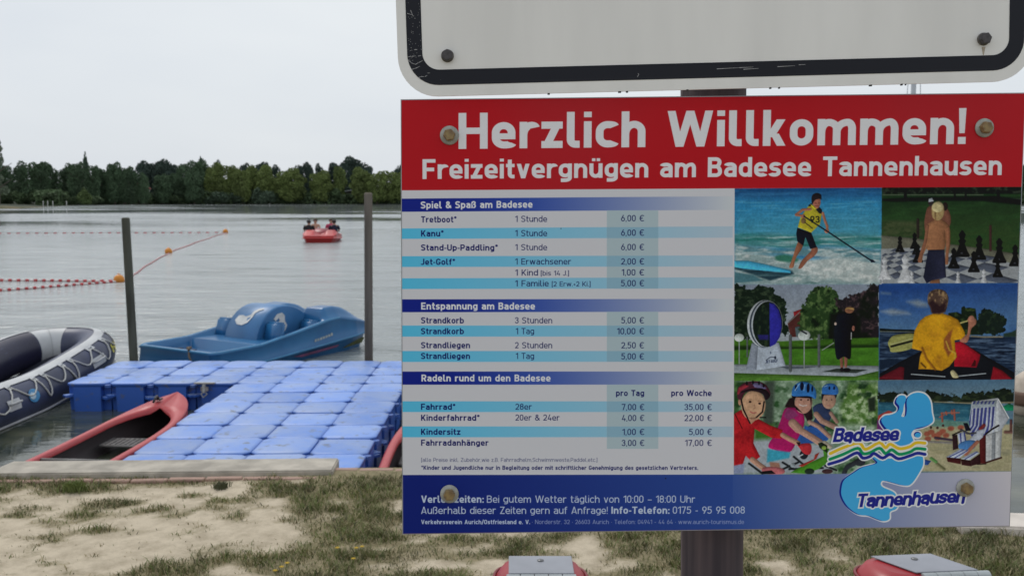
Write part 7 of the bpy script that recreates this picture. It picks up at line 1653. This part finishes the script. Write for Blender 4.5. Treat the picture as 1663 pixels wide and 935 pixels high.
# ------------------------------------------------------------------ the two red boxes with grey hinge plates
rpl = mat('red_plastic', (.36, .022, .03), .38, .15, 3, .001, 30); pltm = mat('grey_hinge', (.30, .31, .345), .5, .12, 8, .0005, 200); brl = mat('hinge_barrel', (.36, .39, .40), .45, .12, 10); scw = mat('screw_steel', (.2, .2, .2), .35, .2, metal=.8)
def hinge_box(x, y, zt, rz, label, twist):
    t = empty('red_box', (x, y, 0), rz); tag(t, label, 'box')
    V = []; F = []
    prof = [(.130, .0), (.132, .25), (.136, .45), (.132, .60), (.118, .66), (.098, .690), (.070, .700)]; prof = [(a, z*zt/.70) for a, z in prof]; nn = 28
    for a, z in prof:
        for k in range(nn):
            th = k*math.tau/nn; e = .62; cx, cy = math.cos(th), math.sin(th); V.append((a*abs(cx)**e*(1 if cx > 0 else -1), a*.8*abs(cy)**e*(1 if cy > 0 else -1), z))
    for i in range(len(prof)-1):
        for k in range(nn): q = (k+1) % nn; F.append((i*nn+k, i*nn+q, (i+1)*nn+q, (i+1)*nn+k))
    F += [tuple(range(nn))[::-1], tuple(range((len(prof)-1)*nn, len(prof)*nn))]
    bd = mesh('body', V, F, rpl, t, True)
    for f in bd.data.polygons[-1:]: f.use_smooth = False
    tube('rim_bead', [(.121*abs(math.cos(th))**.62*math.copysign(1, math.cos(th)), .097*abs(math.sin(th))**.62*math.copysign(1, math.sin(th)), zt*.945) for th in [k*math.tau/40 for k in range(41)]], .0045, mat('dark_red_edge', (.20, .01, .015), .4, .1), t, 6, False)
    pe = empty('hinge', (twist*.04, 0, 0), 0); pe.parent = t
    bm = bmesh.new(); add_box(bm, -.0825, .0825, -.058, .055, zt+.002, zt+.0055); bmesh.ops.bevel(bm, geom=bm.edges[:], offset=.001, segments=1, affect='EDGES')
    if twist:
        for v in bm.verts: v.co.x += -v.co.y*.55
    pl_ = bmo('plate', bm, pltm, pe)
    G = Geo()
    for k in range(5):
        x0 = -.088+k*.0352; G.tube([(x0, -.068, zt-.010), (x0+.001, -.068, zt-.010), (x0+.0335, -.068, zt-.010), (x0+.0345, -.068, zt-.010)], [.0135, .0155, .0155, .0135], 16)
    b2 = G.build('barrel', brl, pe, False)
    if twist: b2.location = (.05, 0, 0)
    sc2 = lathe('screw', [(.0085, zt+.005), (.0085, zt+.0075), (.005, zt+.009), (.001, zt+.009)], scw, pe, 14); sc2.location = (.0+(-.01 if twist else 0), .022, 0)
    bm = bmesh.new(); add_box(bm, -.08, .08, -.0835, -.0795, zt-.10, zt-.012); p2 = bmo('lower_plate', bm, pltm, pe)
    if twist: p2.location = (.05, 0, 0)
hinge_box(.074, 2.30, .658, 0, 'red plastic box with flat grey hinge plate, left of the wooden sign post', 0)
hinge_box(1.020, 2.30, .661, .10, 'red plastic box with slanted grey hinge plate, right of the wooden sign post', 1)
# ------------------------------------------------------------------ sign post
def signpost():
    V = []; F = []; n_ = 40; r = random.Random(3); prof = [1+.018*math.sin(k*1.3)+.012*math.sin(k*2.9+1) for k in range(n_)]
    for k in (11, 27, 31): prof[k] -= .07                                 # drying cracks
    zs = [-.4, 0, .35, .7, .9, 1.05, 1.2, 1.4, 1.6, 1.75, 1.9, 2.35]
    for i, z in enumerate(zs):
        for k in range(n_): a = k*math.tau/n_-math.pi/2+.24; rr = .0455*prof[k]*(1+.004*math.sin(i*2+k)); V.append((.2985-.0125*(z-1.05)/.7+rr*math.cos(a), 1.335+rr*math.sin(a), z))
    for i in range(len(zs)-1):
        for k in range(n_): q = (k+1) % n_; F.append((i*n_+k, i*n_+q, (i+1)*n_+q, (i+1)*n_+k))
    F.append(tuple(range((len(zs)-1)*n_, len(zs)*n_)))
    o = mesh('sign_post', V, F, mat('post_wood', (.115, .085, .092), .85, .4, 14, .0015, 60, stretch=(3, 3, .12), col2=(.045, .035, .045)), None, True)
    tag(o, 'round weathered wooden post carrying both signs, visible below the price sign', 'post')
signpost()
# ------------------------------------------------------------------ price sign
def rot3(a, b_, c): return Matrix.Rotation(c, 4, 'Z') @ Matrix.Rotation(a, 4, 'X') @ Matrix.Rotation(b_, 4, 'Y')
MS = Matrix.Translation((.27136, 1.25037, 1.43893)) @ rot3(-.02214, -.00678, .01281)
CN = [(-.4169, .2941), (.4211, .2985), (.4196, -.2954), (-.4242, -.2971)]
A_ = []; b_ = []
for (x, z), (u, v) in zip(CN, ((0, 1), (1, 1), (1, 0), (0, 0))): A_ += [[u, v, 1, 0, 0, 0, -x*u, -x*v], [0, 0, 0, u, v, 1, -z*u, -z*v]]; b_ += [x, z]
Hq = np.append(np.linalg.solve(np.array(A_), np.array(b_)), 1).reshape(3, 3)
def q2(u, v): w = Hq @ [u, v, 1]; return w[0]/w[2], w[1]/w[2]
ps = empty('price_sign'); ps.matrix_world = MS; tag(ps, 'red, white and blue price board headed Herzlich Willkommen, with six pictures and lake emblem', 'sign')
nu, nv = 24, 16; V = []; F = []
for j in range(nv+1):
    for i in range(nu+1): x, z = q2(i/nu, j/nv); V.append((x, 0, z))
F = [(j*(nu+1)+i, j*(nu+1)+i+1, (j+1)*(nu+1)+i+1, (j+1)*(nu+1)+i) for j in range(nv) for i in range(nu)]
pr = mesh('print_face', V, F, None, ps); uvl = pr.data.uv_layers.new(name='UVMap')
for lp in pr.data.loops: k = lp.vertex_index; uvl.data[lp.index].uv = ((k % (nu+1))/nu, (k//(nu+1))/nv)
art = draw_print(1000, 704, 2.2)/255.; art = np.clip(art, 0, 1); art = np.where(art <= .04045, art/12.92, ((art+.055)/1.055)**2.4)
art = np.clip(art*GAIN-.010, 0.001, .86); hh, ww = art.shape[:2]
img = bpy.data.images.new('sign_print', ww, hh, float_buffer=True); img.colorspace_settings.name = 'Linear Rec.709'
buf = np.ones((hh, ww, 4), np.float32); buf[..., :3] = art[::-1]; img.pixels.foreach_set(buf.ravel()); img.update(); img.pack()
pm = bpy.data.materials.new('sign_print'); pm.use_nodes = True; n = pm.node_tree.nodes; l = pm.node_tree.links; b = n['Principled BSDF']
ti = n.new('ShaderNodeTexImage'); ti.image = img; ti.interpolation = 'Cubic'; l.new(ti.outputs['Color'], b.inputs['Base Color']); b.inputs['Roughness'].default_value = .38; b.inputs['Specular IOR Level'].default_value = .16
pr.data.materials.append(pm)
alu = mat('alu_edge', (.34, .35, .37), .5, .15, 10, metal=.3); V = []
per = [q2(u/20, 1) for u in range(21)]+[q2(1, 1-v/12) for v in range(1, 13)]+[q2(1-u/20, 0) for u in range(1, 21)]+[q2(0, v/12) for v in range(1, 12)]
cxm, czm = 0, 0; e = .0012; np_ = len(per)
V = [(x+math.copysign(e, x), .0006, z+math.copysign(e, z)) for x, z in per]+[(x+math.copysign(e, x), .0042, z+math.copysign(e, z)) for x, z in per]
F = [(k, (k+1) % np_, np_+(k+1) % np_, np_+k) for k in range(np_)]+[tuple(range(np_))[::-1], tuple(range(np_, 2*np_))]
mesh('backing_panel', V, F, alu, ps)
wsh = mat('washer_zinc', (.34, .34, .31), .5, .25, 60); brs = mat('bolt_brass', (.30, .21, .085), .5, .35, 120, .0004, 300, col2=(.16, .10, .05))
def bolt(parent, x, y, z, rw, rh, m1, m2, rot=0.0, washer=True, hgt=.008):
    t = empty('bolt', (x, y, z)); t.parent = parent
    if washer: lathe('washer', [(rw*.98, 0.0), (rw, .0006), (rw*.97, .0020), (rw*.6, .0026)], m1, t, 28, 'y')
    V = []; F = []
    for r_, d_ in ((rh, .0), (rh, hgt*.8), (rh*.86, hgt)):
        for k in range(6): a = rot+k*math.tau/6; V.append((r_*math.cos(a), -.0022-d_, r_*math.sin(a)))
    for i in range(2):
        for k in range(6): q = (k+1) % 6; F.append((i*6+k, (i+1)*6+k, (i+1)*6+q, i*6+q))
    F.append((12, 13, 14, 15, 16, 17)); bm = bmesh.new(); vs = [bm.verts.new(v) for v in V]; [bm.faces.new([vs[i] for i in f]) for f in F]; bmesh.ops.recalc_face_normals(bm, faces=bm.faces[:]); bmo('hex_head', bm, m2, t)
for x, z, ro_ in ((-.3534, .2473, .2), (.367, .2529, .9), (-.3593, -.2414, .05), (.3558, -.2405, .45)): bolt(ps, x, -.0004, z, .0128, .0082, wsh, brs, ro_)
# ------------------------------------------------------------------ upper sign with rounded corners
us = empty('blank_sign', (-.149, 1.24, 1.7325)); us.rotation_euler = (-.02, -.0262, .004)
tag(us, 'white sign with rounded corners and black border, cut off by the top of the photo', 'sign')
WU, HU = .838, .62
def rrect(x0, x1, z0, z1, r, n_=10):
    P = []
    for cx, cz, a0 in ((x1-r, z0+r, -90), (x1-r, z1-r, 0), (x0+r, z1-r, 90), (x0+r, z0+r, 180)):
        for k in range(n_+1): a = math.radians(a0+90*k/n_); P.append((cx+r*math.cos(a), cz+r*math.sin(a)))
    return P
o_ = rrect(0, WU, 0, HU, .052); m_ = len(o_)
V = [(x, -.0015, z) for x, z in o_]+[(x, .0015, z) for x, z in o_]; F = [tuple(range(m_)), tuple(range(m_, 2*m_))[::-1]]+[(k, m_+k, m_+(k+1) % m_, (k+1) % m_) for k in range(m_)]
mesh('board', V, F, mat('sign_white', (.81, .80, .78), .4, .05, 4, stretch=(3, 1, .6)), us)
ia, ib_ = rrect(.0125, WU-.0125, .0145, HU-.0145, .041), rrect(.0325, WU-.0325, .0345, HU-.0345, .022)
V = [(x, -.0019, z) for x, z in ia]+[(x, -.0019, z) for x, z in ib_]; F = [(k, (k+1) % m_, m_+(k+1) % m_, m_+k) for k in range(m_)]
bk = bpy.data.materials.new('scratched_black_film'); bk.use_nodes = True; n = bk.node_tree.nodes; l = bk.node_tree.links; b = n['Principled BSDF']; tc = n.new('ShaderNodeTexCoord'); b.inputs['Roughness'].default_value = .4; b.inputs['Specular IOR Level'].default_value = .25
mpp = n.new('ShaderNodeMapping'); mpp.inputs['Scale'].default_value = (60, 1, 330); mpp.inputs['Rotation'].default_value = (0, .35, 0); l.new(tc.outputs['Object'], mpp.inputs[0])
x1 = n.new('ShaderNodeTexNoise'); x1.inputs['Scale'].default_value = 1; x1.inputs['Detail'].default_value = 2; l.new(mpp.outputs[0], x1.inputs['Vector'])
x2 = n.new('ShaderNodeTexNoise'); x2.inputs['Scale'].default_value = 9; l.new(tc.outputs['Object'], x2.inputs['Vector'])
sp3 = n.new('ShaderNodeSeparateXYZ'); l.new(tc.outputs['Object'], sp3.inputs[0])
cornm = n.new('ShaderNodeMapRange'); cornm.inputs['From Min'].default_value = .10; cornm.inputs['From Max'].default_value = .02; cornm.inputs['To Min'].default_value = -.05; cornm.inputs['To Max'].default_value = .03; l.new(sp3.outputs['X'], cornm.inputs['Value'])
ad = n.new('ShaderNodeMath'); ad.operation = 'ADD'; l.new(x1.outputs['Fac'], ad.inputs[0]); l.new(cornm.outputs[0], ad.inputs[1])
scr = rmp((0, 0, 0), (.8, .8, .8), .72, .76, ad.outputs[0]); c_a = n.new('ShaderNodeRGB'); c_a.outputs[0].default_value = (.008, .009, .016, 1); c_b = n.new('ShaderNodeRGB'); c_b.outputs[0].default_value = (.5, .5, .5, 1)
l.new(mixc(scr, c_a.outputs[0], c_b.outputs[0]), b.inputs['Base Color'])
bo = mesh('border_stripe', V, F, bk, us)
sc3 = mat('scratch_white', (.42, .42, .43), .6, .2, 300)
G = Geo()
def scratch(pts, w=.00038):
    for (xa, za), (xb, zb) in zip(pts[:-1], pts[1:]):
        L_ = math.hypot(xb-xa, zb-za); nxx, nzz = -(zb-za)/L_*w, (xb-xa)/L_*w; G.add([(xa-nxx, -.00225, za-nzz), (xb-nxx*.4, -.00225, zb-nzz*.4), (xb+nxx*.4, -.00225, zb+nzz*.4), (xa+nxx, -.00225, za+nzz)], [(0, 1, 2, 3)])
for s_ in (((.0135, .048), (.018, .044), (.023, .042), (.028, .0445), (.033, .047)), ((.014, .052), (.019, .0525), (.024, .053)), ((.0175, .0355), (.023, .037), (.029, .0395)), ((.026, .0245), (.030, .0262), (.034, .0258)), ((.035, .026), (.038, .0275)), ((.027, .0525), (.031, .0535)), ((.0145, .108), (.021, .106)), ((.019, .112), (.022, .104)), ((.031, .0615), (.0335, .0605)), ((.42, .026), (.45, .0268), (.468, .0272)), ((.455, .0245), (.475, .0252)), ((.50, .0268), (.523, .0275)), ((.528, .0285), (.537, .0287)), ((.315, .0185), (.317, .0215), (.3155, .023))): scratch(s_)
for _ in range(50):
    x = R_.uniform(.0135, .031); z = R_.uniform(.04, .125); scratch(((x, z), (x+R_.uniform(.0003, .0012), z+R_.uniform(-.0006, .0006))), .0003)
tag(G.build('scratches', sc3, bo), kind='stuff')
blt = mat('bolt_dark', (.055, .05, .055), .55, .3, 200, .0003, 400); bs = mat('bolt_shank', (.12, .11, .10), .5, .3)
for x, z, r_ in ((.0655, .052, .5), (.7715, .0555, .15), (.0655, .56, .2), (.77, .56, .4)):
    bolt(us, x, -.0017, z, .0085, .0078, bs, blt, r_, True, .007)
G = Geo()
for k in range(9): x = R_.uniform(.06, .80); w_ = R_.uniform(.001, .004); G.box(x, x+w_, -.0019, .0012, -.0016, .0004)
tag(G.build('edge_chips', mat('chip_dark', (.05, .045, .04), .9, .2), us), kind='stuff')
for bx_, bz_ in ((.7715, .0455),): mesh('rust_run', [(bx_-.002, -.00175, bz_), (bx_+.003, -.00175, bz_), (bx_+.001, -.00175, bz_-.010), (bx_, -.00175, bz_-.012)], [(0, 1, 2, 3)], mat('rust_stain', (.42, .36, .28), .8, .2, 200), us)
